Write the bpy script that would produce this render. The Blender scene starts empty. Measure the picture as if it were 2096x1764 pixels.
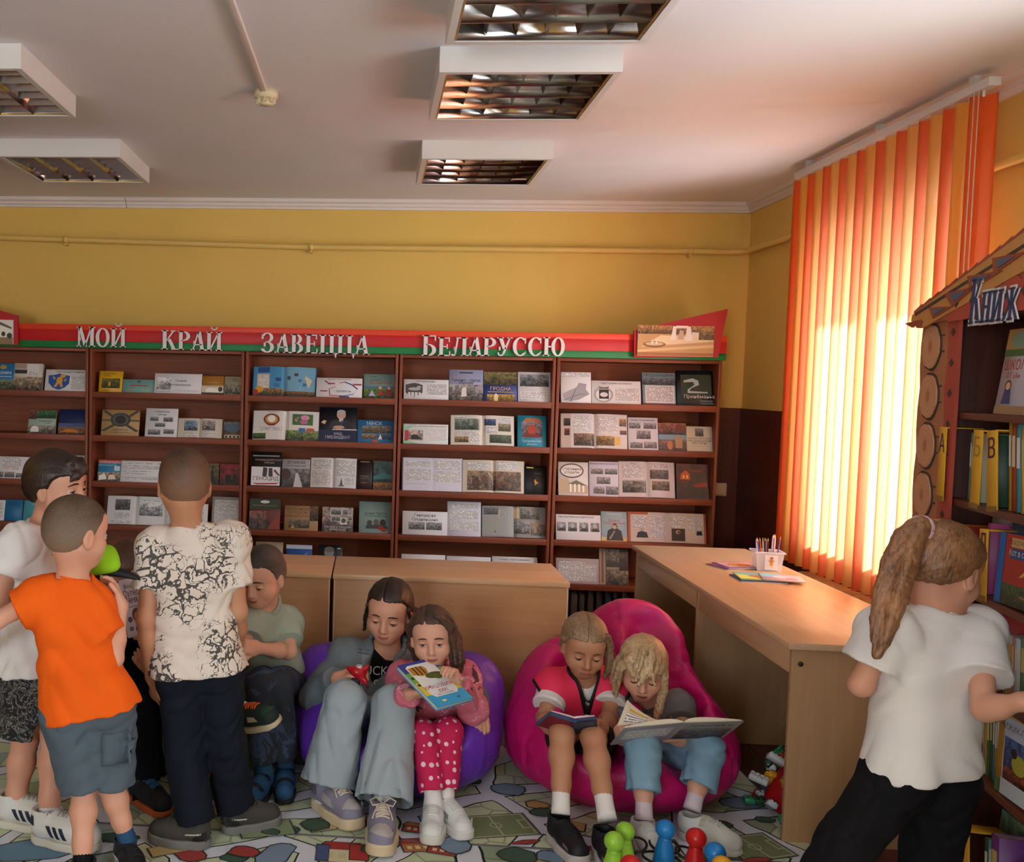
import bpy, bmesh, math, random
import numpy as np
from mathutils import Vector, Matrix
random.seed(7)
SC = bpy.context.scene
COL = SC.collection
# ---------------------------------------------------------------- camera
W_, H_ = 2096, 1764
F_, CX_, CY_ = 1937.8, 613.4, 892.4
PI_, YA_, RO_ = .0576, -.0749, .0222
CAMH = 1.54
def _rot():
    c, s = math.cos(YA_), math.sin(YA_); cp, sp = math.cos(PI_), math.sin(PI_)
    fwd = np.array([s*cp, c*cp, -sp]); right = np.array([c, -s, 0.]); down = np.cross(fwd, right)
    return np.array([math.cos(RO_)*right-math.sin(RO_)*down, math.sin(RO_)*right+math.cos(RO_)*down, fwd])
RM = _rot()
def _ray(px, py): return RM.T @ np.array([(px-CX_)/F_, (py-CY_)/F_, 1.])
def at(px, py, Y):                       # photo pixel at depth Y -> room coordinates
    d = _ray(px, py); p = d*Y/d[1]; return Vector((p[0], p[1], p[2]+CAMH))
def atz(px, py, z):
    d = _ray(px, py); p = d*(z-CAMH)/d[2]; return Vector((p[0], p[1], p[2]+CAMH))
def atx(px, py, x):
    d = _ray(px, py); p = d*x/d[0]; return Vector((p[0], p[1], p[2]+CAMH))
cam = bpy.data.cameras.new('camera'); cam_o = bpy.data.objects.new('camera', cam); COL.objects.link(cam_o)
cam.sensor_fit = 'HORIZONTAL'; cam.sensor_width = 36.; cam.lens = F_*36/W_
cam.shift_x = (W_/2-CX_)/W_; cam.shift_y = (CY_-H_/2)/W_
cam.clip_start = .05
m3 = Matrix(((RM[0][0], -RM[1][0], -RM[2][0]), (RM[0][1], -RM[1][1], -RM[2][1]), (RM[0][2], -RM[1][2], -RM[2][2])))
cam_o.matrix_world = Matrix.Translation((0, 0, CAMH)) @ m3.to_4x4()
SC.camera = cam_o
# ---------------------------------------------------------------- sky, daylight, exposure
WORLD_STRENGTH = 22.0
wd = bpy.data.worlds.new('daylight'); SC.world = wd; wd.use_nodes = True
_bg = wd.node_tree.nodes['Background']; _bg.inputs[0].default_value = (.77, .89, 1.0, 1); _bg.inputs[1].default_value = WORLD_STRENGTH
sun = bpy.data.lights.new('sun', 'SUN'); sun.energy = 30.0; sun.angle = math.radians(3); sun.color = (1, .96, .90)
sun_o = bpy.data.objects.new('sun', sun); COL.objects.link(sun_o); sun_o.location = (8, 8, 8)
sun_o.rotation_euler = Vector((-.85, -.30, -.55)).to_track_quat('-Z', 'Y').to_euler()
SC.view_settings.view_transform = 'Standard'; SC.view_settings.look = 'None'
SC.view_settings.gamma = 1; SC.view_settings.use_curve_mapping = False
SC.view_settings.exposure = 0.0
# room box
XR, XL, YB, YF, ZC = 2.36, -3.6, 6.25, -2.6, 2.724
def portal(name, loc, rot, sx, sy):      # helps the renderer find the daylight in each window opening
    l = bpy.data.lights.new(name, 'AREA'); l.shape = 'RECTANGLE'; l.size = sx; l.size_y = sy; l.cycles.is_portal = True
    o = bpy.data.objects.new(name, l); o.location = loc; o.rotation_euler = rot; COL.objects.link(o)
WIN_R = [(3.95, 5.12, .82, 2.24), (1.15, 2.85, .82, 2.24), (-1.9, -.2, .82, 2.24)]   # y0, y1, z0, z1 in the right wall
for k, (a, b, c, d) in enumerate(WIN_R):
    portal('window_daylight', (XR+.42, (a+b)/2, (c+d)/2), (0, math.pi/2, 0), d-c, b-a)
WIN_F = [(-2.9, -1.0, .82, 2.3)]                              # x0, x1, z0, z1 in the wall behind the camera
for k, (a, b, c, d) in enumerate(WIN_F):
    portal('window_daylight', ((a+b)/2, YF-.3, (c+d)/2), (math.pi/2, 0, 0), b-a, d-c)
# ---------------------------------------------------------------- materials
def lin(c):
    if isinstance(c, str):
        c = c.lstrip('#'); c = [int(c[i:i+2], 16)/255 for i in (0, 2, 4)]
    return tuple((x/12.92 if x <= .04045 else ((x+.055)/1.055)**2.4) for x in c[:3])
def rgba(c): return (*lin(c), 1)
MATS = {}
def nmat(name):
    m = bpy.data.materials.new(name); m.use_nodes = True; nt = m.node_tree
    return m, nt, nt.nodes['Principled BSDF']
def node(nt, typ, **kw):
    n = nt.nodes.new(typ)
    for k, v in kw.items(): setattr(n, k, v)
    return n
def mixc(nt, fac, a, b):
    n = nt.nodes.new('ShaderNodeMix'); n.data_type = 'RGBA'
    for s, v in ((0, fac), (6, a), (7, b)):
        if hasattr(v, 'is_linked') or hasattr(v, 'links'): nt.links.new(v, n.inputs[s])
        else: n.inputs[s].default_value = v
    return n.outputs[2]
def ramp(nt, src, stops):
    r = nt.nodes.new('ShaderNodeValToRGB'); nt.links.new(src, r.inputs[0]); el = r.color_ramp.elements
    while len(el) < len(stops): el.new(.5)
    for e, (p, c) in zip(el, stops): e.position = p; e.color = c if len(c) == 4 else (*c, 1)
    return r.outputs[0]
def math_(nt, op, a, b=None):
    n = nt.nodes.new('ShaderNodeMath'); n.operation = op
    for s, v in ((0, a), (1, b)):
        if v is None: continue
        if hasattr(v, 'links'): nt.links.new(v, n.inputs[s])
        else: n.inputs[s].default_value = v
    return n.outputs[0]
def noise(nt, vec, scale, detail=3, rough=.5, dist=0):
    n = nt.nodes.new('ShaderNodeTexNoise'); n.inputs['Scale'].default_value = scale; n.inputs['Detail'].default_value = detail
    n.inputs['Roughness'].default_value = rough; n.inputs['Distortion'].default_value = dist
    if vec is not None: nt.links.new(vec, n.inputs['Vector'])
    return n.outputs[0]
def mapping(nt, vec, scale=(1, 1, 1), rot=(0, 0, 0), loc=(0, 0, 0)):
    n = nt.nodes.new('ShaderNodeMapping'); nt.links.new(vec, n.inputs[0])
    n.inputs['Location'].default_value = loc; n.inputs['Rotation'].default_value = rot; n.inputs['Scale'].default_value = scale
    return n.outputs[0]
def coords(nt, which='Object'): return nt.nodes.new('ShaderNodeTexCoord').outputs[which]
def bump(nt, bsdf, h, strength=.3, dist=.01):
    b = nt.nodes.new('ShaderNodeBump'); b.inputs['Strength'].default_value = strength; b.inputs['Distance'].default_value = dist
    nt.links.new(h, b.inputs['Height']); nt.links.new(b.outputs[0], bsdf.inputs['Normal'])
def M(name, col, rough=.6, metal=0, var=.12, scale=6, bmp=0, bscale=60, spec=.4, emit=None):
    """plain colour with soft procedural mottling and optional fine relief"""
    if name in MATS: return MATS[name]
    m, nt, b = nmat(name); c = coords(nt); cl = lin(col)
    if var:
        n = noise(nt, c, scale, 4)
        out = mixc(nt, n, (*[x*(1-var) for x in cl], 1), (*[min(1, x*(1+var)) for x in cl], 1)); nt.links.new(out, b.inputs['Base Color'])
    else: b.inputs['Base Color'].default_value = (*cl, 1)
    b.inputs['Roughness'].default_value = rough; b.inputs['Metallic'].default_value = metal; b.inputs['Specular IOR Level'].default_value = spec
    if bmp: bump(nt, b, noise(nt, c, bscale, 5), bmp, .004)
    MATS[name] = m; return m
def wood(name, dark, light, axis=0, rough=.45, freq=1.0, spec=.4, contrast=.5):
    """laminated wood, grain running along the given axis of room space"""
    if name in MATS: return MATS[name]
    m, nt, b = nmat(name)
    c = node(nt, 'ShaderNodeNewGeometry').outputs['Position']
    s = [22*freq]*3; s[axis] = 1.3*freq
    v = mapping(nt, c, tuple(s)); n1 = noise(nt, v, 1.0, 5, .6, .6)
    s2 = [90*freq]*3; s2[axis] = 3*freq
    n2 = noise(nt, mapping(nt, c, tuple(s2)), 1.0, 3, .6)
    f = math_(nt, 'ADD', math_(nt, 'MULTIPLY', n1, .7), math_(nt, 'MULTIPLY', n2, .3))
    nt.links.new(ramp(nt, f, [(.5-.5*contrast+.05, rgba(dark)), (.5+.5*contrast-.05, rgba(light))]), b.inputs['Base Color'])
    b.inputs['Roughness'].default_value = rough; b.inputs['Specular IOR Level'].default_value = spec
    bump(nt, b, n2, .08, .002)
    MATS[name] = m; return m
# ---------------------------------------------------------------- mesh helpers
def link(name, me, mat=None, parent=None, loc=None, rot=None):
    o = bpy.data.objects.new(name, me); COL.objects.link(o)
    if mat is not None and me is not None and hasattr(me, 'materials') and not len(me.materials):
        for x in (mat if isinstance(mat, (list, tuple)) else [mat]): me.materials.append(x)
    if parent is not None: o.parent = parent
    if loc is not None: o.location = loc
    if rot is not None: o.rotation_euler = rot
    return o
def tag(o, label=None, cat=None, group=None, kind=None):
    if label: o['label'] = label
    if cat: o['category'] = cat
    if group: o['group'] = group
    if kind: o['kind'] = kind
    return o
def thing(name, label, cat, loc=(0, 0, 0), rot=(0, 0, 0), group=None):
    o = bpy.data.objects.new(name, None); COL.objects.link(o); o.empty_display_size = .05
    o.location = loc; o.rotation_euler = rot; return tag(o, label, cat, group)
class MB:
    """collects simple shapes into one mesh"""
    def __init__(s): s.v = []; s.f = []; s.mi = []; s.sm = []
    def add(s, vs, fs, mi=0, smooth=False):
        b = len(s.v); s.v += [tuple(x) for x in vs]; s.f += [tuple(i+b for i in f) for f in fs]; s.mi += [mi]*len(fs); s.sm += [smooth]*len(fs); return s
    def box(s, a, b, mi=0, T=None):
        x0, y0, z0 = a; x1, y1, z1 = b
        v = [Vector(p) for p in ((x0, y0, z0), (x1, y0, z0), (x1, y1, z0), (x0, y1, z0), (x0, y0, z1), (x1, y0, z1), (x1, y1, z1), (x0, y1, z1))]
        if T is not None: v = [T @ p for p in v]
        return s.add(v, [(0, 3, 2, 1), (4, 5, 6, 7), (0, 1, 5, 4), (1, 2, 6, 5), (2, 3, 7, 6), (3, 0, 4, 7)], mi)
    def bbox(s, a, b, bev=.004, mi=0, T=None, seg=2):
        bm = bmesh.new(); bmesh.ops.create_cube(bm, size=1)
        for v in bm.verts: v.co = Vector([(p+q)/2+c*(q-p) for c, p, q in zip(v.co, a, b)])
        bmesh.ops.bevel(bm, geom=bm.edges[:], offset=bev, segments=seg, affect='EDGES', profile=.5)
        if T is not None: bm.transform(T)
        bm.verts.index_update()
        s.add([v.co[:] for v in bm.verts], [[v.index for v in f.verts] for f in bm.faces], mi, True); bm.free(); return s
    def prism(s, pts, d, mi=0, T=None):      # polygon in xz, extruded along y from 0 to d
        n = len(pts); v = [Vector((p[0], 0, p[1])) for p in pts]+[Vector((p[0], d, p[1])) for p in pts]
        if T is not None: v = [T @ p for p in v]
        fs = [tuple(range(n)), tuple(range(2*n-1, n-1, -1))]+[(i, i+n, (i+1) % n+n, (i+1) % n) for i in range(n)]
        return s.add(v, fs, mi)
    def tube(s, path, r, n=8, mi=0, cap=True, smooth=True):
        path = [Vector(p) for p in path]; rs = r if isinstance(r, (list, tuple)) else [r]*len(path)
        vs = []; up = None
        for i, p in enumerate(path):
            t = (path[min(i+1, len(path)-1)]-path[max(i-1, 0)]).normalized()
            if up is None or abs(up.dot(t)) > .99: up = Vector((0, 0, 1)) if abs(t.z) < .9 else Vector((1, 0, 0))
            x = t.cross(up).normalized(); y = x.cross(t).normalized(); up = y
            for k in range(n):
                a = 2*math.pi*k/n; vs.append(p+x*math.cos(a)*rs[i]+y*math.sin(a)*rs[i])
        fs = [(i*n+k, i*n+(k+1) % n, (i+1)*n+(k+1) % n, (i+1)*n+k) for i in range(len(path)-1) for k in range(n)]
        if cap: fs += [tuple(range(n-1, -1, -1)), tuple(range((len(path)-1)*n, len(path)*n))]
        return s.add(vs, fs, mi, smooth)
    def lathe(s, prof, n=24, mi=0, T=None, smooth=True):
        vs = [Vector((r*math.cos(2*math.pi*k/n), r*math.sin(2*math.pi*k/n), z)) for r, z in prof for k in range(n)]
        if T is not None: vs = [T @ v for v in vs]
        fs = [(i*n+k, i*n+(k+1) % n, (i+1)*n+(k+1) % n, (i+1)*n+k) for i in range(len(prof)-1) for k in range(n)]
        fs += [tuple(range(n-1, -1, -1)), tuple(range((len(prof)-1)*n, len(prof)*n))]
        return s.add(vs, fs, mi, smooth)
    def mesh(s, name):
        me = bpy.data.meshes.new(name); me.from_pydata(s.v, [], s.f)
        me.polygons.foreach_set('material_index', s.mi); me.polygons.foreach_set('use_smooth', s.sm); me.update(); return me
    def build(s, name, mat, parent=None, loc=None, rot=None): return link(name, s.mesh(name), mat, parent, loc, rot)
def struct(name, mb, mat, parent=None):
    o = mb.build(name, mat, parent)
    if parent is None: o['kind'] = 'structure'
    return o
def Tm(loc=(0, 0, 0), rz=0, rx=0, ry=0): return Matrix.Translation(loc) @ Matrix.Rotation(rz, 4, 'Z') @ Matrix.Rotation(ry, 4, 'Y') @ Matrix.Rotation(rx, 4, 'X')
def copy_tree(o, parent=None):
    c = o.copy(); COL.objects.link(c)
    if parent is not None: c.parent = parent
    for ch in list(o.children): copy_tree(ch, c)
    return c
# ================================================================ smooth organic surfaces: distance fields meshed with surface nets
class Field:
    def __init__(s, lo, hi, h, fine=None):
        """box lo..hi, cell h; fine = list of (lo, hi, h) boxes where the grid is denser"""
        s.ax = []
        for k in range(3):
            pts = [lo[k]]; x = lo[k]
            while x < hi[k]:
                st = h
                for fl, fh, fs in (fine or []):
                    if fl[k]-1e-6 <= x < fh[k]: st = min(st, fs)
                x += st; pts.append(x)
            s.ax.append(np.array(pts, dtype=np.float32))
        s.F = np.full([len(a) for a in s.ax], .2, dtype=np.float32)
    def sub(s, lo, hi):
        sl = tuple(slice(max(0, int(np.searchsorted(a, l))-1), min(len(a), int(np.searchsorted(a, h_))+1)) for a, l, h_ in zip(s.ax, lo, hi))
        X = s.ax[0][sl[0]][:, None, None]; Y = s.ax[1][sl[1]][None, :, None]; Z = s.ax[2][sl[2]][None, None, :]
        return sl, X, Y, Z
    def apply(s, sl, d, k, op='u'):
        F = s.F[sl]
        if op == 'u':
            if k > 0: hh = np.maximum(k-np.abs(F-d), 0)/k; s.F[sl] = np.minimum(F, d)-hh*hh*k*.25
            else: s.F[sl] = np.minimum(F, d)
        elif op == 's':
            d = -d
            if k > 0: hh = np.maximum(k-np.abs(F-d), 0)/k; s.F[sl] = np.maximum(F, d)+hh*hh*k*.25
            else: s.F[sl] = np.maximum(F, d)
    def cone(s, a, b, r1, r2, k=.02, op='u', flat=None):
        a = np.array(a, dtype=np.float32); b = np.array(b, dtype=np.float32); r = max(r1, r2)+k+.012
        sl, X, Y, Z = s.sub(np.minimum(a, b)-r, np.maximum(a, b)+r)
        ba = b-a; L2 = float(ba@ba)+1e-9
        px, py, pz = X-a[0], Y-a[1], Z-a[2]
        t = np.clip((px*ba[0]+py*ba[1]+pz*ba[2])/L2, 0, 1)
        dx, dy, dz = px-t*ba[0], py-t*ba[1], pz-t*ba[2]
        if flat is not None:                       # squash along direction flat[0] by factor flat[1]
            n = np.array(flat[0], dtype=np.float32); n /= np.linalg.norm(n); q = (dx*n[0]+dy*n[1]+dz*n[2]); e = (1/flat[1]-1)
            dx, dy, dz = dx+q*n[0]*e, dy+q*n[1]*e, dz+q*n[2]*e
        d = np.sqrt(dx*dx+dy*dy+dz*dz)-(r1+(r2-r1)*t)
        s.apply(sl, d.astype(np.float32), k, op); return s
    def chain(s, pts, rs, k=.02, flat=None):
        for i in range(len(pts)-1): s.cone(pts[i], pts[i+1], rs[i], rs[i+1], k, 'u', flat)
        return s
    def ell(s, c, r, R=None, k=.02, op='u'):
        c = np.array(c, dtype=np.float32); m = max(r)+k+.012; sl, X, Y, Z = s.sub(c-m, c+m)
        p = [X-c[0], Y-c[1], Z-c[2]]
        if R is not None: p = [p[0]*R[0][i]+p[1]*R[1][i]+p[2]*R[2][i] for i in range(3)]
        q = np.sqrt((p[0]/r[0])**2+(p[1]/r[1])**2+(p[2]/r[2])**2); q2 = np.sqrt((p[0]/r[0]**2)**2+(p[1]/r[1]**2)**2+(p[2]/r[2]**2)**2)
        d = q*(q-1)/np.maximum(q2, 1e-6)
        s.apply(sl, d.astype(np.float32), k, op); return s
    def box(s, c, hsz, R=None, rr=.005, k=.0, op='u'):
        c = np.array(c, dtype=np.float32); m = float(np.linalg.norm(hsz))+k+.012; sl, X, Y, Z = s.sub(c-m, c+m)
        p = [X-c[0], Y-c[1], Z-c[2]]
        if R is not None: p = [p[0]*R[0][i]+p[1]*R[1][i]+p[2]*R[2][i] for i in range(3)]
        q = [np.abs(p[i])-(hsz[i]-rr) for i in range(3)]
        d = np.sqrt(np.maximum(q[0], 0)**2+np.maximum(q[1], 0)**2+np.maximum(q[2], 0)**2)+np.minimum(np.maximum(np.maximum(q[0]+0*q[1]+0*q[2], q[1]), q[2]), 0)-rr
        s.apply(sl, d.astype(np.float32), k, op); return s
    def grid(s): return s.ax[0][:, None, None], s.ax[1][None, :, None], s.ax[2][None, None, :]
    def cut(s, n, p, k=0):                          # remove the side the normal n points to
        n = np.array(n, dtype=np.float32); n /= np.linalg.norm(n); X, Y, Z = s.grid(); d = (X-p[0])*n[0]+(Y-p[1])*n[1]+(Z-p[2])*n[2]
        if k > 0: hh = np.maximum(k-np.abs(s.F-d), 0)/k; s.F = np.maximum(s.F, d)+hh*hh*k*.25
        else: s.F = np.maximum(s.F, d).astype(np.float32)
        return s
    def wrinkle(s, amp, freq, seed=0, direc=(0, 0, 1), stretch=.35):
        """soft cloth folds: warped waves, longer along direc"""
        rng = np.random.RandomState(seed); X, Y, Z = s.grid(); band = np.abs(s.F) < .03
        idx = np.nonzero(band); x, y, z = s.ax[0][idx[0]], s.ax[1][idx[1]], s.ax[2][idx[2]]
        dv = np.array(direc, float); dv /= np.linalg.norm(dv); out = np.zeros(len(x))
        for i in range(6):
            v = rng.randn(3); v -= dv*(v@dv)*(1-stretch); v /= np.linalg.norm(v); w = rng.randn(3); w /= np.linalg.norm(w)
            f = freq*(.45+1.0*rng.rand()); ph = rng.rand()*6.28
            warp = 1.9*np.sin(f*.4*(x*w[0]+y*w[1]+z*w[2])+ph*2)
            m = np.clip(.35+.9*np.sin(f*.22*(x*w[1]+y*w[2]+z*w[0])+ph*3), 0, 1)
            out += (1-1.6*np.abs(np.sin(.5*(f*(x*v[0]+y*v[1]+z*v[2])+warp+ph))))*m
        s.F[idx] += (amp*out/2.2).astype(np.float32); return s
    def mesh(s, name):
        F = s.F; ax = s.ax; ins = F < 0
        c = np.zeros([n-1 for n in F.shape], dtype=np.int8)
        for dx in (0, 1):
            for dy in (0, 1):
                for dz in (0, 1): c += ins[dx:F.shape[0]-1+dx, dy:F.shape[1]-1+dy, dz:F.shape[2]-1+dz]
        act = (c > 0) & (c < 8); ids = np.full(act.shape, -1, dtype=np.int32); I, J, K = np.nonzero(act); n = len(I); ids[I, J, K] = np.arange(n)
        acc = np.zeros((n, 3)); cnt = np.zeros(n)
        co = lambda a, b, d: np.stack([ax[0][a], ax[1][b], ax[2][d]], 1)
        corners = [(0, 0, 0), (1, 0, 0), (0, 1, 0), (1, 1, 0), (0, 0, 1), (1, 0, 1), (0, 1, 1), (1, 1, 1)]
        fv = [F[I+a, J+b, K+d] for a, b, d in corners]; pv = [co(I+a, J+b, K+d) for a, b, d in corners]
        for i, j in ((0, 1), (2, 3), (4, 5), (6, 7), (0, 2), (1, 3), (4, 6), (5, 7), (0, 4), (1, 5), (2, 6), (3, 7)):
            m = (fv[i] < 0) != (fv[j] < 0); t = fv[i][m]/(fv[i][m]-fv[j][m]); acc[m] += pv[i][m]+(pv[j][m]-pv[i][m])*t[:, None]; cnt[m] += 1
        V = acc/np.maximum(cnt, 1)[:, None]
        Q = []
        for a in range(3):
            sl0 = [slice(None)]*3; sl1 = [slice(None)]*3; sl0[a] = slice(0, -1); sl1[a] = slice(1, None)
            x = ins[tuple(sl0)] != ins[tuple(sl1)]
            b, d = (a+1) % 3, (a+2) % 3
            x = x.copy(); e = [slice(None)]*3
            e[b] = 0; x[tuple(e)] = False; e[b] = -1; x[tuple(e)] = False; e = [slice(None)]*3; e[d] = 0; x[tuple(e)] = False; e[d] = -1; x[tuple(e)] = False
            P = np.array(np.nonzero(x)).T
            if not len(P): continue
            o = ins[P[:, 0], P[:, 1], P[:, 2]]
            def cid(ob, od):
                q = P.copy(); q[:, b] -= ob; q[:, d] -= od; return ids[q[:, 0], q[:, 1], q[:, 2]]
            q = np.stack([cid(1, 1), cid(0, 1), cid(0, 0), cid(1, 0)], 1); q[~o] = q[~o][:, ::-1]; Q.append(q)
        Q = np.concatenate(Q) if Q else np.zeros((0, 4), int)
        Q = Q[(Q >= 0).all(1)]
        me = bpy.data.meshes.new(name); me.vertices.add(len(V)); me.vertices.foreach_set('co', V.astype(np.float32).ravel())
        me.loops.add(len(Q)*4); me.loops.foreach_set('vertex_index', Q.astype(np.int32).ravel()); me.polygons.add(len(Q)); me.polygons.foreach_set('loop_start', np.arange(len(Q), dtype=np.int32)*4)
        me.polygons.foreach_set('use_smooth', np.ones(len(Q), dtype=bool)); me.update(calc_edges=True); me.validate(); return me
    def build(s, name, mat, parent=None, base=None):
        """field is in room space; the object sits at its parent's base"""
        me = s.mesh(name)
        o = link(name, me, mat, parent)
        if parent is not None: o.matrix_parent_inverse = Matrix.Identity(4); o.location = -parent.location if base is None else base
        return o
# ================================================================ the room
m_wall = M('yellow_wall_paint', '#dcb55c', .75, var=.06, scale=2.5, bmp=.25, bscale=45)
m_ceil = M('ceiling_paint', '#e6dfdd', .85, var=.02, scale=1.5)
m_trimw = M('cornice_plaster', '#dccfc6', .7, var=.04)
m_wains = wood('brown_wainscot_paint', '#4a2014', '#5b2a1a', 2, .42)
def floor_mat():
    m, nt, b = nmat('dark_red_floorboards'); c = coords(nt)
    v = mapping(nt, c, (7, 1.2, 1)); n = noise(nt, v, 2, 4)
    nt.links.new(ramp(nt, n, [(.3, rgba('#3a140d')), (.7, rgba('#56231a'))]), b.inputs['Base Color']); b.inputs['Roughness'].default_value = .35
    return m
m_floor = floor_mat()
fl = struct('floor', MB().box((XL-.2, YF-.2, -.1), (XR+.5, YB+.2, -.012)), M('floor_underlay', '#1c0b07', .8))
for k in range(26):                        # boards run towards the back wall
    x0 = XL+k*.2296
    if x0 > XR+.1: break
    link('floor_plank', MB().bbox((x0+.0015, YF, -.012), (x0+.228, YB, 0), .0025).mesh('floor_plank'), m_floor, fl)
struct('ceiling', MB().box((XL-.2, YF-.2, ZC), (XR+.5, YB+.2, ZC+.15)), m_ceil)
struct('wall_back', MB().box((XL-.2, YB, 0), (XR+.45, YB+.2, ZC)), m_wall)
struct('wall_left', MB().box((XL-.2, YF, 0), (XL, YB, ZC)), m_wall)
wf = MB(); prev = XL-.2
for (a, b, c, d) in WIN_F:
    wf.box((prev, YF-.3, 0), (a, YF, ZC)); wf.box((a, YF-.3, 0), (b, YF, c)); wf.box((a, YF-.3, d), (b, YF, ZC)); prev = b
wf.box((prev, YF-.3, 0), (XR+.45, YF, ZC)); struct('wall_front', wf, m_wall)
wr = MB(); T_ = .42; ys = sorted(WIN_R)
prev = YF
for (a, b, c, d) in ys:
    wr.box((XR, prev, 0), (XR+T_, a, ZC)); wr.box((XR, a, 0), (XR+T_, b, c)); wr.box((XR, a, d), (XR+T_, b, ZC)); prev = b
wr.box((XR, prev, 0), (XR+T_, YB, ZC))
struct('wall_right', wr, m_wall)
# wainscot panels, dado height 1.43
wb = MB(); wb.box((XL, YB-.012, 0), (XR, YB, 1.432)); struct('trim_1', wb, m_wains)
wq = MB(); prev = YF
for (a, b, c, d) in ys:
    wq.box((XR-.012, prev, 0), (XR, a, 1.43)); wq.box((XR-.012, a, 0), (XR, b, c-.03)); prev = b
wq.box((XR-.012, prev, 0), (XR, YB-.012, 1.43)); struct('trim_2', wq, m_wains)
struct('trim_3', MB().box((XL, YF, 0), (XL+.012, YB, 1.43)), m_wains)
# cornice: a coved moulding in lengths
def cornice(name, axis, a0, a1, fixed, sgn):
    prof = [(0, 0), (.012, 0), (.016, -.0) , (.018, .012), (.03, .02), (.034, .034), (.05, .042), (.056, .062), (0, .062)]
    mb = MB(); n = len(prof)
    vs = []
    for t in (a0, a1):
        for (o, z) in prof:
            vs.append((t, fixed+sgn*o, ZC-.062+z) if axis == 'x' else (fixed+sgn*o, t, ZC-.062+z))
    mb.add(vs, [(i, (i+1) % n, (i+1) % n+n, i+n) for i in range(n)]+[tuple(range(n)), tuple(range(2*n-1, n-1, -1))])
    return struct(name, mb, m_trimw)
cornice('trim_4', 'x', XL, -1.652, YB, -1); cornice('trim_5', 'x', -1.648, XR, YB, -1)
cornice('trim_6', 'y', YF, YB, XR, -1); cornice('trim_7', 'y', YF, YB, XL, 1)
struct('baseboard_back', MB().bbox((XL, YB-.03, 0), (XR, YB-.012, .08), .005), m_wains)
struct('baseboard_right', MB().bbox((XR-.03, YF, 0), (XR-.012, YB, .08), .005), m_wains)
# heating pipe painted like the wall, running round the corner
m_pipe = M('pipe_paint', '#dcb662', .45, var=.05)
pp = thing('heating_pipe', 'yellow painted heating pipe running below the ceiling around the corner', 'pipe', (0, YB, 2.4))
zp = 2.412
path = [(XL+.01, YB-.05, 2.47), (-2.5, YB-.05, 2.452), (-.42, YB-.05, 2.412), (1.98, YB-.05, 2.414), (XR-.14, YB-.05, 2.413), (XR-.085, YB-.062, 2.413), (XR-.055, YB-.1, 2.413), (XR-.05, YB-.16, 2.413), (XR-.05, 3.0, 2.40), (XR-.05, .5, 2.40)]
path = [(p[0], p[1]-YB, p[2]-2.4) for p in path]
MB().tube(path, .019, 12).build('pipe_run', m_pipe, pp)
for x, z in ((-2.05, .0425), (-.42, .013), (1.98, .015)):
    mb = MB(); mb.tube([(x-.013, -.05, z), (x+.013, -.05, z)], .0225, 12); mb.box((x-.006, -.05, z-.035), (x+.006, -.002, z-.018)); mb.build('pipe_bracket', m_pipe, pp)
# wall socket beside the bookcase
so = thing('wall_socket', 'cream wall outlet box on the brown wainscot beside the bookcase', 'socket', tuple(at(1473, 1001, YB-.012)))
MB().bbox((-.055, -.03, -.042), (.035, 0, .042), .006).build('back_box', M('cream_plastic', '#d9b995', .4, var=.03), so)
MB().bbox((-.045, -.038, -.033), (.025, -.03, .033), .003).build('cover_plate', M('cream_plastic', '#d9b995'), so)
# ---------------------------------------------------------------- windows
m_pvc = M('white_window_plastic', '#eeeeee', .35, var=.02)
def glass_mat():
    m = bpy.data.materials.new('window_glass'); m.use_nodes = True; nt = m.node_tree; nt.nodes.clear()
    o = node(nt, 'ShaderNodeOutputMaterial'); t = node(nt, 'ShaderNodeBsdfTransparent'); g = node(nt, 'ShaderNodeBsdfGlossy'); g.inputs['Roughness'].default_value = .02
    mx = node(nt, 'ShaderNodeMixShader'); mx.inputs[0].default_value = .06
    nt.links.new(t.outputs[0], mx.inputs[1]); nt.links.new(g.outputs[0], mx.inputs[2]); nt.links.new(mx.outputs[0], o.inputs[0]); return m
m_glass = glass_mat()
for k, (a, b, c, d) in enumerate(WIN_R+WIN_F):
    wo = bpy.data.objects.new('window_%d' % (k+1), None); COL.objects.link(wo); wo.location = (XR+.24, (a+b)/2, c) if k < len(WIN_R) else ((a+b)/2, YF-.16, c); wo['kind'] = 'structure'
    if k >= len(WIN_R): wo.rotation_euler = (0, 0, -math.pi/2)
    w = (b-a)/2; h = d-c
    fm = MB(); t = .05
    for y0, y1, z0, z1 in ((-w, w, 0, t), (-w, w, h-t, h), (-w, -w+t, t, h-t), (w-t, w, t, h-t)): fm.bbox((-.035, y0, z0), (.035, y1, z1), .004)
    fm.build('window_frame', m_pvc, wo)
    for s in (-1, 1):
        sm = MB(); y0, y1 = (-w+t, -.006) if s < 0 else (.006, w-t); q = .055
        for u0, u1, z0, z1 in ((y0, y1, t, t+q), (y0, y1, h-t-q, h-t), (y0, y0+q, t+q, h-t-q), (y1-q, y1, t+q, h-t-q)): sm.bbox((-.05, u0, z0), (.01, u1, z1), .004)
        so_ = sm.build('window_sash', m_pvc, wo)
        MB().box((-.022, y0+q-.01, t+q-.01), (-.016, y1-q+.01, h-t-q+.01)).build('pane', m_glass, so_)
    MB().bbox((-.34, -w-.03, -.03), (-.03, w+.03, 0), .006).build('window_sill', m_pvc, wo)
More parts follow.
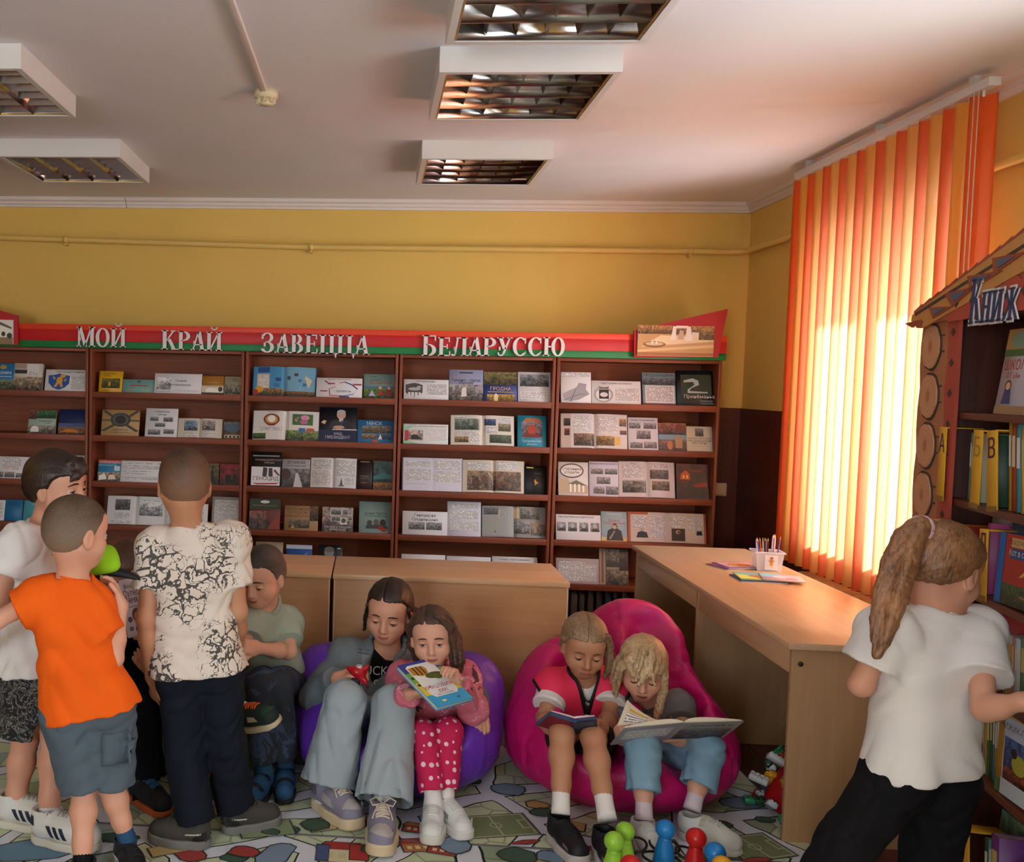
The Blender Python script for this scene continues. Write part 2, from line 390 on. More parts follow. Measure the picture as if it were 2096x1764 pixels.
# ---------------------------------------------------------------- vertical blind in front of the far window
def slat_mat(name, col, thru):
    m = bpy.data.materials.new(name); m.use_nodes = True; nt = m.node_tree; nt.nodes.clear()
    o = node(nt, 'ShaderNodeOutputMaterial'); d = node(nt, 'ShaderNodeBsdfDiffuse'); t = node(nt, 'ShaderNodeBsdfTranslucent'); mx = node(nt, 'ShaderNodeMixShader'); mx.inputs[0].default_value = .6
    c = coords(nt); n = noise(nt, mapping(nt, c, (400, 400, 60)), 1, 3)
    cc = mixc(nt, n, (*[x*.93 for x in lin(col)], 1), rgba(col)); ct = mixc(nt, n, (*[x*.93 for x in lin(thru)], 1), rgba(thru))
    nt.links.new(cc, d.inputs[0]); nt.links.new(ct, t.inputs[0]); nt.links.new(d.outputs[0], mx.inputs[1]); nt.links.new(t.outputs[0], mx.inputs[2]); nt.links.new(mx.outputs[0], o.inputs[0]); return m
m_red, m_yel = slat_mat('orange_red_blind_fabric', '#ee5a26', '#ffd2b6'), slat_mat('amber_blind_fabric', '#f7ae48', '#fff0cc')
m_rail = M('blind_rail_white', '#d9cfca', .4, var=.03)
XB = 2.2
vb = thing('vertical_blind', 'striped red and amber vertical fabric blind hanging over the window', 'blind', (XB, 4.42, 0))
y0, y1 = 3.66-4.42, 5.20-4.42
MB().bbox((-.022, y0-.02, 2.655), (.022, y1+.02, 2.690), .004).build('head_rail', m_rail, vb)
for yy in (y0+.1, 0, y1-.1): MB().box((-.012, yy-.015, 2.69), (.012, yy+.015, ZC)).build('rail_bracket', m_rail, vb)
NS = 19; pitch = (y1-y0)/NS
slm = {}
for k in range(NS):
    wdt = .089/2; mb = MB(); n = 6
    vs = []
    for z in (.66, 2.640):
        for side in (.0006, -.0006):
            for i in range(n+1):
                u = -wdt+2*wdt*i/n; vs.append((side+.006*math.cos(math.pi*u/(2*wdt)), u, z))
    fs = []
    for i in range(n):
        fs += [(i, i+1, i+1+2*(n+1), i+2*(n+1)), (i+n+1, i+3*(n+1), i+1+3*(n+1), i+1+n+1)]
    fs += [(0, 2*(n+1), 3*(n+1), n+1), (n, 2*n+1, 4*n+3, 3*n+2)]
    me = slm.get(k % 2)
    if me is None:
        mb.add(vs, fs, 0, True); me = mb.mesh('slat'); me.materials.append(m_red if k % 2 == 0 else m_yel); slm[k % 2] = me
    s = link('slat', me, None, vb, (0, y1-pitch*(k+.5), 0), (0, 0, math.radians(48)))
    MB().box((-.003, -.004, 2.632), (.003, .004, 2.658)).build('hanger', m_rail, s)
ch = MB()
for dx in (0, .028):
    ch.tube([(-.03, y0+.02+dx, 2.65), (-.03, y0+.02+dx, 1.0)], .0022, 6)
ch.tube([(-.03, y0+.02, 1.0), (-.03, y0+.034, .985), (-.03, y0+.048, 1.0)], .0022, 6)
ch.build('bead_chain', M('bead_chain_pale', '#d8b9a0', .4), vb)
# ---------------------------------------------------------------- radiator under the window
rd = thing('radiator', 'cream ribbed radiator under the blind behind the desk', 'radiator', (XR-.1, 4.5, .12))
for k in range(14): MB().bbox((-.045, -.56+k*.08, 0), (.045, -.56+k*.08+.066, .5), .02, seg=3).build('radiator_section', M('radiator_cream', '#cbb48d', .4), rd)
# ---------------------------------------------------------------- ceiling lights
m_house = M('lamp_housing_white', '#ddd5cf', .5, var=.02)
m_mirror = M('mirror_louvre_metal', '#b0a8a2', .2, 1.0, var=.0, spec=.5)
m_tubeg = M('unlit_fluorescent_glass', '#e9e7e2', .3, var=0)
m_brass = M('louvre_edge_gold', '#c79a4a', .3, .6, var=.05)
LS, LH = .63, .087
def lamp(label, x, y, rot):
    t = thing('ceiling_light', label, 'light', (x+LS/2, y+LS/2, ZC), (0, 0, rot), 'louvred ceiling lights')
    h = LS/2; mb = MB(); w = .012
    mb.box((-h, -h, -.012), (h, h, 0))
    for a, b in (((-h, -h), (h, -h+w)), ((-h, h-w), (h, h)), ((-h, -h+w), (-h+w, h-w)), ((h-w, -h+w), (h, h-w))): mb.box((a[0], a[1], -LH), (b[0], b[1], -.012))
    # inward lip
    l = .026
    for a, b in (((-h, -h), (h, -h+l)), ((-h, h-l), (h, h)), ((-h, -h+l), (-h+l, h-l)), ((h-l, -h+l), (h, h-l))): mb.box((a[0]+.001, a[1]+.001, -LH-.002), (b[0]-.001, b[1]-.001, -LH+.002))
    mb.build('housing', m_house, t)
    q = h-l-.004; bot = -LH+.002; top = -LH+.052
    # long V dividers between the 4 troughs, along local x
    n = 4
    for k in range(n+1):
        y_ = -q+2*q*k/n; mb = MB()
        tw = .030 if 0 < k < n else .016
        pts = []
        prof = [(-tw, top), (-tw*.45, (top+bot)/2), (-.001, bot), (.001, bot), (tw*.45, (top+bot)/2), (tw, top)]
        prof = [(max(-q, min(q, y_+a)), z) for a, z in prof]
        vs = [(sx*q, a, z) for sx in (-1, 1) for a, z in prof]; m_ = len(prof)
        mb.add(vs, [(i, i+1, i+1+m_, i+m_) for i in range(m_-1)]+[tuple(range(m_)), tuple(range(2*m_-1, m_-1, -1))], 0, True)
        mb.build('louvre_divider', m_mirror, t)
    for j in range(7):                     # cross blades
        x_ = -q+2*q*j/6; mb = MB()
        for k in range(n):
            ya, yb = -q+2*q*k/n, -q+2*q*(k+1)/n; g = .004
            x0, x1 = max(-q, x_-.013), min(q, x_+.013)
            mb.add([(x0, ya+g+.02, top), (x1, ya+g+.02, top), (x1, yb-g-.02, top), (x0, yb-g-.02, top), (x_, ya+g, bot+.012), (x_, yb-g, bot+.012)],
                   [(0, 4, 5, 3), (1, 2, 5, 4), (0, 1, 4), (2, 3, 5)])
        mb.build('cross_blade', m_mirror, t)
    for k in range(n):
        y_ = -q+2*q*(k+.5)/n; MB().tube([(-q+.01, y_, -.03), (q-.01, y_, -.03)], .012, 10).build('lamp_tube', m_tubeg, t)
    # reflector tray
    MB().box((-q, -q, -.016), (q, q, -.013)).build('reflector', m_mirror, t)
    for s in (-1, 1): MB().box((s*q-.003, -q, bot), (s*q+.003, q, bot+.006)).build('edge_strip', m_brass, t)
    return t
lx = .207
lamp('louvred ceiling light at the top edge, nearest of the row towards the window', lx, 2.52, 0)
lamp('louvred ceiling light second from the back wall, in the row nearer the window', lx, 3.42, 0)
lamp('louvred ceiling light nearest the back wall, in the row nearer the window', lx+.006, 4.706, 0)
lamp('louvred ceiling light cut by the left edge, farther from the back wall', -1.282-LS, 3.37, math.pi/2)
lamp('louvred ceiling light at the left, nearest the back wall', -1.282-LS, 4.70, math.pi/2)
# smoke detector with its cable duct
sd = thing('smoke_detector', 'round cream smoke detector on the ceiling', 'detector', (-.464, 3.93, ZC))
m_cr = M('detector_cream', '#dcc9a2', .4, var=.03)
MB().lathe([(.001, 0), (.049, 0), (.05, -.022), (.048, -.028)], 28).build('base', m_cr, sd)
MB().lathe([(.026, -.028), (.024, -.045), (.027, -.050), (.026, -.056), (.001, -.058)], 24).build('sensor_cap', m_cr, sd)
MB().lathe([(.045, -.026), (.04, -.032), (.03, -.033), (.001, -.033)], 24).build('collar', m_cr, sd)
MB().lathe([(.021, -.03), (.021, -.048), (.001, -.048)], 16).build('chamber', M('dark_vent', '#24150f', .8), sd)
for k in range(8):
    a = k*math.pi/4; MB().box((-.002, .028, -.052), (.002, .04, -.03), T=Matrix.Rotation(a, 4, 'Z')).build('rib', m_cr, sd)
cd = tag(MB().bbox((-.484, 1.2, ZC-.016), (-.456, 3.895, ZC), .003).build('cable_duct', m_trimw), 'white plastic cable duct along the ceiling to the smoke detector', 'cable duct')
# ================================================================ print system (ink on covers, sheets, boards)
def ink_mats():
    m1, nt, b = nmat('printed_ink'); a = node(nt, 'ShaderNodeAttribute', attribute_name='Col'); nt.links.new(a.outputs[0], b.inputs['Base Color']); b.inputs['Roughness'].default_value = .5
    m2, nt, b = nmat('printed_photo'); a = node(nt, 'ShaderNodeAttribute', attribute_name='Col'); uv = coords(nt, 'UV')
    n = noise(nt, uv, 3.2, 6, .62, .8); n2 = noise(nt, uv, 9, 3)
    sep = node(nt, 'ShaderNodeSeparateXYZ'); nt.links.new(uv, sep.inputs[0]); fr = math_(nt, 'FRACT', sep.outputs[1])
    f = math_(nt, 'ADD', math_(nt, 'ADD', n, math_(nt, 'MULTIPLY', n2, .35)), math_(nt, 'MULTIPLY', fr, .28))
    lum = ramp(nt, f, [(.58, (.015, .015, .015)), (.80, (.32, .32, .32)), (.99, (1, 1, 1))])
    mx = nt.nodes.new('ShaderNodeMix'); mx.data_type = 'RGBA'; mx.blend_type = 'MULTIPLY'; mx.inputs[0].default_value = 1
    nt.links.new(lum, mx.inputs[6]); nt.links.new(a.outputs[0], mx.inputs[7]); nt.links.new(mx.outputs[2], b.inputs['Base Color']); b.inputs['Roughness'].default_value = .45
    m3, nt, b = nmat('printed_text_lines'); a = node(nt, 'ShaderNodeAttribute', attribute_name='Col'); uv = coords(nt, 'UV')
    sep = node(nt, 'ShaderNodeSeparateXYZ'); nt.links.new(uv, sep.inputs[0]); rows = math_(nt, 'MULTIPLY', sep.outputs[1], 1/.0085)
    inline = math_(nt, 'LESS_THAN', math_(nt, 'FRACT', rows), .5)
    cmb = node(nt, 'ShaderNodeCombineXYZ'); nt.links.new(math_(nt, 'MULTIPLY', sep.outputs[0], 130.), cmb.inputs[0]); nt.links.new(math_(nt, 'MULTIPLY', math_(nt, 'FLOOR', rows), 7.31), cmb.inputs[1])
    words = math_(nt, 'GREATER_THAN', noise(nt, cmb.outputs[0], 1., 1), .42)
    ink = math_(nt, 'MULTIPLY', math_(nt, 'MULTIPLY', inline, words), .75)
    nt.links.new(mixc(nt, ink, rgba('#e6e0dc'), a.outputs[0]), b.inputs['Base Color']); b.inputs['Roughness'].default_value = .55
    return [m1, m2, m3]
INK = ink_mats()
_tcache = {}
def text_geo(s):
    """outline font text as flat triangles, cap height about 1, left aligned"""
    if s not in _tcache:
        cu = bpy.data.curves.new('t', 'FONT'); cu.body = s; cu.size = 1; cu.resolution_u = 2
        o = bpy.data.objects.new('t', cu); COL.objects.link(o); dg = bpy.context.evaluated_depsgraph_get(); dg.update()
        me = bpy.data.meshes.new_from_object(o.evaluated_get(dg))
        vs = np.array([v.co[:2] for v in me.vertices]) if len(me.vertices) else np.zeros((1, 2)); fs = [tuple(p.vertices) for p in me.polygons]
        bpy.data.meshes.remove(me); bpy.data.objects.remove(o); bpy.data.curves.remove(cu)
        vs = vs/.73; vs[:, 0] -= vs[:, 0].min(); _tcache[s] = (vs, fs)
    return _tcache[s]
class PR:
    """printed layer: items in metres on a w x h panel, lifted off by a placement function"""
    def __init__(s, w, h, place=None):
        s.w, s.h = w, h; s.place = place or (lambda x, y, d: (x, -d, y)); s.v = []; s.f = []; s.c = []; s.m = []; s.uv = []; s.lift = .0007
    def quadgrid(s, x0, y0, x1, y1, col, mi, nx=1):
        b = len(s.v); ro = random.random()*40; ry = math.floor(random.random()*40)
        s.lift += .00006
        for i in range(nx+1):
            x = x0+(x1-x0)*i/nx
            for y in (y0, y1): s.v.append(s.place(x, y, s.lift))
        hh = max(1e-4, abs(y1-y0))
        for i in range(nx):
            s.f.append((b+2*i, b+2*i+2, b+2*i+3, b+2*i+1)); s.c.append(lin(col)); s.m.append(mi)
            xa, xb = x0+(x1-x0)*i/nx, x0+(x1-x0)*(i+1)/nx
            if mi == 1: s.uv.append([((xa-x0)/hh+ro, ry+.001), ((xb-x0)/hh+ro, ry+.001), ((xb-x0)/hh+ro, ry+.999), ((xa-x0)/hh+ro, ry+.999)])
            else: s.uv.append([(xa, y0), (xb, y0), (xb, y1), (xa, y1)])
    def poly(s, pts, col):
        b = len(s.v); s.lift += .00006
        s.v += [s.place(x, y, s.lift) for x, y in pts]; s.f.append(tuple(range(b, b+len(pts)))); s.c.append(lin(col)); s.m.append(0); s.uv.append([(x, y) for x, y in pts])
    def text(s, x, y, hgt, st, col, align='c', maxw=None, rot=0, bold=0):
        vs, fs = text_geo(st); wd_ = vs[:, 0].max()*hgt; k = 1.
        if maxw and wd_ > maxw: k = maxw/wd_
        off = -wd_*k/2 if align == 'c' else 0
        b = len(s.v); s.lift += .00006; c, sn = math.cos(rot), math.sin(rot)
        for p in vs:
            a, q = off+p[0]*hgt*k, p[1]*hgt; s.v.append(s.place(x+a*c-q*sn, y+a*sn+q*c, s.lift))
        for f in fs: s.f.append(tuple(i+b for i in f)); s.c.append(lin(col)); s.m.append(0); s.uv.append([(0, 0)]*len(f))
    def items(s, lst, nx=1):
        W, Hh = s.w, s.h
        for it in lst:
            k = it[0]
            if k in 'rpl': s.quadgrid(it[1]*W, it[2]*Hh, it[3]*W, it[4]*Hh, it[5], {'r': 0, 'p': 1, 'l': 2}[k], nx)
            elif k == 'e': s.poly([((it[1]+it[3]*math.cos(a*math.pi/12))*W, (it[2]+it[4]*math.sin(a*math.pi/12))*Hh) for a in range(24)], it[5])
            elif k == 'g': s.poly([(a*W, b*Hh) for a, b in it[1]], it[2])
            elif k == 't': s.text(it[1]*W, it[2]*Hh, it[3]*Hh, it[4], it[5], it[6] if len(it) > 6 else 'c', W*.94)
        return s
    def build(s, name, parent, mats=None):
        if not s.v: return None
        me = bpy.data.meshes.new(name); me.from_pydata([tuple(p) for p in s.v], [], s.f)
        at_ = me.color_attributes.new('Col', 'FLOAT_COLOR', 'CORNER'); uvl = me.uv_layers.new(name='UVMap')
        cols = []; uvs = []
        for f, c, u in zip(s.f, s.c, s.uv): cols += [*c, 1]*len(f); uvs += [q for p in u for q in p]
        at_.data.foreach_set('color', cols); uvl.data.foreach_set('uv', uvs); me.polygons.foreach_set('material_index', s.m); me.update()
        for m in (mats or INK): me.materials.append(m)
        return link(name, me, None, parent)
m_paper = M('white_paper', '#ded9d8', .7, var=.02); m_pages = M('book_page_edges', '#d3c6ae', .8, var=.08, scale=60)
def cover_mat(c):
    return M('cover_'+c.lstrip('#'), c, .42, var=.10, scale=9)
# ================================================================ bookcases along the back wall
m_case = wood('cherry_laminate', '#6a2e18', '#9a4e2e', 2, .5)
m_caseH = wood('cherry_laminate_shelf', '#682c18', '#944a2a', 0, .5)
m_caseB = wood('cherry_back_panel', '#7a3a22', '#9e5632', 0, .6)
YFRONT, DEPTH = 5.9, .32
BAYX = [-2.775, -1.793, -.797, .164, 1.121, 2.104]
SHZ = [1.443, 1.166, .873, .597, .325]
bnames = ['leftmost bookcase, cut by the left edge of the photo', 'tall cherry bookcase second from the left, behind the boys', 'tall cherry bookcase in the middle of the row of five', 'tall cherry bookcase second from the window wall', 'tall cherry bookcase at the right end of the row']
for k in range(5):
    x0, x1 = BAYX[k]+.004, BAYX[k+1]-.004
    if k == 0: x0, x1 = x0, x1
    bc = thing('bookcase', bnames[k] if k else 'tall cherry bookcase cut by the left edge of the photo', 'bookcase', (x0, YFRONT, 0), group='display bookcases')
    w = x1-x0; t = .018
    for xx in (0, w-t): MB().bbox((xx, 0, 0), (xx+t, DEPTH, 1.74), .0015).build('side_panel', m_case, bc)
    MB().box((t, DEPTH-.012, .02), (w-t, DEPTH-.004, 1.735)).build('back_panel', m_caseB, bc)
    MB().bbox((t, .002, 1.70), (w-t, DEPTH-.012, 1.72), .0015).build('top_panel', m_caseH, bc)
    MB().bbox((t, .02, 0), (w-t, .036, .06), .0015).build('plinth', m_caseH, bc)
    MB().bbox((t, .004, .06), (w-t, DEPTH-.012, .078), .0015).build('bottom_shelf', m_caseH, bc)
    for z in SHZ:
        s = MB().bbox((t, .006, z-.018), (w-t, DEPTH-.012, z), .0015).build('shelf', m_caseH, bc)
        MB().bbox((t, 0, z-.034), (w-t, .012, z+.004), .002).build('front_lip', m_caseH, s)
# ---------------------------------------------------------------- banner over the bookcases
BX0, BX1 = -2.9, 2.115
bn = thing('banner_board', 'long red and green banner board with raised white letters above the bookcases', 'banner', (0, YFRONT-.022, 1.722))
for nm, z0, z1, c, y in (('green_stripe', 0, .042, '#0f7a3a', .002), ('red_stripe', .042, .112, '#c41418', 0), ('orange_stripe', .112, .147, '#e2401a', -.001)):
    MB().bbox((BX0, y, z0), (BX1, .018, z1), .001).build(nm, M('banner_'+nm, c, .45, var=.04), bn)
# serif letters cut from board: built from stems, diagonals and bowls
def glyph(ch, g=0.0):
    """polygons (unit cap height); returns list of polygons and advance width"""
    P = []; T, t, sf, st = .19, .085, .075, .055
    def rect(x0, y0, x1, y1): P.append([(x0-g, y0-g), (x1+g, y0-g), (x1+g, y1+g), (x0-g, y1+g)])
    def stem(x, w=T, y0=0, y1=1, top=True, bot=True):
        rect(x, y0, x+w, y1)
        if top: rect(x-sf, y1-st, x+w+sf, y1)
        if bot: rect(x-sf, y0, x+w+sf, y0+st)
    def diag(x0, y0, x1, y1, w): P.append([(x0-g, y0), (x0+w+g, y0), (x1+w+g, y1), (x1-g, y1)])
    def arc(cx, cy, rx, ry, a0, a1, wx, wy, n=14):
        for i in range(n):
            q = []
            for a in (a0+(a1-a0)*i/n, a0+(a1-a0)*(i+1)/n):
                c, s = math.cos(math.radians(a)), math.sin(math.radians(a)); q.append((c, s))
            o = [(cx+(rx+g)*c, cy+(ry+g)*s) for c, s in q]; inn = [(cx+(rx-wx-g)*c, cy+(ry-wy-g)*s) for c, s in q]
            P.append([o[0], o[1], inn[1], inn[0]])
    W = .8
    if ch == 'М': stem(.08, t); stem(.74, T); diag(.42, 0, .12, 1, .0) if False else None; diag(.40, .0, .08, 1, T*.9); diag(.40, .0, .76, 1, t); W = 1.02
    elif ch == 'О': arc(.42, .5, .40, .51, 0, 360, .19, .06, 28); W = .86
    elif ch in 'ЙИ':
        stem(.08); stem(.62); diag(.22, .12, .60, .88, .09); W = .9
        if ch == 'Й': arc(.445, 1.24, .17, .15, 200, 340, .05, .06, 8); P.append([(.26, 1.16), (.34, 1.16), (.34, 1.25), (.26, 1.25)]); P.append([(.55, 1.16), (.63, 1.16), (.63, 1.25), (.55, 1.25)])
    elif ch == 'К': stem(.08); diag(.24, .46, .56, .92, .085); diag(.56, .06, .30, .56, .19); rect(.5, .93, .74, .985); rect(.52, 0, .84, st); W = .86
    elif ch == 'Р': stem(.08); arc(.30, .74, .38, .26, -90, 90, .19, .06); rect(.2, .94, .3, 1); rect(.2, .48, .3, .54); W = .74
    elif ch == 'А': diag(.06, .0, .36, 1, .075); diag(.52, .0, .33, 1, .19); rect(.2, .27, .58, .33); rect(-.03, 0, .2, st); rect(.44, 0, .8, st); W = .8
    elif ch == 'З': arc(.28, .755, .30, .245, -80, 160, .16, .055); arc(.28, .27, .34, .28, -160, 80, .18, .06); rect(.2, .50, .34, .555); P.append([(.0, .68), (.1, .68), (.1, .82), (.0, .82)]); W = .68
    elif ch == 'В': stem(.08); arc(.30, .75, .30, .25, -90, 90, .17, .055); arc(.30, .27, .36, .27, -90, 90, .19, .055); rect(.2, .945, .3, 1); rect(.2, .49, .32, .545); rect(.2, 0, .3, .055); W = .76
    elif ch == 'Е': stem(.08); rect(.2, .94, .62, 1); rect(.2, 0, .66, .06); rect(.25, .48, .48, .535); rect(.56, .76, .62, .95); rect(.60, .02, .66, .26); rect(.46, .38, .52, .64); W = .74
    elif ch == 'Ц': stem(.08); stem(.56); rect(.2, 0, .6, .06); rect(.80, 0, .92, .06); P.append([(.80, .03), (.92, .03), (.89, -.2), (.84, -.2)]); W = .92
    elif ch == 'Б': stem(.08); rect(.2, .94, .66, 1); rect(.60, .74, .66, .96); arc(.30, .29, .38, .29, -90, 90, .19, .055); rect(.2, .525, .32, .58); rect(.2, 0, .3, .055); W = .76
    elif ch == 'Л': stem(.56); rect(.22, .945, .6, 1); diag(.14, .1, .26, .98, .085); arc(.08, .12, .14, .13, -160, 20, .07, .09, 8); W = .84
    elif ch == 'У': diag(.10, 1, .36, .34, .19) if False else None; P.append([(.06-g, 1), (.26+g, 1), (.48+g, .36), (.30-g, .36)]); P.append([(.62-g, 1), (.70+g, 1), (.40+g, .12), (.28-g, .12)]); arc(.2, .13, .17, .14, 150, 372, .08, .07, 10); rect(-.02, .945, .34, 1); rect(.52, .945, .80, 1); W = .8
    elif ch == 'С': arc(.42, .5, .40, .51, 48, 312, .19, .06, 22); rect(.64, .68, .70, .97); P.append([(.62, .1), (.71, .18), (.71, .27), (.62, .16)]); W = .8
    elif ch == 'Ю': stem(.08); rect(.25, .46, .46, .54); arc(.78, .5, .35, .51, 0, 360, .18, .06, 28); W = 1.2
    elif ch == 'н': stem(.06, .16, 0, .68); stem(.44, .16, 0, .68); rect(.2, .31, .46, .38); W = .72
    elif ch == 'и': stem(.06, .16, 0, .68); stem(.46, .16, 0, .68); diag(.18, .08, .44, .6, .09); W = .74
    elif ch == 'ж': stem(.42, .16, 0, .68, True, True); diag(.02, .0, .36, .36, .13); diag(.86, .0, .50, .36, .13); diag(.10, .64, .36, .32, .09); diag(.80, .64, .52, .32, .09); W = 1.04
    return P, W
m_letter = M('white_letter_board', '#e8dcd8', .5, var=.02)
def letters(word, px0, px1, base_py, hgt, first_big=1.0):
    a = at(px0, base_py[0], YFRONT-.04); b = at(px1, base_py[1], YFRONT-.04)
    tot = sum(glyph(c)[1]*(first_big if i == 0 else 1) for i, c in enumerate(word)); sx = (b.x-a.x)/tot/hgt
    x = a.x; n = len(word)
    for i, c in enumerate(word):
        P, w = glyph(c); h = hgt*(first_big if i == 0 else 1); mb = MB()
        z = a.z+(b.z-a.z)*i/max(1, n-1)-1.722
        for q in P: mb.prism([(p[0]*h*sx, p[1]*h) for p in q], .009)
        o = mb.build('letter', m_letter, bn, (x, -.021, z))
        MB().box((.1*h*sx, .009, .3*h), (.2*h*sx, .0215, .5*h)).build('spacer', m_letter, o)
        x += w*h*sx
letters('МОЙ', 157, 258, (709, 711), .118, 1.05); letters('КРАЙ', 330, 455, (715, 718), .116, 1.04)
letters('ЗАВЕЦЦА', 535, 757, (721, 726), .116, 1.06); letters('БЕЛАРУССЮ', 863, 1158, (728, 729), .112, 1.12)
# picture panels at both ends
def picpanel(label, pts, photo, sky, py_=YFRONT-.05):
    ps = [at(x, y, py_) for x, y in pts]; base = ps[0]
    t = thing('banner_sign', label, 'sign', tuple(base))
    MB().prism([(p.x-base.x, p.z-base.z) for p in ps], .02).build('red_board', M('panel_red', '#b3121c', .5, var=.05), t)
    a, b = at(photo[0], photo[3], py_), at(photo[2], photo[1], py_); w, h = b.x-a.x, b.z-a.z
    ph = MB().bbox((a.x-base.x, -.012, a.z-base.z), (b.x-base.x, 0, b.z-base.z), .001).build('photo_board', m_paper, t)
    pr = PR(w, h, lambda x, y, d: (a.x-base.x+x, -.012-d, a.z-base.z+y)); pr.items(sky); pr.build('photo_print', ph)
    return t
picpanel('red slanted panel with a sepia city photograph at the right end of the banner', [(1298, 731), (1470, 731), (1490, 632), (1298, 676)], (1303, 668, 1461, 728),
  [('r', 0, 0, 1, 1, '#c79a63'), ('p', 0, .72, 1, 1, '#c48a4a'), ('r', 0, .02, 1, .12, '#a86a3c'), ('g', [(0, .12), (1, .3), (1, .40), (0, .2)], '#e2bd86'), ('g', [(.05, .3), (1, .5), (1, .62), (.3, .68)], '#e8cfa0'), ('e', .22, .38, .15, .1, '#8a5a36'), ('e', .22, .40, .12, .06, '#d8b98a'),
   ('g', [(.43, .52), (.46, .98), (.5, .98), (.5, .55)], '#f0e4d4'), ('g', [(.5, .92), (.66, .92), (.66, 1), (.5, 1)], '#efe0d0'), ('g', [(.52, .55), (.55, .85), (.6, .85), (.6, .55)], '#c9a68a'), ('g', [(.62, .52), (.64, .97), (.69, .97), (.72, .52)], '#f0e4d4'), ('g', [(.71, .6), (.83, .62), (.83, .78), (.71, .8)], '#e5d3bd'), ('p', .8, .55, 1, .95, '#b5854c'), ('g', [(.18, .4), (.19, .55), (.2, .4)], '#ffffff'), ('g', [(.24, .4), (.25, .55), (.26, .4)], '#ffffff')])
picpanel('red panel with a church photograph cut by the left edge', [(-120, 700), (37, 706), (36, 646), (-120, 600)], (-110, 655, 28, 702),
  [('r', 0, 0, 1, 1, '#e9dfd2'), ('r', 0, 0, 1, .28, '#8f7450'), ('g', [(.6, .28), (.6, .8), (.72, 1), (.95, .62), (.95, .3)], '#efe6d8'), ('g', [(.58, .78), (.75, 1), (.98, .7), (.98, .62), (.74, .86)], '#6b5a4a'), ('e', .86, .42, .03, .1, '#3b3027'), ('e', .95, .35, .04, .12, '#2f3a22'), ('e', .70, .42, .03, .1, '#3b3027')])
# ================================================================ books and sheets on display
LEAN = math.radians(14)
def disp_frame(px0, px1, pytop, row):
    """base point, width, height of an item leaning on a shelf"""
    z = SHZ[row]; yb = YFRONT+.035
    pyb = 826+row*93
    for _ in range(3):
        d = at((px0+px1)/2, pyb, yb); pyb += (d.z-z)/.00306
    a, b = at(px0, pyb, yb), at(px1, pyb, yb); tp = at((px0+px1)/2, pytop, yb+.05)
    return a.x, b.x-a.x, (tp.z-z)/math.cos(LEAN), yb, z
def mk_sheet(label, px0, px1, pytop, row, items, paper='#ddd8d8', cat='sheet', group='printed sheets on the display shelves'):
    x, w, h, yb, z = disp_frame(px0, px1, pytop, row)
    o = MB().bbox((0, 0, 0), (w, .003, h), .0008, seg=1).build('printed_sheet', M('paper_'+paper.lstrip('#'), paper, .65, var=.02)); o.location = (x, yb-.004, z+.001); o.rotation_euler = (-LEAN, 0, random.uniform(-.02, .02))
    tag(o, label, cat, group); PR(w, h).items(items).build('print', o); return o
def mk_book(label, px0, px1, pytop, row, col, items, th=.014, group='books facing out on the display shelves'):
    x, w, h, yb, z = disp_frame(px0, px1, pytop, row)
    t = thing('book', label, 'book', (x, yb, z+.001), (-LEAN, 0, random.uniform(-.03, .03)), group)
    cm = cover_mat(col); mb = MB(); mb.bbox((0, 0, 0), (w, .0022, h), .0006, seg=1); mb.bbox((0, th-.0022, 0), (w, th, h), .0006, seg=1); mb.bbox((0, 0, 0), (.0025, th, h), .0006, seg=1); mb.build('cover', cm, t)
    MB().box((.0025, .0022, .004), (w-.004, th-.0022, h-.004)).build('pages', m_pages, t)
    PR(w, h).items(items).build('cover_print', t); return t
def mk_open(label, px0, px1, pytop, row, left, right, page='#dcd5cc', cov='#7a6a5a', bul=.016, group='open books on the display shelves', place=None):
    if place is None:
        x, w, h, yb, z = disp_frame(px0, px1, pytop, row); t = thing('open_book', label, 'book', (x+w/2, yb, z+.001), (-LEAN, 0, random.uniform(-.02, .02)), group)
    else: t, w, h = place
    hw = w/2; th = .010
    def bulge(u): u = min(1, max(0, u)); return bul*(math.sin(math.pi*min(1, u**.55)))*1.0+.002*(1-u)
    mb = MB(); mb.bbox((-hw-.004, th+.002, -.002), (-.002, th+.005, h+.004), .001, seg=1); mb.bbox((.002, th+.002, -.002), (hw+.004, th+.005, h+.004), .001, seg=1); mb.bbox((-.006, th+.001, -.002), (.006, th+.006, h+.004), .001, seg=1); mb.build('cover', cover_mat(cov), t)
    for s, its in ((-1, left), (1, right)):
        n = 10; vs = []; 
        for i in range(n+1):
            u = i/n; y = th-.006-bulge(u)
            for zz in (0.002, h): vs += [(s*u*(hw-.002), y, zz), (s*u*(hw-.002), th+.002, zz)]
        fs = []
        for i in range(n):
            b = 4*i; fs += [(b, b+4, b+6, b+2), (b+1, b+3, b+7, b+5), (b, b+1, b+5, b+4), (b+2, b+6, b+7, b+3)]
        fs += [(0, 2, 3, 1), (4*n, 4*n+1, 4*n+3, 4*n+2)]
        if s < 0: fs = [tuple(reversed(f)) for f in fs]
        pg = MB().add(vs, fs, 0, False).build('page_block', M('page_'+page.lstrip('#'), page, .7, var=.02), t)
        def place_(xx, yy, d, s=s):
            u = (1-xx/(hw-.002)) if s < 0 else xx/(hw-.002); k = max(0, min(.9999, u))*n; i = int(k); f = k-i
            y = (th-.006-bulge(i/n))*(1-f)+(th-.006-bulge((i+1)/n))*f
            return (s*u*(hw-.002), y-d*1.4, .002+yy)
        PR(hw-.002, h-.002, place_).items(its, 10).build('page_print', pg)
    return t
B, N, T3 = '#1d1b1c', '#2a3f8a', '#3a3533'
def lines(u0, v0, u1, v1, c='#4a4648'): return ('l', u0, v0, u1, v1, c)
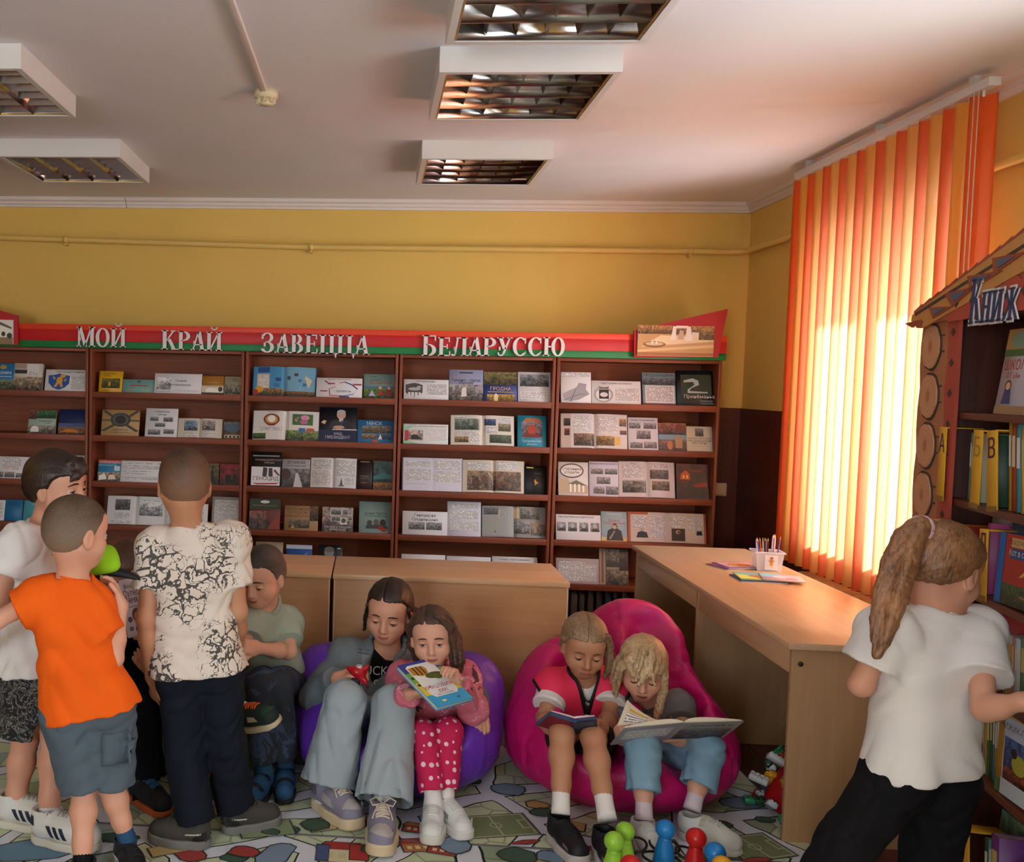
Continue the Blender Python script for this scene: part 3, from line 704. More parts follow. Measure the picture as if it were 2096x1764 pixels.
def bw(u0, v0, u1, v1): return ('p', u0, v0, u1, v1, '#a9a6a6')
def ph(u0, v0, u1, v1, c): return ('p', u0, v0, u1, v1, c)
def t_(u, v, h, s, c=B): return ('t', u, v, h, s, c)
# --- bay 1 (cut by the frame)
mk_book('blue book with a crest beside the left edge, top shelf', -26, 26, 744, 0, '#2b6f9c', [ph(0, 0, 1, .38, '#7f8a6a'), ('e', .55, .86, .13, .08, '#b08a4a'), t_(.55, .6, .1, 'СЛОНИМ', '#e8eef2'), ('r', .1, .5, .9, .515, '#dfe8ee')])
mk_book('brown and white book with a photo strip, leftmost bookcase top shelf', 26, 84, 744, 0, '#cfc4b8', [ph(0, 0, 1, .5, '#b99f86'), ('r', .02, .62, .55, .76, '#3a2620'), ('r', .45, .55, .85, .98, '#d9d5d2'), lines(.5, .57, .82, .72), ('r', 0, .8, .42, 1, '#a5907c')], .03)
mk_sheet('sheet with a blue shield and golden lion crest', 91, 181, 757, 0, [t_(.55, .86, .09, 'Герб города Слонима'), ('g', [(.07, .72), (.2, .75), (.32, .82), (.45, .75), (.56, .72), (.55, .35), (.45, .16), (.32, .06), (.18, .16), (.08, .38)], '#1d4f9c'), ('e', .33, .5, .07, .16, '#d99a2a'), ('e', .40, .70, .06, .09, '#d99a2a'), ('g', [(.26, .4), (.2, .18), (.27, .2), (.33, .42)], '#d99a2a'), ('g', [(.38, .42), (.42, .18), (.36, .2), (.32, .4)], '#d99a2a'), ('g', [(.24, .6), (.16, .7), (.2, .52)], '#d99a2a'), ('g', [(.42, .5), (.5, .62), (.46, .44)], '#d99a2a'), lines(.6, .1, .97, .78)])
mk_book('pale green book with a white church, leftmost bookcase second shelf', 56, 112, 840, 1, '#9db3a4', [ph(0, .62, .3, 1, '#8a4a3a'), ph(.3, .66, 1, 1, '#3f7a46'), t_(.62, .52, .07, 'Слонимские'), t_(.7, .44, .06, 'улицы'), ph(0, 0, 1, .36, '#a89a90'), ('e', .25, .24, .13, .1, '#e9e4dc'), ('g', [(.1, .2), (.4, .2), (.4, .08), (.1, .08)], '#e4ded4')])
mk_book('deep blue book with a sunset skyline, second shelf', 118, 180, 838, 1, '#1b2a58', [('r', 0, .3, 1, .45, '#48558a'), ph(0, 0, 1, .3, '#a06a40'), ('g', [(.1, .1), (.3, .24), (.6, .2), (.7, .08)], '#c9772e')])
mk_sheet('text sheet with small landscape pictures above the dark-haired boy', -16, 60, 934, 2, [lines(.25, .5, .75, .9), t_(.5, .93, .04, 'Жыровичский монастырь'), ('l', .25, .42, .7, .52, '#a8323a'), bw(.05, .05, .3, .3), bw(.33, .05, .6, .3), bw(.63, .05, .9, .25)])
mk_sheet('grey landscape sheet just right of the dark-haired boy', 140, 180, 932, 2, [ph(0, .5, 1, 1, '#b5b9b8'), ('r', 0, .45, 1, .5, '#565c5c')], '#b8bcbc')
mk_sheet('white sheet at the far left of the fourth shelf', -34, 8, 1022, 3, [lines(.1, .1, .9, .9)])
mk_book('plain blue book with dark title, leftmost bookcase fourth shelf', 6, 44, 1022, 3, '#1f6a96', [t_(.5, .82, .06, 'на уроках', '#0f2f4a'), t_(.5, .72, .09, 'памяти', '#0f2f4a')])
mk_book('light teal book half hidden by the white shirt', 46, 92, 1024, 3, '#4f9aa8', [t_(.5, .8, .07, 'Слоним', '#d8e8e8')])
# --- bay 2
mk_book('small yellow book with dark trees on its cover', 201, 249, 760, 0, '#d7a31f', [t_(.45, .85, .07, 'ПО ЛЕСНОМУ', '#4a3a10'), t_(.35, .75, .07, 'КРАЮ', '#4a3a10'), ph(.12, .2, .9, .66, '#7a7020'), ('r', .4, .3, .5, .5, '#c99a20'), t_(.3, .06, .06, 'СЛОНИМ', '#4a3a10')], .012)
mk_book('teal book with red ribbon and yellow lettering', 250, 314, 777, 0, '#6f9a94', [('e', .52, .84, .06, .09, '#2f6a6e'), t_(.25, .8, .06, 'СЛОВА', '#3c6a68'), t_(.8, .8, .06, 'ЖИЗНИ', '#3c6a68'), ('g', [(.2, .52), (.3, .6), (.75, .58), (.85, .54), (.75, .5), (.3, .5)], '#b03a44'), t_(.27, .22, .09, 'СЛОНИМ', '#d6c23a'), t_(.75, .22, .09, 'НА КАРТЕ', '#d6c23a'), t_(.27, .08, .09, 'НА УСПЕХ', '#d6c23a'), t_(.75, .08, .09, 'В СТРАНЕ', '#d6c23a')], .008)
mk_sheet('white title card reading about historic Slonim', 315, 412, 765, 0, [ph(.05, .1, .35, .8, '#f4f0f2'), ('r', .06, .12, .94, .2, '#d5d0d2'), t_(.56, .6, .11, 'Слоним'), t_(.55, .4, .11, 'исторический')])
mk_book('tan book with a white manor picture', 412, 457, 770, 0, '#a9742f', [t_(.5, .65, .05, 'История Слонима', '#d9bb84'), ('r', 0, 0, 1, .48, '#cfc4b0'), ('g', [(.2, .12), (.2, .32), (.35, .38), (.8, .34), (.95, .28), (.95, .12)], '#efe9de'), ph(0, 0, 1, .12, '#6a6440'), ('e', .85, .3, .1, .14, '#4a4030')])
mk_book('thin beige booklet at the end of the top shelf', 458, 497, 771, 0, '#a59a7c', [t_(.45, .84, .06, 'За старым'), t_(.6, .76, .05, 'бастионом'), ph(.05, .05, .95, .6, '#b0a688')], .008)
mk_book('tan book with a dark round ornament and crossed straps', 206, 283, 839, 1, '#b08c5a', [('g', [(.0, .96), (.08, 1), (.5, .58), (.45, .52)], '#4a4038'), ('g', [(1, .96), (.92, 1), (.5, .58), (.55, .52)], '#4a4038'), ('g', [(.0, .2), (.08, .16), (.5, .5), (.45, .58)], '#4a4038'), ('g', [(1, .2), (.92, .16), (.5, .5), (.55, .58)], '#4a4038'), ('g', [(0, .56), (0, .62), (1, .62), (1, .56)], '#5a4e42'), ('e', .5, .62, .27, .27, '#3a3836'), ('e', .5, .62, .2, .2, '#5c5a56'), ('e', .5, .62, .15, .17, '#23211f'), t_(.5, .2, .08, 'ЖЫРОВIЧЫ', '#7a3a20'), t_(.5, .12, .05, 'на старых открытках', '#7a3a20')])
mk_sheet('white sheet with five small church photos', 296, 362, 836, 1, [t_(.5, .86, .06, 'Слонимские'), t_(.5, .76, .06, 'святыни'), bw(.14, .56, .4, .70), bw(.55, .54, .85, .70), bw(.3, .36, .62, .50), bw(.1, .08, .48, .26), bw(.58, .12, .9, .28)])
mk_open('open book with two colour church photographs', 362, 454, 857, 1, [ph(.3, .35, .92, .88, '#8fa9c0'), ('g', [(.45, .36), (.45, .6), (.6, .82), (.75, .6), (.75, .36)], '#b59a78'), lines(.25, .08, .9, .28)], [ph(.12, .38, .7, .9, '#b7a9a0'), ('g', [(.2, .4), (.2, .58), (.4, .8), (.6, .58), (.6, .4)], '#a06a4a'), lines(.12, .08, .75, .3)], '#cfc2b2')
mk_book('brown book with an oval group photo', 455, 495, 861, 1, '#6b4a36', [ph(.05, .35, .95, .92, '#8a8a8a'), ('e', .5, .62, .4, .25, '#5a6a7a'), ('r', .1, .05, .9, .22, '#cdb89a'), ('e', .2, .12, .06, .06, '#2a2420'), ('e', .4, .12, .06, .06, '#2a2420'), ('e', .6, .12, .06, .06, '#2a2420'), ('e', .8, .12, .06, .06, '#2a2420')])
mk_book('red and blue book with white town buildings', 199, 246, 941, 2, '#2f7fa8', [('r', 0, .84, 1, 1, '#b5301f'), t_(.5, .84, .12, 'САЛОНИМЩИНА', '#f0d8d0'), t_(.4, .73, .06, 'новыми маршрутами', '#dceaf0'), ('r', .7, .5, .95, .72, '#cdd6da'), ph(0, 0, 1, .42, '#b7a68c'), ('g', [(.05, .05), (.05, .25), (.3, .38), (.4, .1)], '#ece6de'), ('g', [(.45, .08), (.5, .3), (.7, .34), (.8, .1)], '#e3d4c0'), ('g', [(.45, .3), (.58, .42), (.72, .32)], '#b33a2a')])
mk_sheet('landscape text sheet left of the cream-shirted boy', 246, 334, 943, 2, [lines(.05, .84, .95, .93, B), lines(.04, .62, .96, .78), lines(.04, .48, .7, .54), lines(.04, .34, .6, .4), lines(.04, .1, .96, .26)])
mk_book('yellow and black book right of the cream-shirted boy', 420, 446, 949, 2, '#b08a3a', [ph(.0, 0, 1, .98, '#6a5a2a'), ('g', [(.3, .1), (.5, .9), (.6, .5), (.8, .1)], '#171512')])
mk_book('dark red book at the end of the third shelf', 449, 494, 950, 2, '#6a1418', [ph(0, 0, 1, 1, '#a0201e'), ('g', [(.25, .05), (.25, .5), (.5, .5), (.5, .05)], '#140a0a'), ('g', [(.6, .05), (.62, .55), (.75, .5), (.78, .05)], '#140a0a')])
mk_open('open book with a dark photo and grey map page', 216, 338, 1016, 3, [ph(.28, .5, .8, .88, '#7a7676'), lines(.28, .2, .8, .42), lines(.15, .04, .85, .14)], [ph(.12, .32, .9, .78, '#dcdcdc'), lines(.2, .82, .8, .9)], '#d6d2d0', '#2a2826')
mk_sheet('sheet half hidden by the cream-shirted boy', 338, 424, 1030, 3, [lines(.1, .1, .9, .85)])
mk_sheet('grey text sheet beside the upright, fourth shelf', 432, 495, 1017, 3, [lines(.08, .08, .92, .9, '#5a5656')], '#a9a19c')
# --- bay 3
mk_open('open blue atlas with a beige country map', 517, 645, 752, 0, [('r', .0, 0, 1, 1, '#3f86b0'), ('r', .12, .25, .52, .75, '#d2b89a'), lines(.15, .3, .5, .7, '#8a6a4a'), ('r', .14, .8, .52, .98, '#1f4a8a'), ph(0, 0, 1, .25, '#9a7a4a'), ('r', .72, .5, .9, .62, '#23477a'), ('r', .66, .3, .85, .42, '#3a6aa0'), ('e', .2, .22, .14, .1, '#d69a2a'), ('e', .08, .12, .08, .1, '#b0302a')], [('r', 0, 0, 1, 1, '#6fa0b8'), ('g', [(.05, .4), (.1, .65), (.3, .85), (.55, .9), (.7, .7), (.9, .55), (.8, .3), (.5, .22), (.2, .25)], '#cdbf9c'), ('r', .32, .68, .45, .78, '#5a3a2a'), ('r', .1, .55, .2, .68, '#3a4a5a'), ('r', .45, .48, .56, .58, '#4a6a9a'), ('r', .6, .34, .72, .44, '#2f6a8a'), ph(0, 0, 1, .16, '#8a6a3a')], '#7fb0c8', '#2a6a9c')
mk_sheet('white sheet with a red and blue outline map', 647, 741, 774, 0, [t_(.5, .9, .07, 'Беларусь туристическая', '#8a2a30')]+[('g', [(a[0]-.008, a[1]-.02), (b[0]-.008, b[1]-.02), (b[0]+.008, b[1]+.02), (a[0]+.008, a[1]+.02)], c) for a, b, c in (((.3, .1), (.28, .45), '#b03040'), ((.28, .45), (.42, .55), '#b03040'), ((.42, .55), (.5, .75), '#b03040'), ((.5, .75), (.62, .8), '#b03040'), ((.62, .8), (.78, .66), '#2a3a7a'), ((.78, .66), (.9, .45), '#2a3a7a'), ((.9, .45), (.82, .2), '#2a3a7a'), ((.82, .2), (.6, .1), '#2a3a7a'), ((.6, .1), (.3, .1), '#b03040'), ((.18, .85), (.3, .66), '#2a2a3a'))]+[('r', .24, .68, .4, .75, '#b03040'), ('r', .08, .3, .24, .36, '#b03040'), ('r', .8, .64, .98, .72, '#b03040'), t_(.6, .28, .1, 'БЕЛАРУСЬ', '#2a3a7a'), ('r', .5, .02, .72, .09, '#2a5a9a')])
mk_book('green picture book with two dancing children', 744, 812, 766, 0, '#7f9a92', [t_(.3, .86, .06, 'С чего'), t_(.35, .74, .05, 'начинается'), t_(.5, .58, .12, 'БЕЛАРУСЬ', '#b32a34'), ('r', 0, .42, 1, .5, '#456a8a'), ph(0, 0, 1, .42, '#6a8a3a'), ('g', [(.42, .15), (.5, .4), (.6, .15)], '#b02a30'), ('e', .5, .44, .05, .05, '#d9a98a'), ('g', [(.66, .12), (.68, .38), (.84, .38), (.86, .12)], '#8a1f24'), ('e', .76, .43, .05, .05, '#d9a98a'), ('g', [(.15, .1), (.25, .35), (.35, .1)], '#b8a8c8')])
mk_open('open book with a round emblem and pink peonies', 516, 652, 842, 1, [('e', .56, .7, .25, .2, '#8a2a26'), ('e', .56, .7, .19, .15, '#c99a3a'), ('e', .56, .72, .12, .12, '#e9e4dc'), ('g', [(.4, .54), (.72, .54), (.64, .48), (.48, .48)], '#8a2a26'), lines(.2, .3, .9, .46), ph(0, .02, .4, .22, '#5a7a3a'), t_(.6, .94, .035, 'ГЕРБ БЕЛАРУСИ')], [('r', .2, .52, .82, .9, '#3f6a32'), ('e', .42, .7, .15, .1, '#c9789a'), ('e', .58, .78, .13, .09, '#d88aa8'), ('e', .55, .63, .12, .08, '#b8648a'), ph(0, 0, 1, .34, '#8aa05a'), ('r', .4, .28, .6, .42, '#3a6aa0'), ('g', [(.6, .3), (.9, .3), (.85, .42), (.65, .42)], '#b05a3a')], '#ddd6d0')
mk_book('black book with a portrait of a man in a dark suit at a desk', 652, 730, 834, 1, '#14131c', [('r', 0, 0, 1, .34, '#141d40'), ('e', .58, .78, .12, .13, '#c99a86'), ('e', .58, .86, .115, .07, '#b9aaa2'), ('r', .53, .58, .63, .68, '#c9c4c4'), ('g', [(.25, .36), (.3, .58), (.5, .66), (.58, .5), (.68, .66), (.85, .58), (.92, .36)], '#23242e'), ('g', [(.56, .44), (.58, .62), (.62, .62), (.62, .44)], '#3a3f5a'), ('r', .35, .34, 1, .37, '#c9c2bc'), ('e', .52, .42, .15, .05, '#c48f78'), ('g', [(.05, .55), (.12, .62), (.2, .6), (.15, .5)], '#cfae80'), t_(.5, .2, .075, 'НАШ', '#c9c6cc'), t_(.5, .09, .085, 'ПРЕЗИДЕНТ', '#c9c6cc')])
mk_book('blue book with city pictures lettered for the capital', 731, 808, 860, 1, '#2f6fa0', [t_(.45, .78, .15, 'МIНСК', '#dfe6ea'), ph(.12, .42, .9, .74, '#9a8a70'), ph(.12, .16, .5, .38, '#b08a6a'), ph(.52, .16, .9, .42, '#5a7aa0'), ('g', [(.55, .16), (.62, .38), (.66, .16)], '#e9e4dc'), ('r', .4, .0, .55, .14, '#a8523a')])
mk_book('black and white book with torn-paper title, third shelf', 512, 575, 925, 2, '#151313', [('r', .02, .02, .95, .56, '#e4dcdc'), ('r', .05, .86, .92, .90, '#8a8684'), t_(.6, .74, .05, 'ГЕНОЦИД БЕЛОРУССКОГО', '#c9a8a0'), t_(.6, .66, .05, 'НАРОДА', '#c9a8a0'), ('g', [(.38, .28), (.4, .55), (.54, .53), (.52, .28)], '#3a3838'), ('g', [(.58, .28), (.58, .53), (.7, .53), (.72, .28)], '#3a3838'), t_(.5, .17, .11, 'ГЕНОЦИД', '#2a1a1a'), ('g', [(.05, .1), (.2, .04), (.85, .06), (.93, .12), (.85, .1), (.2, .08)], '#a8201f'), ('g', [(.78, .5), (.95, .32), (.9, .3), (.74, .45)], '#6a2a26')])
mk_book('grey book showing a column of people on a road', 576, 633, 940, 2, '#a8a3a3', [t_(.5, .84, .1, 'ВЕЛИКАЯ', '#2a2626'), t_(.5, .74, .05, 'Отечественная война', '#4a2a2a'), ph(0, 0, 1, .66, '#8a8484'), ('g', [(.42, .0), (.5, .5), (.58, .5), (.75, 0)], '#c9c4c4'), ('e', .15, .45, .18, .2, '#4a2a26')])
mk_open('open white book with text and a small monument', 634, 729, 938, 2, [lines(.08, .62, .9, .94), lines(.05, .08, .95, .56, '#6a6464')], [lines(.1, .4, .95, .94), ('g', [(.3, .08), (.36, .34), (.42, .08)], '#4a4444'), ('r', .24, .05, .48, .09, '#6a6464'), lines(.5, .1, .9, .35)], '#d8d3d2')
mk_book('narrow dark maroon book on the third shelf', 730, 761, 942, 2, '#2a1214', [('r', .2, .93, .8, .96, '#a8906a'), t_(.5, .42, .05, 'ГРОДНО', '#b08a5a'), ('r', .2, .36, .85, .37, '#b08a5a'), t_(.5, .2, .05, 'память', '#b08a5a')], .03)
mk_book('dark book with a lakeside painting', 763, 806, 944, 2, '#1f2a2a', [ph(0, 0, 1, 1, '#4a6a6a'), ph(0, 0, 1, .25, '#b0702a'), ('g', [(0, .45), (.5, .6), (1, .5), (1, .4), (0, .35)], '#3a7a7a')])
mk_book('dark green and red book with a crowd picture', 509, 572, 1021, 3, '#6a2c22', [('r', 0, .66, 1, 1, '#2a3a22'), ('e', .5, .9, .15, .05, '#dcd6cc'), t_(.5, .76, .05, 'Партизанскими тропами', '#a8704a'), ('g', [(0, .62), (.4, .5), (.7, .2), (.6, 0), (0, 0)], '#3a1f1c'), ph(0, 0, .55, .6, '#8a5a4a'), ('g', [(.7, .2), (1, .45), (1, 0), (.6, 0)], '#8a3a2a')], .02)
mk_book('tan book with a sepia soldiers photograph', 581, 650, 1035, 3, '#a5815a', [t_(.4, .82, .11, 'МАЛЕНЬКИЕ', '#6a4a2a'), t_(.4, .68, .11, 'СОЛДАТЫ', '#6a4a2a'), t_(.4, .54, .09, 'БОЛЬШОЙ ВОЙНЫ', '#8a2a22'), ph(.75, .4, 1, 1, '#7a5a3a'), ph(.12, .1, .75, .44, '#8a7a66'), ('g', [(.2, .1), (.26, .22), (.32, .1)], '#c9a02a')])
mk_book('grey-pink book with pasted portrait photographs', 659, 722, 1038, 3, '#8f7a74', [ph(0, 0, 1, 1, '#c2a8a0'), ('r', .26, .68, .62, .95, '#d6d0cc'), bw(.28, .7, .6, .92), ('r', .64, .7, .85, .96, '#cfc8c4'), bw(.66, .72, .83, .92), ('r', .28, .42, .6, .66, '#d6d0cc'), bw(.3, .44, .58, .64), ('r', .58, .3, .8, .58, '#e0dad6'), ('e', .69, .46, .08, .1, '#5a5452'), ('r', .82, .46, .98, .7, '#cfc8c4'), bw(.84, .48, .96, .67), t_(.5, .16, .07, 'УНЕСЕНО И ТРАГЕДИЯ', '#ded6d2'), t_(.5, .06, .07, 'СЕМЬИ КАЗЕЙ', '#ded6d2')])
mk_book('pale teal book with three young faces and a red flower', 734, 802, 1027, 3, '#8fa9a6', [t_(.5, .58, .075, 'ЮНЫЕ ГЕРОИ', '#3a2a26'), ('r', .15, .53, .9, .545, '#4a5a5a'), ('e', .32, .32, .08, .09, '#4a4242'), ('e', .52, .34, .08, .1, '#6a5a52'), ('e', .72, .33, .09, .11, '#3a2422'), ('g', [(.2, .14), (.24, .26), (.45, .26), (.8, .28), (.9, .14)], '#3f3a3a'), ('e', .66, .17, .09, .07, '#a8261f'), ('e', .76, .1, .08, .06, '#b52a22')])
mk_book('beige book on the low shelf behind the boy in the polo shirt', 521, 577, 1109, 4, '#b09a80', [t_(.5, .85, .05, 'ТРОПЫ', '#4a3a2e'), t_(.6, .68, .09, 'ЗЕМЛЯ', '#3a2a22')])
mk_book('bright blue book with a starburst on the low shelf', 584, 637, 1115, 4, '#2a55a0', [('r', 0, .86, 1, 1, '#cfd8e8'), ('g', [(.5, .5), (.1, .62), (.45, .45)], '#9ab8e8'), ('g', [(.5, .5), (.9, .8), (.55, .42)], '#9ab8e8'), ('g', [(.5, .5), (.95, .5), (.6, .4)], '#9ab8e8')])
mk_book('black book with a pale face on the low shelf', 650, 700, 1115, 4, '#17161a', [('e', .45, .74, .2, .18, '#8f8a88'), ('e', .45, .84, .2, .1, '#6a6664'), ('g', [(.15, .4), (.3, .56), (.6, .56), (.75, .4)], '#3a3838'), ('r', .78, .86, .92, .9, '#b8b4b0')])
# --- bay 4
mk_sheet('white sheet with a dark deer crest', 826, 918, 777, 0, [('g', [(.04, .72), (.14, .78), (.24, .82), (.34, .78), (.42, .72), (.42, .35), (.34, .2), (.23, .12), (.12, .2), (.04, .35)], '#4a4646'), ('e', .24, .52, .14, .08, '#a9a5a3'), ('e', .34, .62, .05, .06, '#a9a5a3'), ('g', [(.1, .2), (.1, .36), (.38, .36), (.38, .2), (.24, .14)], '#d6d2d0'), ('r', .15, .2, .17, .36, '#4a4646'), ('r', .23, .16, .25, .36, '#4a4646'), ('r', .31, .2, .33, .36, '#4a4646'), t_(.48, .87, .07, 'Герб города Гродно'), lines(.52, .26, .96, .76)])
mk_book('grey-blue book titled for a town over a snowy roofscape', 919, 989, 757, 0, '#9a9bb4', [('r', .3, .88, .7, .92, '#3a3a48'), t_(.5, .62, .09, 'Гродно - город'), t_(.5, .54, .08, 'королей'), ph(0, 0, 1, .52, '#b0a4a0'), ('g', [(.35, .12), (.38, .4), (.5, .44), (.52, .14)], '#dcd4cc')])
mk_book('dark blue city album with golden roofs', 990, 1060, 762, 0, '#1f2f78', [ph(0, .55, 1, 1, '#8a7a4a'), t_(.5, .38, .12, 'ГРОДНА', '#d6b46a'), ('r', .12, .31, .88, .335, '#b89a5a'), ph(.1, 0, .9, .24, '#d0a04a'), ('g', [(.3, 0), (.3, .2), (.36, .28), (.42, .2), (.42, 0)], '#e6cf9a')])
mk_sheet('white sheet with a wide dark river photograph', 1060, 1129, 762, 0, [ph(.06, .52, .92, .92, '#8f9294'), lines(.06, .1, .92, .36), ('r', .06, .40, .92, .42, '#c9c4c6')], '#d2cccc')
mk_sheet('white sheet with a photo of a man at a red flag desk', 825, 917, 868, 1, [('g', [(.0, .98), (.3, .98), (.0, .6)], '#8fc4a4'), ('g', [(0, .2), (.4, .02), (0, .02)], '#8fc4a4'), ph(.03, .16, .44, .7, '#d6c2b4'), ('r', .03, .2, .12, .68, '#b03a34'), ('e', .26, .56, .045, .09, '#d9b09a'), ('g', [(.16, .2), (.18, .42), (.26, .48), (.34, .42), (.38, .2)], '#2a2a30'), ('r', .1, .16, .44, .22, '#c9b8a0'), lines(.04, .86, .96, .94, '#3a6a4a'), lines(.5, .2, .96, .76, '#b8b4b4')], '#dcdcda')
mk_open('open book with river photographs and dense text', 922, 1053, 851, 1, [ph(.12, .5, .92, .88, '#8f9a8a'), ph(.12, .08, .55, .28, '#b8966a'), lines(.12, .32, .92, .46), lines(.6, .08, .92, .28), lines(.1, .9, .6, .96)], [ph(.06, .66, .42, .88, '#5a6a9a'), ph(.5, .48, .9, .74, '#9a8a6a'), ph(.22, .08, .92, .36, '#5f7050'), lines(.06, .4, .46, .62), lines(.5, .76, .9, .92)], '#d8ccbc')
mk_book('teal book with an arch-shaped castle picture', 1059, 1118, 851, 1, '#2a86a0', [('g', [(.15, .3), (.15, .78), (.3, .92), (.75, .92), (.85, .8), (.85, .3)], '#b06a44'), ph(.15, .32, .85, .8, '#a08a90'), ('e', .5, .55, .16, .16, '#b0402a'), ('r', .25, .3, .75, .42, '#7a2a22'), t_(.5, .16, .07, 'Гродненская', '#bfe0e6'), t_(.5, .06, .06, 'область', '#bfe0e6')])
mk_open('pair of pale text sheets side by side', 824, 946, 938, 2, [lines(.08, .72, .92, .9), lines(.06, .3, .94, .64), ('r', .05, .2, .8, .21, '#9a92a4')], [lines(.08, .66, .94, .94), lines(.06, .28, .94, .6)], '#d2ccd8', '#bdb6c4', .002)
mk_open('open history album with horsemen pictures', 946, 1073, 943, 2, [lines(.12, .72, .9, .92), ph(.15, .06, 1, .66, '#a88a6a'), ('e', .4, .3, .1, .12, '#5a3426'), ('e', .7, .4, .1, .14, '#6a4430')], [lines(.08, .72, .85, .94), ph(0, .06, .9, .66, '#94705a'), ('e', .3, .24, .16, .1, '#7a3a2a'), ('e', .6, .45, .1, .12, '#5a4a36')], '#cfc0ac')
mk_book('black book with a small orange star', 1074, 1119, 954, 2, '#141214', [('r', .08, .92, .4, .96, '#c9b85a'), t_(.6, .72, .05, 'Память', '#8a8684'), ('g', [(.42, .48), (.5, .54), (.52, .46), (.64, .4), (.52, .36), (.46, .3), (.46, .4)], '#d68a3a')], .02)
mk_sheet('white title card about Grodno region with two black photos', 823, 915, 1046, 3, [t_(.5, .78, .12, 'Геноцид на'), t_(.5, .6, .12, 'Гродненщине'), bw(.14, .22, .5, .54), bw(.53, .22, .88, .54)])
mk_sheet('pale lilac full text sheet, fourth shelf', 915, 984, 1027, 3, [lines(.1, .8, .9, .92), lines(.08, .5, .92, .74), lines(.08, .16, .92, .44)], '#cfc8d2')
mk_open('open atlas with a green regional map and old photos', 986, 1117, 1037, 3, [('r', 0, .04, 1, 1, '#9a9690'), ('g', [(.1, .22), (.15, .5), (.45, .62), (.6, .85), (.85, .8), (.8, .55), (.95, .4), (.7, .3), (.4, .14)], '#8f9a7c'), ('e', .6, .75, .14, .14, '#b0a894'), ph(.04, .72, .5, .95, '#8a8684'), ('g', [(.4, .14), (.7, .28), (.95, .38), (.93, .42), (.68, .32), (.38, .18)], '#6a3a36')], [ph(.2, .6, .82, .94, '#8f8a80'), ('r', .0, .62, .16, .95, '#c9b48a'), ph(.02, .12, .5, .52, '#a09a94'), ph(.54, .08, 1, .48, '#a08a70')], '#8f8a84', '#2a2826')
for k, (a, b, y, s) in enumerate(((821, 911, 1134, ''), (913, 1004, 1138, ''), (1007, 1100, 1139, 'Пионеры - герои Гродненщины'))):
    mk_sheet(['white sheet showing above the left part of the middle desk', 'white sheet showing above the middle of the middle desk', 'sheet with a printed heading showing above the right of the middle desk'][k], a, b, y, 4, ([t_(.5, .86, .06, s)] if s else [lines(.1, .2, .9, .8)]))
# --- bay 5
mk_sheet('white sheet with a grey district map', 1148, 1210, 762, 0, [lines(.05, .86, .95, .97), ('g', [(.1, .1), (.05, .3), (.3, .42), (.5, .5), (.6, .66), (.85, .62), (.82, .45), (.95, .3), (.6, .12), (.3, .06)], '#a19a9c'), ('g', [(.1, .1), (.6, .3), (.95, .3), (.6, .28), (.1, .08)], '#6a6466'), ('g', [(.3, .06), (.5, .5), (.52, .5), (.34, .06)], '#6a6466')])
mk_sheet('landscape sheet with an ornate bison crest', 1211, 1312, 780, 0, [t_(.5, .86, .07, 'Герб Гродненской области'), ('e', .24, .4, .2, .34, '#a8a2a0'), ('e', .24, .4, .15, .27, '#dedad8'), ('r', .15, .22, .35, .62, '#2e2a2c'), ('e', .25, .40, .08, .1, '#d0cac8'), ('g', [(.17, .64), (.33, .64), (.36, .76), (.25, .7), (.14, .76)], '#6a6462'), lines(.48, .14, .96, .7)])
mk_book('grey book with a town strip and white text panel', 1316, 1385, 763, 0, '#7f9096', [('t', .5, .88, .08, 'ГРОДНЕНЩИНА', '#2a3a48'), ph(0, .62, 1, .84, '#6a7684'), ('r', .08, .06, .96, .6, '#d6d4d2'), lines(.1, .1, .92, .56, B), ph(0, 0, 1, .06, '#8a4a4a')])
mk_book('nearly black landscape album with a silver river', 1386, 1461, 759, 0, '#10161c', [('r', .12, .3, .96, .88, '#1f3428'), ('g', [(.2, .72), (.45, .78), (.6, .72), (.62, .6), (.4, .5), (.35, .42), (.85, .4), (.85, .36), (.3, .36), (.3, .46), (.5, .6), (.45, .68), (.2, .66)], '#a8b4bc'), t_(.62, .22, .1, 'Принёманье', '#cfd4d8'), t_(.8, .12, .06, 'Природа', '#a8b0b4'), t_(.8, .05, .05, 'фотоальбом', '#a8b0b4')], .02)
mk_open('open illustrated book with candle-lit interiors', 1148, 1285, 848, 1, [('r', 0, 0, .3, 1, '#c2aa9c'), ph(.08, .64, .28, .86, '#5a4040'), ph(.1, .36, .26, .56, '#8a4030'), ph(.38, .06, 1, .42, '#94705a'), lines(.38, .48, .92, .94)], [lines(.06, .45, .7, .92), ph(.06, .08, .6, .36, '#b08a4a'), ('r', .62, .1, .78, .34, '#d6a83a'), ph(.76, .66, .98, .88, '#c08a40'), ph(.78, .42, .98, .54, '#8a4a3a')], '#d4c8c4')
mk_sheet('white sheet with five grey church photos, second shelf right', 1286, 1348, 855, 1, [t_(.5, .9, .05, 'Храмы Гродненщины'), bw(.04, .66, .42, .84), bw(.52, .66, .95, .84), bw(.28, .34, .75, .6), bw(.06, .06, .48, .24), bw(.52, .06, .95, .26)], '#d6d0d6')
mk_book('red-brown book with a stone tower picture', 1349, 1406, 866, 1, '#7a3a2c', [ph(0, .58, 1, 1, '#a06048'), ('e', .72, .86, .12, .1, '#7a2a22'), ('r', 0, .4, 1, .58, '#7a9ab0'), ph(0, 0, 1, .4, '#8a6a50'), ('g', [(.6, .1), (.6, .48), (.7, .58), (.85, .46), (.85, .1)], '#b08a66'), ('e', .4, .2, .1, .16, '#c07a4a')])
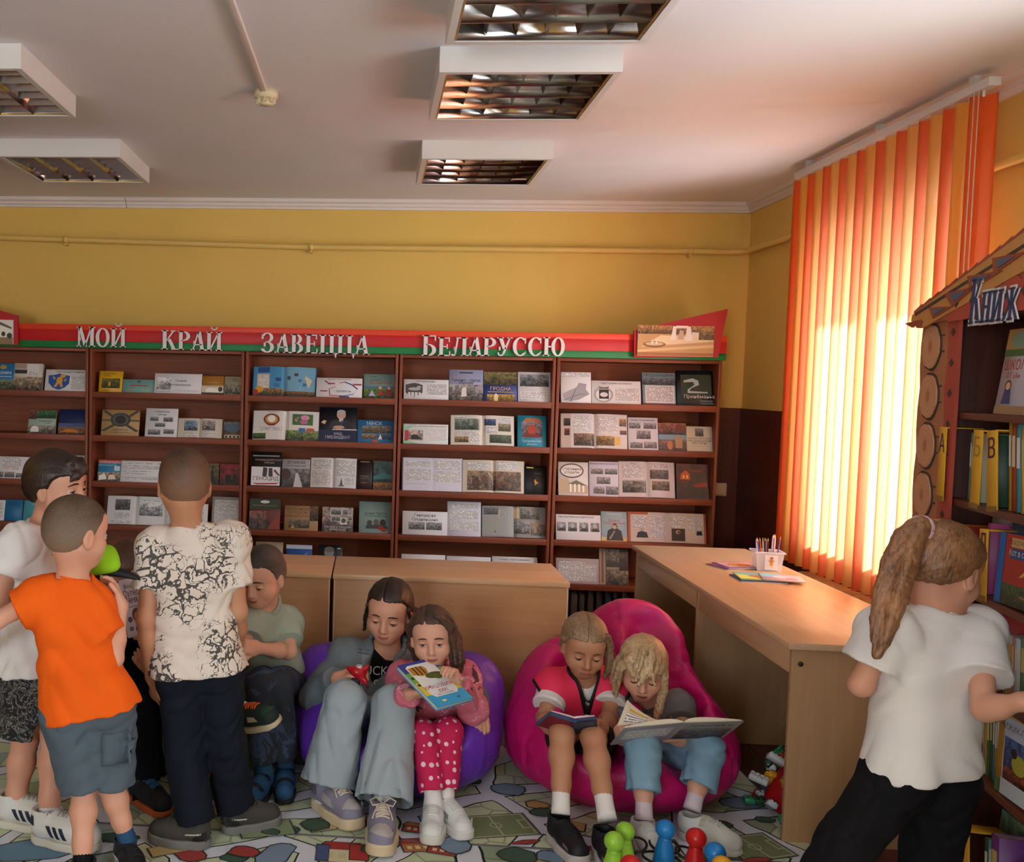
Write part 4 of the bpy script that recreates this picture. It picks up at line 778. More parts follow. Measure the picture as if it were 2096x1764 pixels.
mk_book('cream book with a small dark tree vignette', 1406, 1459, 873, 1, '#d0c6b4', [ph(.34, .6, .66, .92, '#7a7672'), t_(.5, .5, .06, 'прошлое и настоящее'), t_(.5, .38, .085, 'ГРОДНЕНСКИЙ'), t_(.5, .28, .085, 'КОСТЁЛЫ'), ('r', .1, .2, .9, .21, '#8a8272')])
mk_book('white book with an oval title and columned manor', 1143, 1205, 946, 2, '#cfc4b8', [('e', .45, .74, .4, .22, '#5a4038'), ('e', .45, .74, .36, .18, '#d8cec4'), t_(.45, .76, .08, 'Старинные', '#4a342c'), t_(.45, .66, .08, 'усадьбы', '#4a342c'), ('g', [(0, .08), (0, .5), (.3, .52), (.4, .38), (.75, .4), (.98, .3), (.98, .06)], '#b9a284'), ('g', [(.32, .34), (.6, .46), (.95, .3)], '#7a6a54'), ('r', .38, .1, .44, .34, '#efe6d8'), ('r', .52, .1, .58, .34, '#efe6d8'), ('r', .66, .1, .72, .34, '#efe6d8'), ('r', .8, .1, .86, .3, '#efe6d8')])
mk_sheet('white sheet with five manor photos, third shelf right', 1206, 1266, 945, 2, [t_(.5, .92, .04, 'Дворцово-парковые ансамбли'), bw(.06, .64, .48, .8), bw(.54, .64, .96, .8), bw(.26, .36, .72, .56), bw(.14, .08, .52, .28), bw(.56, .06, .98, .3)], '#d0c8d4')
mk_open('open photo book with landscape plates', 1267, 1383, 946, 2, [lines(.12, .52, .9, .9), ph(.12, .12, .96, .46, '#8f8a80'), t_(.5, .93, .03, 'Дворец')], [ph(.1, .52, .78, .78, '#8a7a6c'), ph(.16, .2, .8, .46, '#a0805c'), lines(.1, .84, .85, .95)], '#d4c8c4')
mk_book('dark book with a glowing red-lit house', 1385, 1451, 950, 2, '#2c1414', [ph(0, 0, 1, 1, '#5a2420'), ('g', [(.12, .55), (.15, .72), (.3, .82), (.42, .72), (.42, .55)], '#c0502a'), ('r', .2, .58, .26, .68, '#f0b060'), ('r', .31, .58, .37, .68, '#f0b060'), ('g', [(.5, .4), (.95, .5), (.95, .36), (.6, .34)], '#8a2418'), t_(.6, .78, .08, 'Гродно', '#a8402a')])
mk_sheet('white sheet with four grey portraits in a row', 1138, 1230, 1053, 3, [t_(.45, .88, .07, 'Они прославили родной край')]+[q for k in range(4) for q in (bw(.02+k*.25, .34, .22+k*.25, .7), ('e', .12+k*.25, .56, .045, .09, '#b0a8a6'), ('g', [(.04+k*.25, .34), (.07+k*.25, .46), (.17+k*.25, .46), (.2+k*.25, .34)], '#2c2a2c'))])
mk_book('pale blue book with a helmeted knight and red title', 1231, 1284, 1047, 3, '#9fb0b4', [('r', .2, .9, .8, .93, '#c9d2d4'), t_(.5, .66, .085, 'Давыд', '#b03028'), t_(.5, .57, .085, 'Городенский', '#b03028'), ('r', 0, 0, 1, .14, '#c9a868'), ('g', [(.2, .02), (.25, .35), (.42, .44), (.62, .44), (.78, .34), (.85, .02)], '#2e2c2e'), ('e', .52, .5, .1, .09, '#c9a088'), ('g', [(.4, .5), (.52, .62), (.64, .5), (.62, .44), (.6, .54), (.44, .54), (.42, .44)], '#3a3836'), ('g', [(.3, .1), (.5, .36), (.54, .34), (.36, .06)], '#8a8684')])
mk_open('open book with orange borders and three portraits', 1286, 1447, 1050, 3, [('r', 0, .0, .06, 1, '#b8603c'), ('r', 0, .92, .5, 1, '#b8603c'), lines(.12, .45, .48, .88), ('e', .34, .42, .06, .07, '#b8a89c'), ('g', [(.2, .14), (.24, .32), (.34, .36), (.46, .32), (.5, .14)], '#2c2a2c'), lines(.55, .1, .95, .88)], [lines(.06, .5, .45, .88), ('r', .1, .06, .44, .48, '#2a1c18'), ('e', .26, .36, .06, .07, '#b0846a'), lines(.5, .4, .9, .9), ('r', .72, .28, .92, .64, '#b8b0ac'), ('g', [(.74, .28), (.76, .42), (.88, .42), (.9, .28)], '#1c1a1c'), ('e', .82, .5, .05, .07, '#cfc0b4'), ('r', .94, 0, 1, 1, '#b8603c')], '#d2c0b4', '#b05a38')
mk_sheet('pale lilac text sheet behind the low desk', 1138, 1226, 1142, 4, [lines(.08, .8, .7, .9), lines(.06, .1, .94, .76)], '#b8a4a4')
mk_book('grey album with a vertical title strip behind the desk', 1227, 1286, 1123, 4, '#5a544e', [('r', 0, 0, .22, 1, '#a08a78'), ('r', .08, .05, .14, .95, '#7a4a3a'), ph(.24, .5, .7, .98, '#8a8478'), ph(.24, 0, 1, .48, '#9a8c74'), ph(.7, .4, 1, .9, '#5a5450')], .02)
# dark reading stock on the bottom shelves behind the desk
for k in range(9):
    x = BAYX[4]+.05+k*.052; h = .19+random.random()*.04
    t = thing('book', ['first', 'second', 'third', 'fourth', 'fifth', 'sixth', 'seventh', 'eighth', 'last'][k]+' dark-spined book from the left on the bottom shelf behind the magenta bean bag', 'book', (x, YFRONT+.06, .079), group='dark books on the bottom shelf')
    w = .03+.012*random.random(); MB().bbox((0, 0, 0), (w, .15, h), .002, seg=1).build('cover', cover_mat(random.choice(['#3a2a26', '#2a2c38', '#4a3a2c', '#30201c'])), t)
    MB().box((.003, .004, .003), (w-.003, .1505, h+.0005)).build('pages', m_pages, t)
# ================================================================ desks
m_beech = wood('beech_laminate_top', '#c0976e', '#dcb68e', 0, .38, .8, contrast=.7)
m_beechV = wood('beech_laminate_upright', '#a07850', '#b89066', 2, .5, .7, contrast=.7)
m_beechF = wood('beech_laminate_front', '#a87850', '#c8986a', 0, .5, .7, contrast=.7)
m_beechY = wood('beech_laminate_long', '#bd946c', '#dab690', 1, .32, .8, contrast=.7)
m_edge = M('pale_edge_banding', '#d8bfa0', .5, var=.03)
DZ = .70
dk = thing('reading_desk', 'long beech desk under the window with two open leg bays', 'desk', (1.44, 3.27, 0))
Lk, Wk = 1.90, .575
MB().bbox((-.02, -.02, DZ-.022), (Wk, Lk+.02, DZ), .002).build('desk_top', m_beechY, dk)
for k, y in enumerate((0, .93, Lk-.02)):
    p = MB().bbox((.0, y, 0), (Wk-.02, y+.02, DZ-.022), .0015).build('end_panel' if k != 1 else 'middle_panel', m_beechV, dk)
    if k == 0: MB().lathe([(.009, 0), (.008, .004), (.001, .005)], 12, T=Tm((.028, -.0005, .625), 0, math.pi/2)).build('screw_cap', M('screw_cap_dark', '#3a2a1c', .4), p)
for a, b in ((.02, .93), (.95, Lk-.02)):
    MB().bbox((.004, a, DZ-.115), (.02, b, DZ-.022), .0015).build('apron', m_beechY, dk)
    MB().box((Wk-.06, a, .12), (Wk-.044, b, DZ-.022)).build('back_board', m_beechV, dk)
def low_desk(label, x0, x1, y0, y1):
    t = thing('low_desk', label, 'desk', (x0, y0, 0), group='desks standing in front of the bookcases'); w, d = x1-x0, y1-y0
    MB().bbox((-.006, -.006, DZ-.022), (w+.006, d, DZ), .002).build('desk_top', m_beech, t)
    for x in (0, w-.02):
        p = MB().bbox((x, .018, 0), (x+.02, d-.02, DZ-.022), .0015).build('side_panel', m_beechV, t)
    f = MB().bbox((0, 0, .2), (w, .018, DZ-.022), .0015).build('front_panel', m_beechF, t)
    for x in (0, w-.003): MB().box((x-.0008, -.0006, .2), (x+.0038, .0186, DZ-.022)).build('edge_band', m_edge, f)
    return t
low_desk('beech desk behind the two girls on the purple bean bag', -.143, .868, 4.12, 4.55)
low_desk('beech desk behind the boys, left of the purple bean bag', -1.19, -.162, 4.12, 4.55)
# ---------------------------------------------------------------- things on the reading desk
def flat_book(label, px, py, w, d, rz, col, items, z, name='booklet', th=.004, group=None):
    p = atz(px, py, z); t = thing(name, label, 'booklet', (p.x, p.y, z), (0, 0, rz), group)
    MB().bbox((-w/2, -d/2, .0002), (w/2, d/2, th), .0008, seg=1).build('pages', m_pages, t)
    MB().bbox((-w/2-.001, -d/2-.001, th), (w/2+.001, d/2+.001, th+.0012), .0005, seg=1).build('cover', cover_mat(col), t)
    PR(w, d, lambda x, y, dd: (x-w/2, y-d/2, th+.0012+dd)).items(items).build('cover_print', t); return t
g_ = 'colouring booklets on the reading desk'
flat_book('purple colouring booklet left of the pencil box, bottom of its pile', 1500, 1160, .19, .14, .35, '#7a3a8a', [ph(.05, .05, .95, .95, '#b86a9a')], DZ, group=g_)
flat_book('booklet with an orange animal picture beside the pencil box', 1512, 1158, .19, .14, .22, '#9a4a9a', [('r', .06, .08, .94, .92, '#d6b0b8'), ('e', .5, .5, .3, .25, '#d98a2a'), ('e', .36, .5, .1, .12, '#f0c080')], DZ+.0055, group=g_)
flat_book('dark-edged booklet under the green colouring sheet', 1552, 1186, .20, .15, -.02, '#3a4a7a', [ph(.05, .05, .95, .95, '#6a8ab0')], DZ, group=g_)
flat_book('green and yellow colouring booklet in front of the pencil box', 1556, 1182, .20, .15, -.12, '#9ac060', [('r', 0, .5, 1, 1, '#7ac0c8'), ('g', [(0, 0), (.5, 0), (.2, .6), (0, .7)], '#d6e070'), ('e', .45, .45, .2, .2, '#b07a5a'), ('e', .6, .5, .16, .16, '#d8a05a'), ('e', .75, .6, .1, .12, '#f0e8f0')], DZ+.0055, group=g_)
flat_book('pink and sky-blue booklet on the right of the pile', 1600, 1184, .17, .14, -.25, '#e0b8c8', [('r', 0, .4, .5, 1, '#8ac8e0'), ('e', .5, .5, .22, .2, '#e8e0f0'), ('e', .7, .3, .15, .15, '#e8a0a8')], DZ+.0108, group=g_)
bp = atz(1569, 1166, DZ); bp.z = DZ
pbx = thing('pencil_box', 'clear plastic box of pencils with a drawn pencil picture on the desk', 'pencil box', tuple(bp), (0, 0, -.12))
def clear_mat():
    m = bpy.data.materials.new('clear_plastic'); m.use_nodes = True; nt = m.node_tree; nt.nodes.clear()
    o = node(nt, 'ShaderNodeOutputMaterial'); t = node(nt, 'ShaderNodeBsdfTransparent'); d = node(nt, 'ShaderNodeBsdfPrincipled'); d.inputs['Base Color'].default_value = (.9, .88, .92, 1); d.inputs['Roughness'].default_value = .15
    mx = node(nt, 'ShaderNodeMixShader'); mx.inputs[0].default_value = .38
    nt.links.new(t.outputs[0], mx.inputs[1]); nt.links.new(d.outputs[0], mx.inputs[2]); nt.links.new(mx.outputs[0], o.inputs[0]); return m
m_clear = clear_mat()
hb = .092; wt, wb_, dt, db = .062, .052, .048, .040
mb = MB(); th = .0018
def ring(w, d, z): return [(-w, -d, z), (w, -d, z), (w, d, z), (-w, d, z)]
vs = ring(wb_, db, .0005)+ring(wt, dt, hb)+ring(wt-th, dt-th, hb)+ring(wb_-th, db-th, .003)
fs = [(3, 2, 1, 0), (12, 13, 14, 15)]+[(a+i, a+(i+1) % 4, a+4+(i+1) % 4, a+4+i) for a in (0, 4, 8) for i in range(4)]
mb.add(vs, fs).build('box_body', m_clear, pbx)
mb = MB()
for a, b in (((-wt-.006, -dt-.006), (wt+.006, -dt+.001)), ((-wt-.006, dt-.001), (wt+.006, dt+.006)), ((-wt-.006, -dt), (-wt+.001, dt)), ((wt-.001, -dt), (wt+.006, dt))): mb.bbox((a[0], a[1], hb-.008), (b[0], b[1], hb), .0015)
mb.build('rim', m_clear, pbx)
lb = MB().box((-.022, -db-.0078, .008), (.034, -db-.0070, .078), T=None).build('picture_label', m_paper, pbx)
pr = PR(.056, .07, lambda x, y, d: (-.022+x, -db-.0080-d, .008+y)); pr.items([('g', [(.4, .3), (.4, .75), (.62, .75), (.62, .3)], '#e0942a'), ('g', [(.4, .3), (.51, .1), (.62, .3)], '#e8c890'), ('e', .51, .8, .12, .08, '#b04a5a'), ('g', [(.28, .62), (.4, .5), (.4, .54), (.3, .68)], '#8a5a2a'), ('g', [(.74, .62), (.62, .5), (.62, .54), (.72, .68)], '#8a5a2a'), ('e', .47, .62, .03, .03, B), ('e', .56, .62, .03, .03, B), ('r', .46, .5, .57, .52, '#7a2a2a')]); pr.build('label_print', lb)
pcol = ['#c8c4cc', '#8a3a8a', '#2a5a9a', '#d8641e', '#d0c8c0', '#2f3a6a', '#c9a080', '#8a1f1f', '#b8b0c0', '#3a8a9a', '#a0402a', '#5a4a7a', '#d8d0d8', '#6a6a8a']
pnm = ['white', 'violet', 'blue', 'orange', 'ivory', 'navy', 'peach', 'dark red', 'pale grey', 'teal', 'rust', 'purple', 'silver', 'slate']
for k in range(14):
    fx = -.04+.0062*k+random.uniform(-.002, .002); fy = random.uniform(-.02, .02); lean = -.28+.035*k+random.uniform(-.05, .05); ln = .135+random.uniform(-.012, .016)
    t = thing('pencil', pnm[k]+' pencil standing in the clear box on the desk', 'pencil', (bp.x+fx, bp.y+fy, DZ+.006), (random.uniform(-.1, .1), lean*.6, 0), 'pencils in the clear box')
    MB().lathe([(.0005, 0), (.0036, .0), (.0036, ln)], 6, smooth=False).build('shaft', M('pencil_'+pnm[k].replace(' ', '_'), pcol[k], .4), t)
    tp = MB().lathe([(.0036, ln), (.0012, ln+.013), (.0012, ln+.013)], 6).build('sharpened_tip', M('pencil_wood', '#cfa578', .6), t)
    MB().lathe([(.0012, ln+.013), (.0002, ln+.018)], 6).build('lead', M('pencil_'+pnm[k].replace(' ', '_'), pcol[k]), tp)
# ================================================================ rugs with a printed town map
def rug_mat(name, seed):
    m, nt, b = nmat(name); c = node(nt, 'ShaderNodeNewGeometry').outputs['Position']
    v0 = mapping(nt, c, (1, 1, 1), (0, 0, .5+seed), (seed*3.1, seed*1.7, 0))
    wv = noise(nt, v0, 2.2, 2); 
    ad = nt.nodes.new('ShaderNodeVectorMath'); ad.operation = 'ADD'; cm = node(nt, 'ShaderNodeCombineXYZ'); nt.links.new(math_(nt, 'MULTIPLY', wv, .22), cm.inputs[0]); nt.links.new(math_(nt, 'MULTIPLY', wv, -.18), cm.inputs[1])
    nt.links.new(v0, ad.inputs[0]); nt.links.new(cm.outputs[0], ad.inputs[1]); v = ad.outputs[0]
    def voro(feat, sc, vec=v):
        n = nt.nodes.new('ShaderNodeTexVoronoi'); n.feature = feat; n.voronoi_dimensions = '2D'; n.inputs['Scale'].default_value = sc; nt.links.new(vec, n.inputs['Vector']); return n
    e = voro('DISTANCE_TO_EDGE', 3.0); f1 = voro('F1', 3.0)
    sp = node(nt, 'ShaderNodeSeparateColor'); nt.links.new(f1.outputs['Color'], sp.inputs[0])
    grass = ramp(nt, sp.outputs[0], [(0, rgba('#bcc8a4')), (.45, rgba('#c6d2ae')), (.8, rgba('#ced8bc')), (1, rgba('#d4c8a4'))])
    e2 = voro('DISTANCE_TO_EDGE', 7.0); f2 = voro('F1', 7.0); sp2 = node(nt, 'ShaderNodeSeparateColor'); nt.links.new(f2.outputs['Color'], sp2.inputs[0])
    plots = ramp(nt, sp2.outputs[1], [(0, rgba('#c6d2ae')), (.60, rgba('#cad6b4')), (.66, rgba('#6c8c70')), (.72, rgba('#5c7a62')), (.73, rgba('#c9b176')), (.80, rgba('#c9b176')), (.81, rgba('#7f9db0')), (.9, rgba('#7f9db0')), (.91, rgba('#8f9c70'))])
    plots.node.color_ramp.interpolation = 'CONSTANT'
    g2 = mixc(nt, .55, grass, plots)
    ln2 = math_(nt, 'LESS_THAN', e2.outputs['Distance'], .028)
    g3 = mixc(nt, math_(nt, 'MULTIPLY', ln2, .40), g2, rgba('#2c3328'))
    outl = math_(nt, 'LESS_THAN', e.outputs['Distance'], .112); g4 = mixc(nt, outl, g3, rgba('#2b2a26'))
    road = math_(nt, 'LESS_THAN', e.outputs['Distance'], .094); g5 = mixc(nt, road, g4, rgba('#dcdfe8'))
    pile = noise(nt, c, 260, 2); g6 = mixc(nt, math_(nt, 'MULTIPLY', pile, .22), g5, rgba('#3c3f38'))
    nt.links.new(g6, b.inputs['Base Color']); b.inputs['Roughness'].default_value = .95; b.inputs['Specular IOR Level'].default_value = .1
    bump(nt, b, pile, .5, .004); return m
def rug(label, pts, seed, prints):
    o = MB(); n = len(pts); vs = [(p[0], p[1], .0005) for p in pts]+[(p[0], p[1], .007) for p in pts]
    o.add(vs, [tuple(range(n-1, -1, -1)), tuple(range(n, 2*n))]+[(i, (i+1) % n, (i+1) % n+n, i+n) for i in range(n)])
    r = o.build('play_rug', rug_mat('town_map_rug_pile_%d' % seed, seed)); tag(r, label, 'rug')
    bd = MB()
    for i in range(n):
        a, b_ = Vector((*pts[i], .0055)), Vector((*pts[(i+1) % n], .0055)); bd.tube([a, b_], .0045, 6)
    bd.build('bound_edge', M('rug_binding_grey', '#6f6a70', .9), r)
    pr = PR(1, 1, lambda x, y, d: (x, y, .0072+d)); ink = M('rug_ink_pile', '#888888')
    for f in prints: f(pr)
    tag(pr.build('printed_town', r, [RUGINK]*3), kind='stuff'); return r
RUGINK, _nt, _b = nmat('rug_printed_pile'); _a = node(_nt, 'ShaderNodeAttribute', attribute_name='Col'); _p = noise(_nt, node(_nt, 'ShaderNodeNewGeometry').outputs['Position'], 260, 2)
_nt.links.new(mixc(_nt, math_(_nt, 'MULTIPLY', _p, .35), _a.outputs[0], rgba('#3c3f38')), _b.inputs['Base Color']); _b.inputs['Roughness'].default_value = .95; bump(_nt, _b, _p, .5, .004)
def P2(px, py): p = atz(px, py, .007); return (p.x, p.y)
def outl(pts, w=.006):
    c = (sum(p[0] for p in pts)/len(pts), sum(p[1] for p in pts)/len(pts)); r = []
    for p in pts:
        dx, dy = p[0]-c[0], p[1]-c[1]; l = math.hypot(dx, dy)+1e-6; r.append((p[0]+dx/l*w, p[1]+dy/l*w))
    return r
def blob(cx, cy, rx, ry, col, n=12, wob=.16, edge='#26281f', rot=0):
    def f(pr):
        rr = random.Random(int(cx*7919+cy*104729)); pts = []
        for k in range(n):
            a = 2*math.pi*k/n; q = 1+rr.uniform(-wob, wob); x, y = rx*math.cos(a)*q, ry*math.sin(a)*q; pts.append((cx+x*math.cos(rot)-y*math.sin(rot), cy+x*math.sin(rot)+y*math.cos(rot)))
        if edge: pr.poly(outl(pts), edge)
        pr.poly(pts, col)
    return f
def rectp(cx, cy, w, h, rot, col, edge='#26281f'):
    def f(pr):
        c, s = math.cos(rot), math.sin(rot); pts = [(cx+x*c-y*s, cy+x*s+y*c) for x, y in ((-w, -h), (w, -h), (w, h), (-w, h))]
        if edge: pr.poly(outl(pts), edge)
        pr.poly(pts, col)
    return f
def house(cx, cy, sz, rot, wall, roof):
    def f(pr):
        rectp(cx, cy, sz, sz*.55, rot, wall)(pr); c, s = math.cos(rot), math.sin(rot)
        tr = lambda x, y: (cx+x*c-y*s, cy+x*s+y*c)
        pts = [tr(-sz*1.15, sz*.55), tr(sz*1.15, sz*.55), tr(sz*.7, sz*1.2), tr(-sz*.7, sz*1.2)]; pr.poly(outl(pts), '#26281f'); pr.poly(pts, roof)
        for k in (-.55, 0, .55): rectp(*tr(sz*k, 0), sz*.16, sz*.22, rot, '#d8cf9a', None)(pr)
    return f
def pitch(cx, cy, w, h, rot):
    def f(pr):
        rectp(cx, cy, w, h, rot, '#7c8a5c')(pr); c, s = math.cos(rot), math.sin(rot); tr = lambda x, y: (cx+x*c-y*s, cy+x*s+y*c)
        for x0, y0, x1, y1 in ((-w, -h, w, -h), (-w, h, w, h), (-w, -h, -w, h), (w, -h, w, h), (0, -h, 0, h), (-w, -h*.4, -w*.75, -h*.4), (-w, h*.4, -w*.75, h*.4), (-w*.75, -h*.4, -w*.75, h*.4), (w, -h*.4, w*.75, -h*.4), (w, h*.4, w*.75, h*.4), (w*.75, -h*.4, w*.75, h*.4)):
            a, b_ = Vector(tr(x0*.92, y0*.92)), Vector(tr(x1*.92, y1*.92)); d = (b_-a).normalized()*.003; nn = Vector((-d.y, d.x)); pr.poly([tuple(a-nn-d), tuple(b_-nn+d), tuple(b_+nn+d), tuple(a+nn-d)], '#b8b89a')
        ring = [tr(.022*math.cos(k*.5236), .022*math.sin(k*.5236)) for k in range(12)]; ri = [tr(.017*math.cos(k*.5236), .017*math.sin(k*.5236)) for k in range(12)]
        for k in range(12): pr.poly([ring[k], ring[(k+1) % 12], ri[(k+1) % 12], ri[k]], '#b8b89a')
    return f
seam = 3.12
prints = [pitch(*P2(1015, 1690), .13, .08, .25), pitch(*P2(1545, 1735), .10, .08, .35), blob(*P2(1520, 1645), .08, .05, '#7f95ab'), blob(*P2(1040, 1618), .06, .05, '#7f95ab'), house(*P2(660, 1695), .045, .4, '#c9b176', '#a8342c'), blob(*P2(645, 1690), .05, .04, '#3f5c46'), rectp(*P2(735, 1688), .05, .025, .1, '#a8342c'), blob(*P2(585, 1700), .04, .03, '#3f5c46'), blob(*P2(500, 1745), .05, .03, '#a8342c'), house(*P2(850, 1700), .04, -.2, '#a8342c', '#b8703a'), blob(*P2(1100, 1650), .04, .03, '#c9a25a'), blob(*P2(1110, 1665), .04, .03, '#3f5c46'), rectp(*P2(1160, 1690), .06, .03, -.3, '#c9a86a'), blob(*P2(960, 1600), .05, .03, '#3f5c46'), rectp(*P2(420, 1665), .07, .03, .3, '#c9a86a'), rectp(*P2(545, 1700), .09, .05, .3, '#8fa074'), blob(*P2(555, 1705), .03, .02, '#3f5c46'), blob(*P2(1480, 1690), .03, .02, '#3f5c46'), blob(*P2(1565, 1680), .03, .018, '#3f5c46')]
rug('grey and green town-map play rug beneath the bean bags', [(-2.6, seam), (1.53, seam), (1.53, 4.02), (-2.6, 4.02)], 1, prints)
prints = [blob(*P2(60, 1740), .16, .07, '#6f92aa', rot=.3), blob(*P2(560, 1752), .05, .09, '#7f95ab', rot=-.5), blob(*P2(480, 1755), .04, .03, '#3f5c46'), house(*P2(700, 1752), .075, 0, '#e0d8b0', '#b02a26'), rectp(*P2(660, 1745), .02, .05, 0, '#4a5a8a'), rectp(*P2(735, 1745), .03, .05, 0, '#b02a26'), blob(*P2(765, 1738), .04, .035, '#3f5c46'), house(*P2(855, 1735), .05, .2, '#b8703a', '#a8342c'), house(*P2(905, 1742), .045, -.2, '#a8342c', '#b02a26'), blob(*P2(930, 1730), .05, .06, '#7f95ab'), blob(*P2(1060, 1752), .06, .05, '#3f5c46'), blob(*P2(1075, 1725), .05, .012, '#a8342c', rot=.3), blob(*P2(390, 1750), .05, .04, '#a8342c'), rectp(*P2(345, 1740), .06, .03, .5, '#c9a86a'), blob(*P2(240, 1715), .07, .03, '#3f5c46'), house(*P2(1215, 1752), .05, 0, '#d8cf9a', '#b02a26'), blob(*P2(1130, 1755), .05, .04, '#6f8aa0'), blob(*P2(1550, 1762), .05, .012, '#a8342c', rot=.2), blob(*P2(1440, 1758), .04, .02, '#3f5c46')]
rug('green and grey town-map play rug along the bottom edge', [(-2.6, 1.2), (1.6, 1.2), (1.545, seam-.004), (-2.6, seam-.004)], 2, prints)
# ================================================================ bean bags
def fabric(name, c1, c2, rough=.38, sheen=.4):
    m, nt, b = nmat(name); c = coords(nt); n = noise(nt, c, 5, 4); nt.links.new(mixc(nt, n, rgba(c1), rgba(c2)), b.inputs['Base Color']); b.inputs['Roughness'].default_value = rough; 
    b.inputs['Specular IOR Level'].default_value = .35
    bump(nt, b, noise(nt, mapping(nt, c, (1, 1, 1)), 14, 5, .6, 1.2), .35, .012); return m
def beanbag(label, cx, cy, rx, ry, top, tx, ty, dents, mat, seed, lobes=()):
    t = thing('bean_bag', label, 'bean bag', (cx, cy, 0), group='bean bag chairs')
    F = Field((cx-rx-.1, cy-ry-.12, -.03), (cx+rx+.1, cy+ry+.2, top+.12), .0125)
    F.ell((cx, cy, .20), (rx, ry, .21), k=.05); F.ell((cx, cy, .13), (rx*.97, ry*.97, .15), k=.05)
    F.cone((cx, cy+.05, .25), (tx, ty, top-.13), rx*.70, .13, k=.14)
    F.cone((cx-.12, cy+.1, .25), (tx-.05, ty, top-.2), rx*.52, .14, k=.14); F.cone((cx+.12, cy+.1, .25), (tx+.05, ty, top-.2), rx*.52, .14, k=.14)
    for lx_, ly_, lz_, lr in lobes: F.ell((lx_, ly_, lz_), (lr, lr, lr), k=.1)
    for p0, p1, r0, r1 in dents: F.cone(p0, p1, r0, r1, .06, 's')
    # gathered folds: crease lines run from the crown to the floor
    X, Y, Z = F.grid(); ang = np.arctan2(Y-cy, X-cx); r_ = np.sqrt((X-cx)**2+(Y-cy)**2)+.15
    cre = np.abs(np.sin(ang*3+seed)); seamd = .010*np.exp(-(cre*r_/.020)**2)
    pk = .0045*np.sin(Z*95+3*np.sin(ang*5+seed))*np.exp(-(cre*r_/.09)**2)
    F.F = (F.F+seamd+pk+0*Z).astype(np.float32)
    F.wrinkle(.005, 60, seed, (0, 0, 1), .6); F.cut((0, 0, -1), (0, 0, .0075))
    F.build('bag_body', mat, t); return t
m_purple = fabric('purple_nylon', '#5a2a9a', '#6e38b6'); m_pink = fabric('magenta_nylon', '#b4105a', '#d01c74'); m_lime = fabric('lime_nylon', '#7fa818', '#97c020')
def seat(x, y, z, bx=0): return [((x, y, z+.05), (x+bx, y+.06, z+.42), .11, .15), ((x, y, z+.05), (x, y-.5, z+.12), .105, .12), ((x, y-.02, z+.2), (x, y-.5, z+.28), .13, .15), ((x, y, z+.36), (x, y-.5, z+.44), .13, .16)]
b1 = beanbag('purple bean bag holding the girl in denim and the girl in pink', .132, 3.70, .408, .385, .52, .15, 3.90, seat(.02, 3.70, .24)+seat(.26, 3.66, .23), m_purple, 3, [(.44, 3.80, .34, .12), (-.16, 3.82, .34, .13)])
b2 = beanbag('magenta bean bag holding the two girls who read', .990, 3.68, .432, .39, .66, 1.08, 3.92, seat(.86, 3.66, .23)+seat(1.15, 3.66, .20), m_pink, 5, [(1.10, 3.90, .46, .16), (.8, 3.86, .36, .15)])
b3 = beanbag('lime green bean bag half hidden behind the standing boys', -.60, 3.76, .335, .30, .44, -.58, 3.90, seat(-.60, 3.72, .22)+seat(-.32, 3.72, .22), m_lime, 8)
# ================================================================ cottage-shaped bookcase at the right
CA = .17; CO = np.array([1.793, 3.245, 0.])
def cp(px, py, y=0.):
    """photo pixel on the cabinet's front plane -> (u along the front, z)"""
    n = np.array([math.cos(CA), -math.sin(CA), 0]); d = _ray(px, py); P = CO+n*y
    t = (n @ (P-[0, 0, CAMH]))/(n @ d); q = d*t+[0, 0, CAMH]-CO
    return float(q @ np.array([-math.sin(CA), -math.cos(CA), 0])), float(q[2])
cb = thing('cottage_bookcase', 'bookcase dressed as a log cottage with a shingled gable, at the right edge', 'bookcase', tuple(CO), (0, 0, -(math.pi/2+CA)))
m_cab = wood('dark_cherry_cabinet', '#3c190e', '#5a2a18', 2, .5); m_cabH = wood('dark_cherry_cabinet_shelf', '#54281a', '#6e3a24', 1, .45)
CSH = [1.492, 1.232, .983, .735, .487, .08]
U0, U1, CD = .20, 1.32, .26
for u in (U0, U1-.018): MB().bbox((u, .004, 0), (u+.018, CD, 1.78), .0015).build('side_panel', m_cab, cb)
MB().box((U0, CD-.008, 0), (U1, CD, 1.78)).build('back_panel', m_cab, cb); MB().bbox((U0, .004, 1.765), (U1, CD, 1.783), .0015).build('top_panel', m_cab, cb)
for z in CSH: MB().bbox((U0+.018, .004, z-.02), (U1-.018, CD-.008, z), .0015).build('shelf', m_cabH, cb)
MB().box((U0+.018, .02, 0), (U1-.018, .035, .06)).build('plinth', m_cab, cb)
m_logb = M('painted_log_board', '#b0704a', .6, var=.12, scale=7); m_lace = M('carved_lace_red', '#b04a38', .6, var=.1); m_bark = M('painted_bark_grey', '#4a3c32', .7, var=.2, scale=20)
def ring_mat():
    m, nt, b = nmat('log_end_rings'); c = coords(nt); v = mapping(nt, c, (1, 1, .72)); ln_ = nt.nodes.new('ShaderNodeVectorMath'); ln_.operation = 'LENGTH'; nt.links.new(v, ln_.inputs[0])
    r = math_(nt, 'ADD', math_(nt, 'MULTIPLY', ln_.outputs['Value'], 520.), math_(nt, 'MULTIPLY', noise(nt, c, 30, 2), 5.)); s = math_(nt, 'SINE', r)
    base = ramp(nt, ln_.outputs['Value'], [(0, rgba('#b0683e')), (.012, rgba('#b8744a')), (.02, rgba('#d09a72')), (.06, rgba('#cf9870'))])
    nt.links.new(mixc(nt, math_(nt, 'MULTIPLY', math_(nt, 'ADD', s, 1.), .16), base, rgba('#a86a44')), b.inputs['Base Color']); b.inputs['Roughness'].default_value = .6; return m
m_rings = ring_mat()
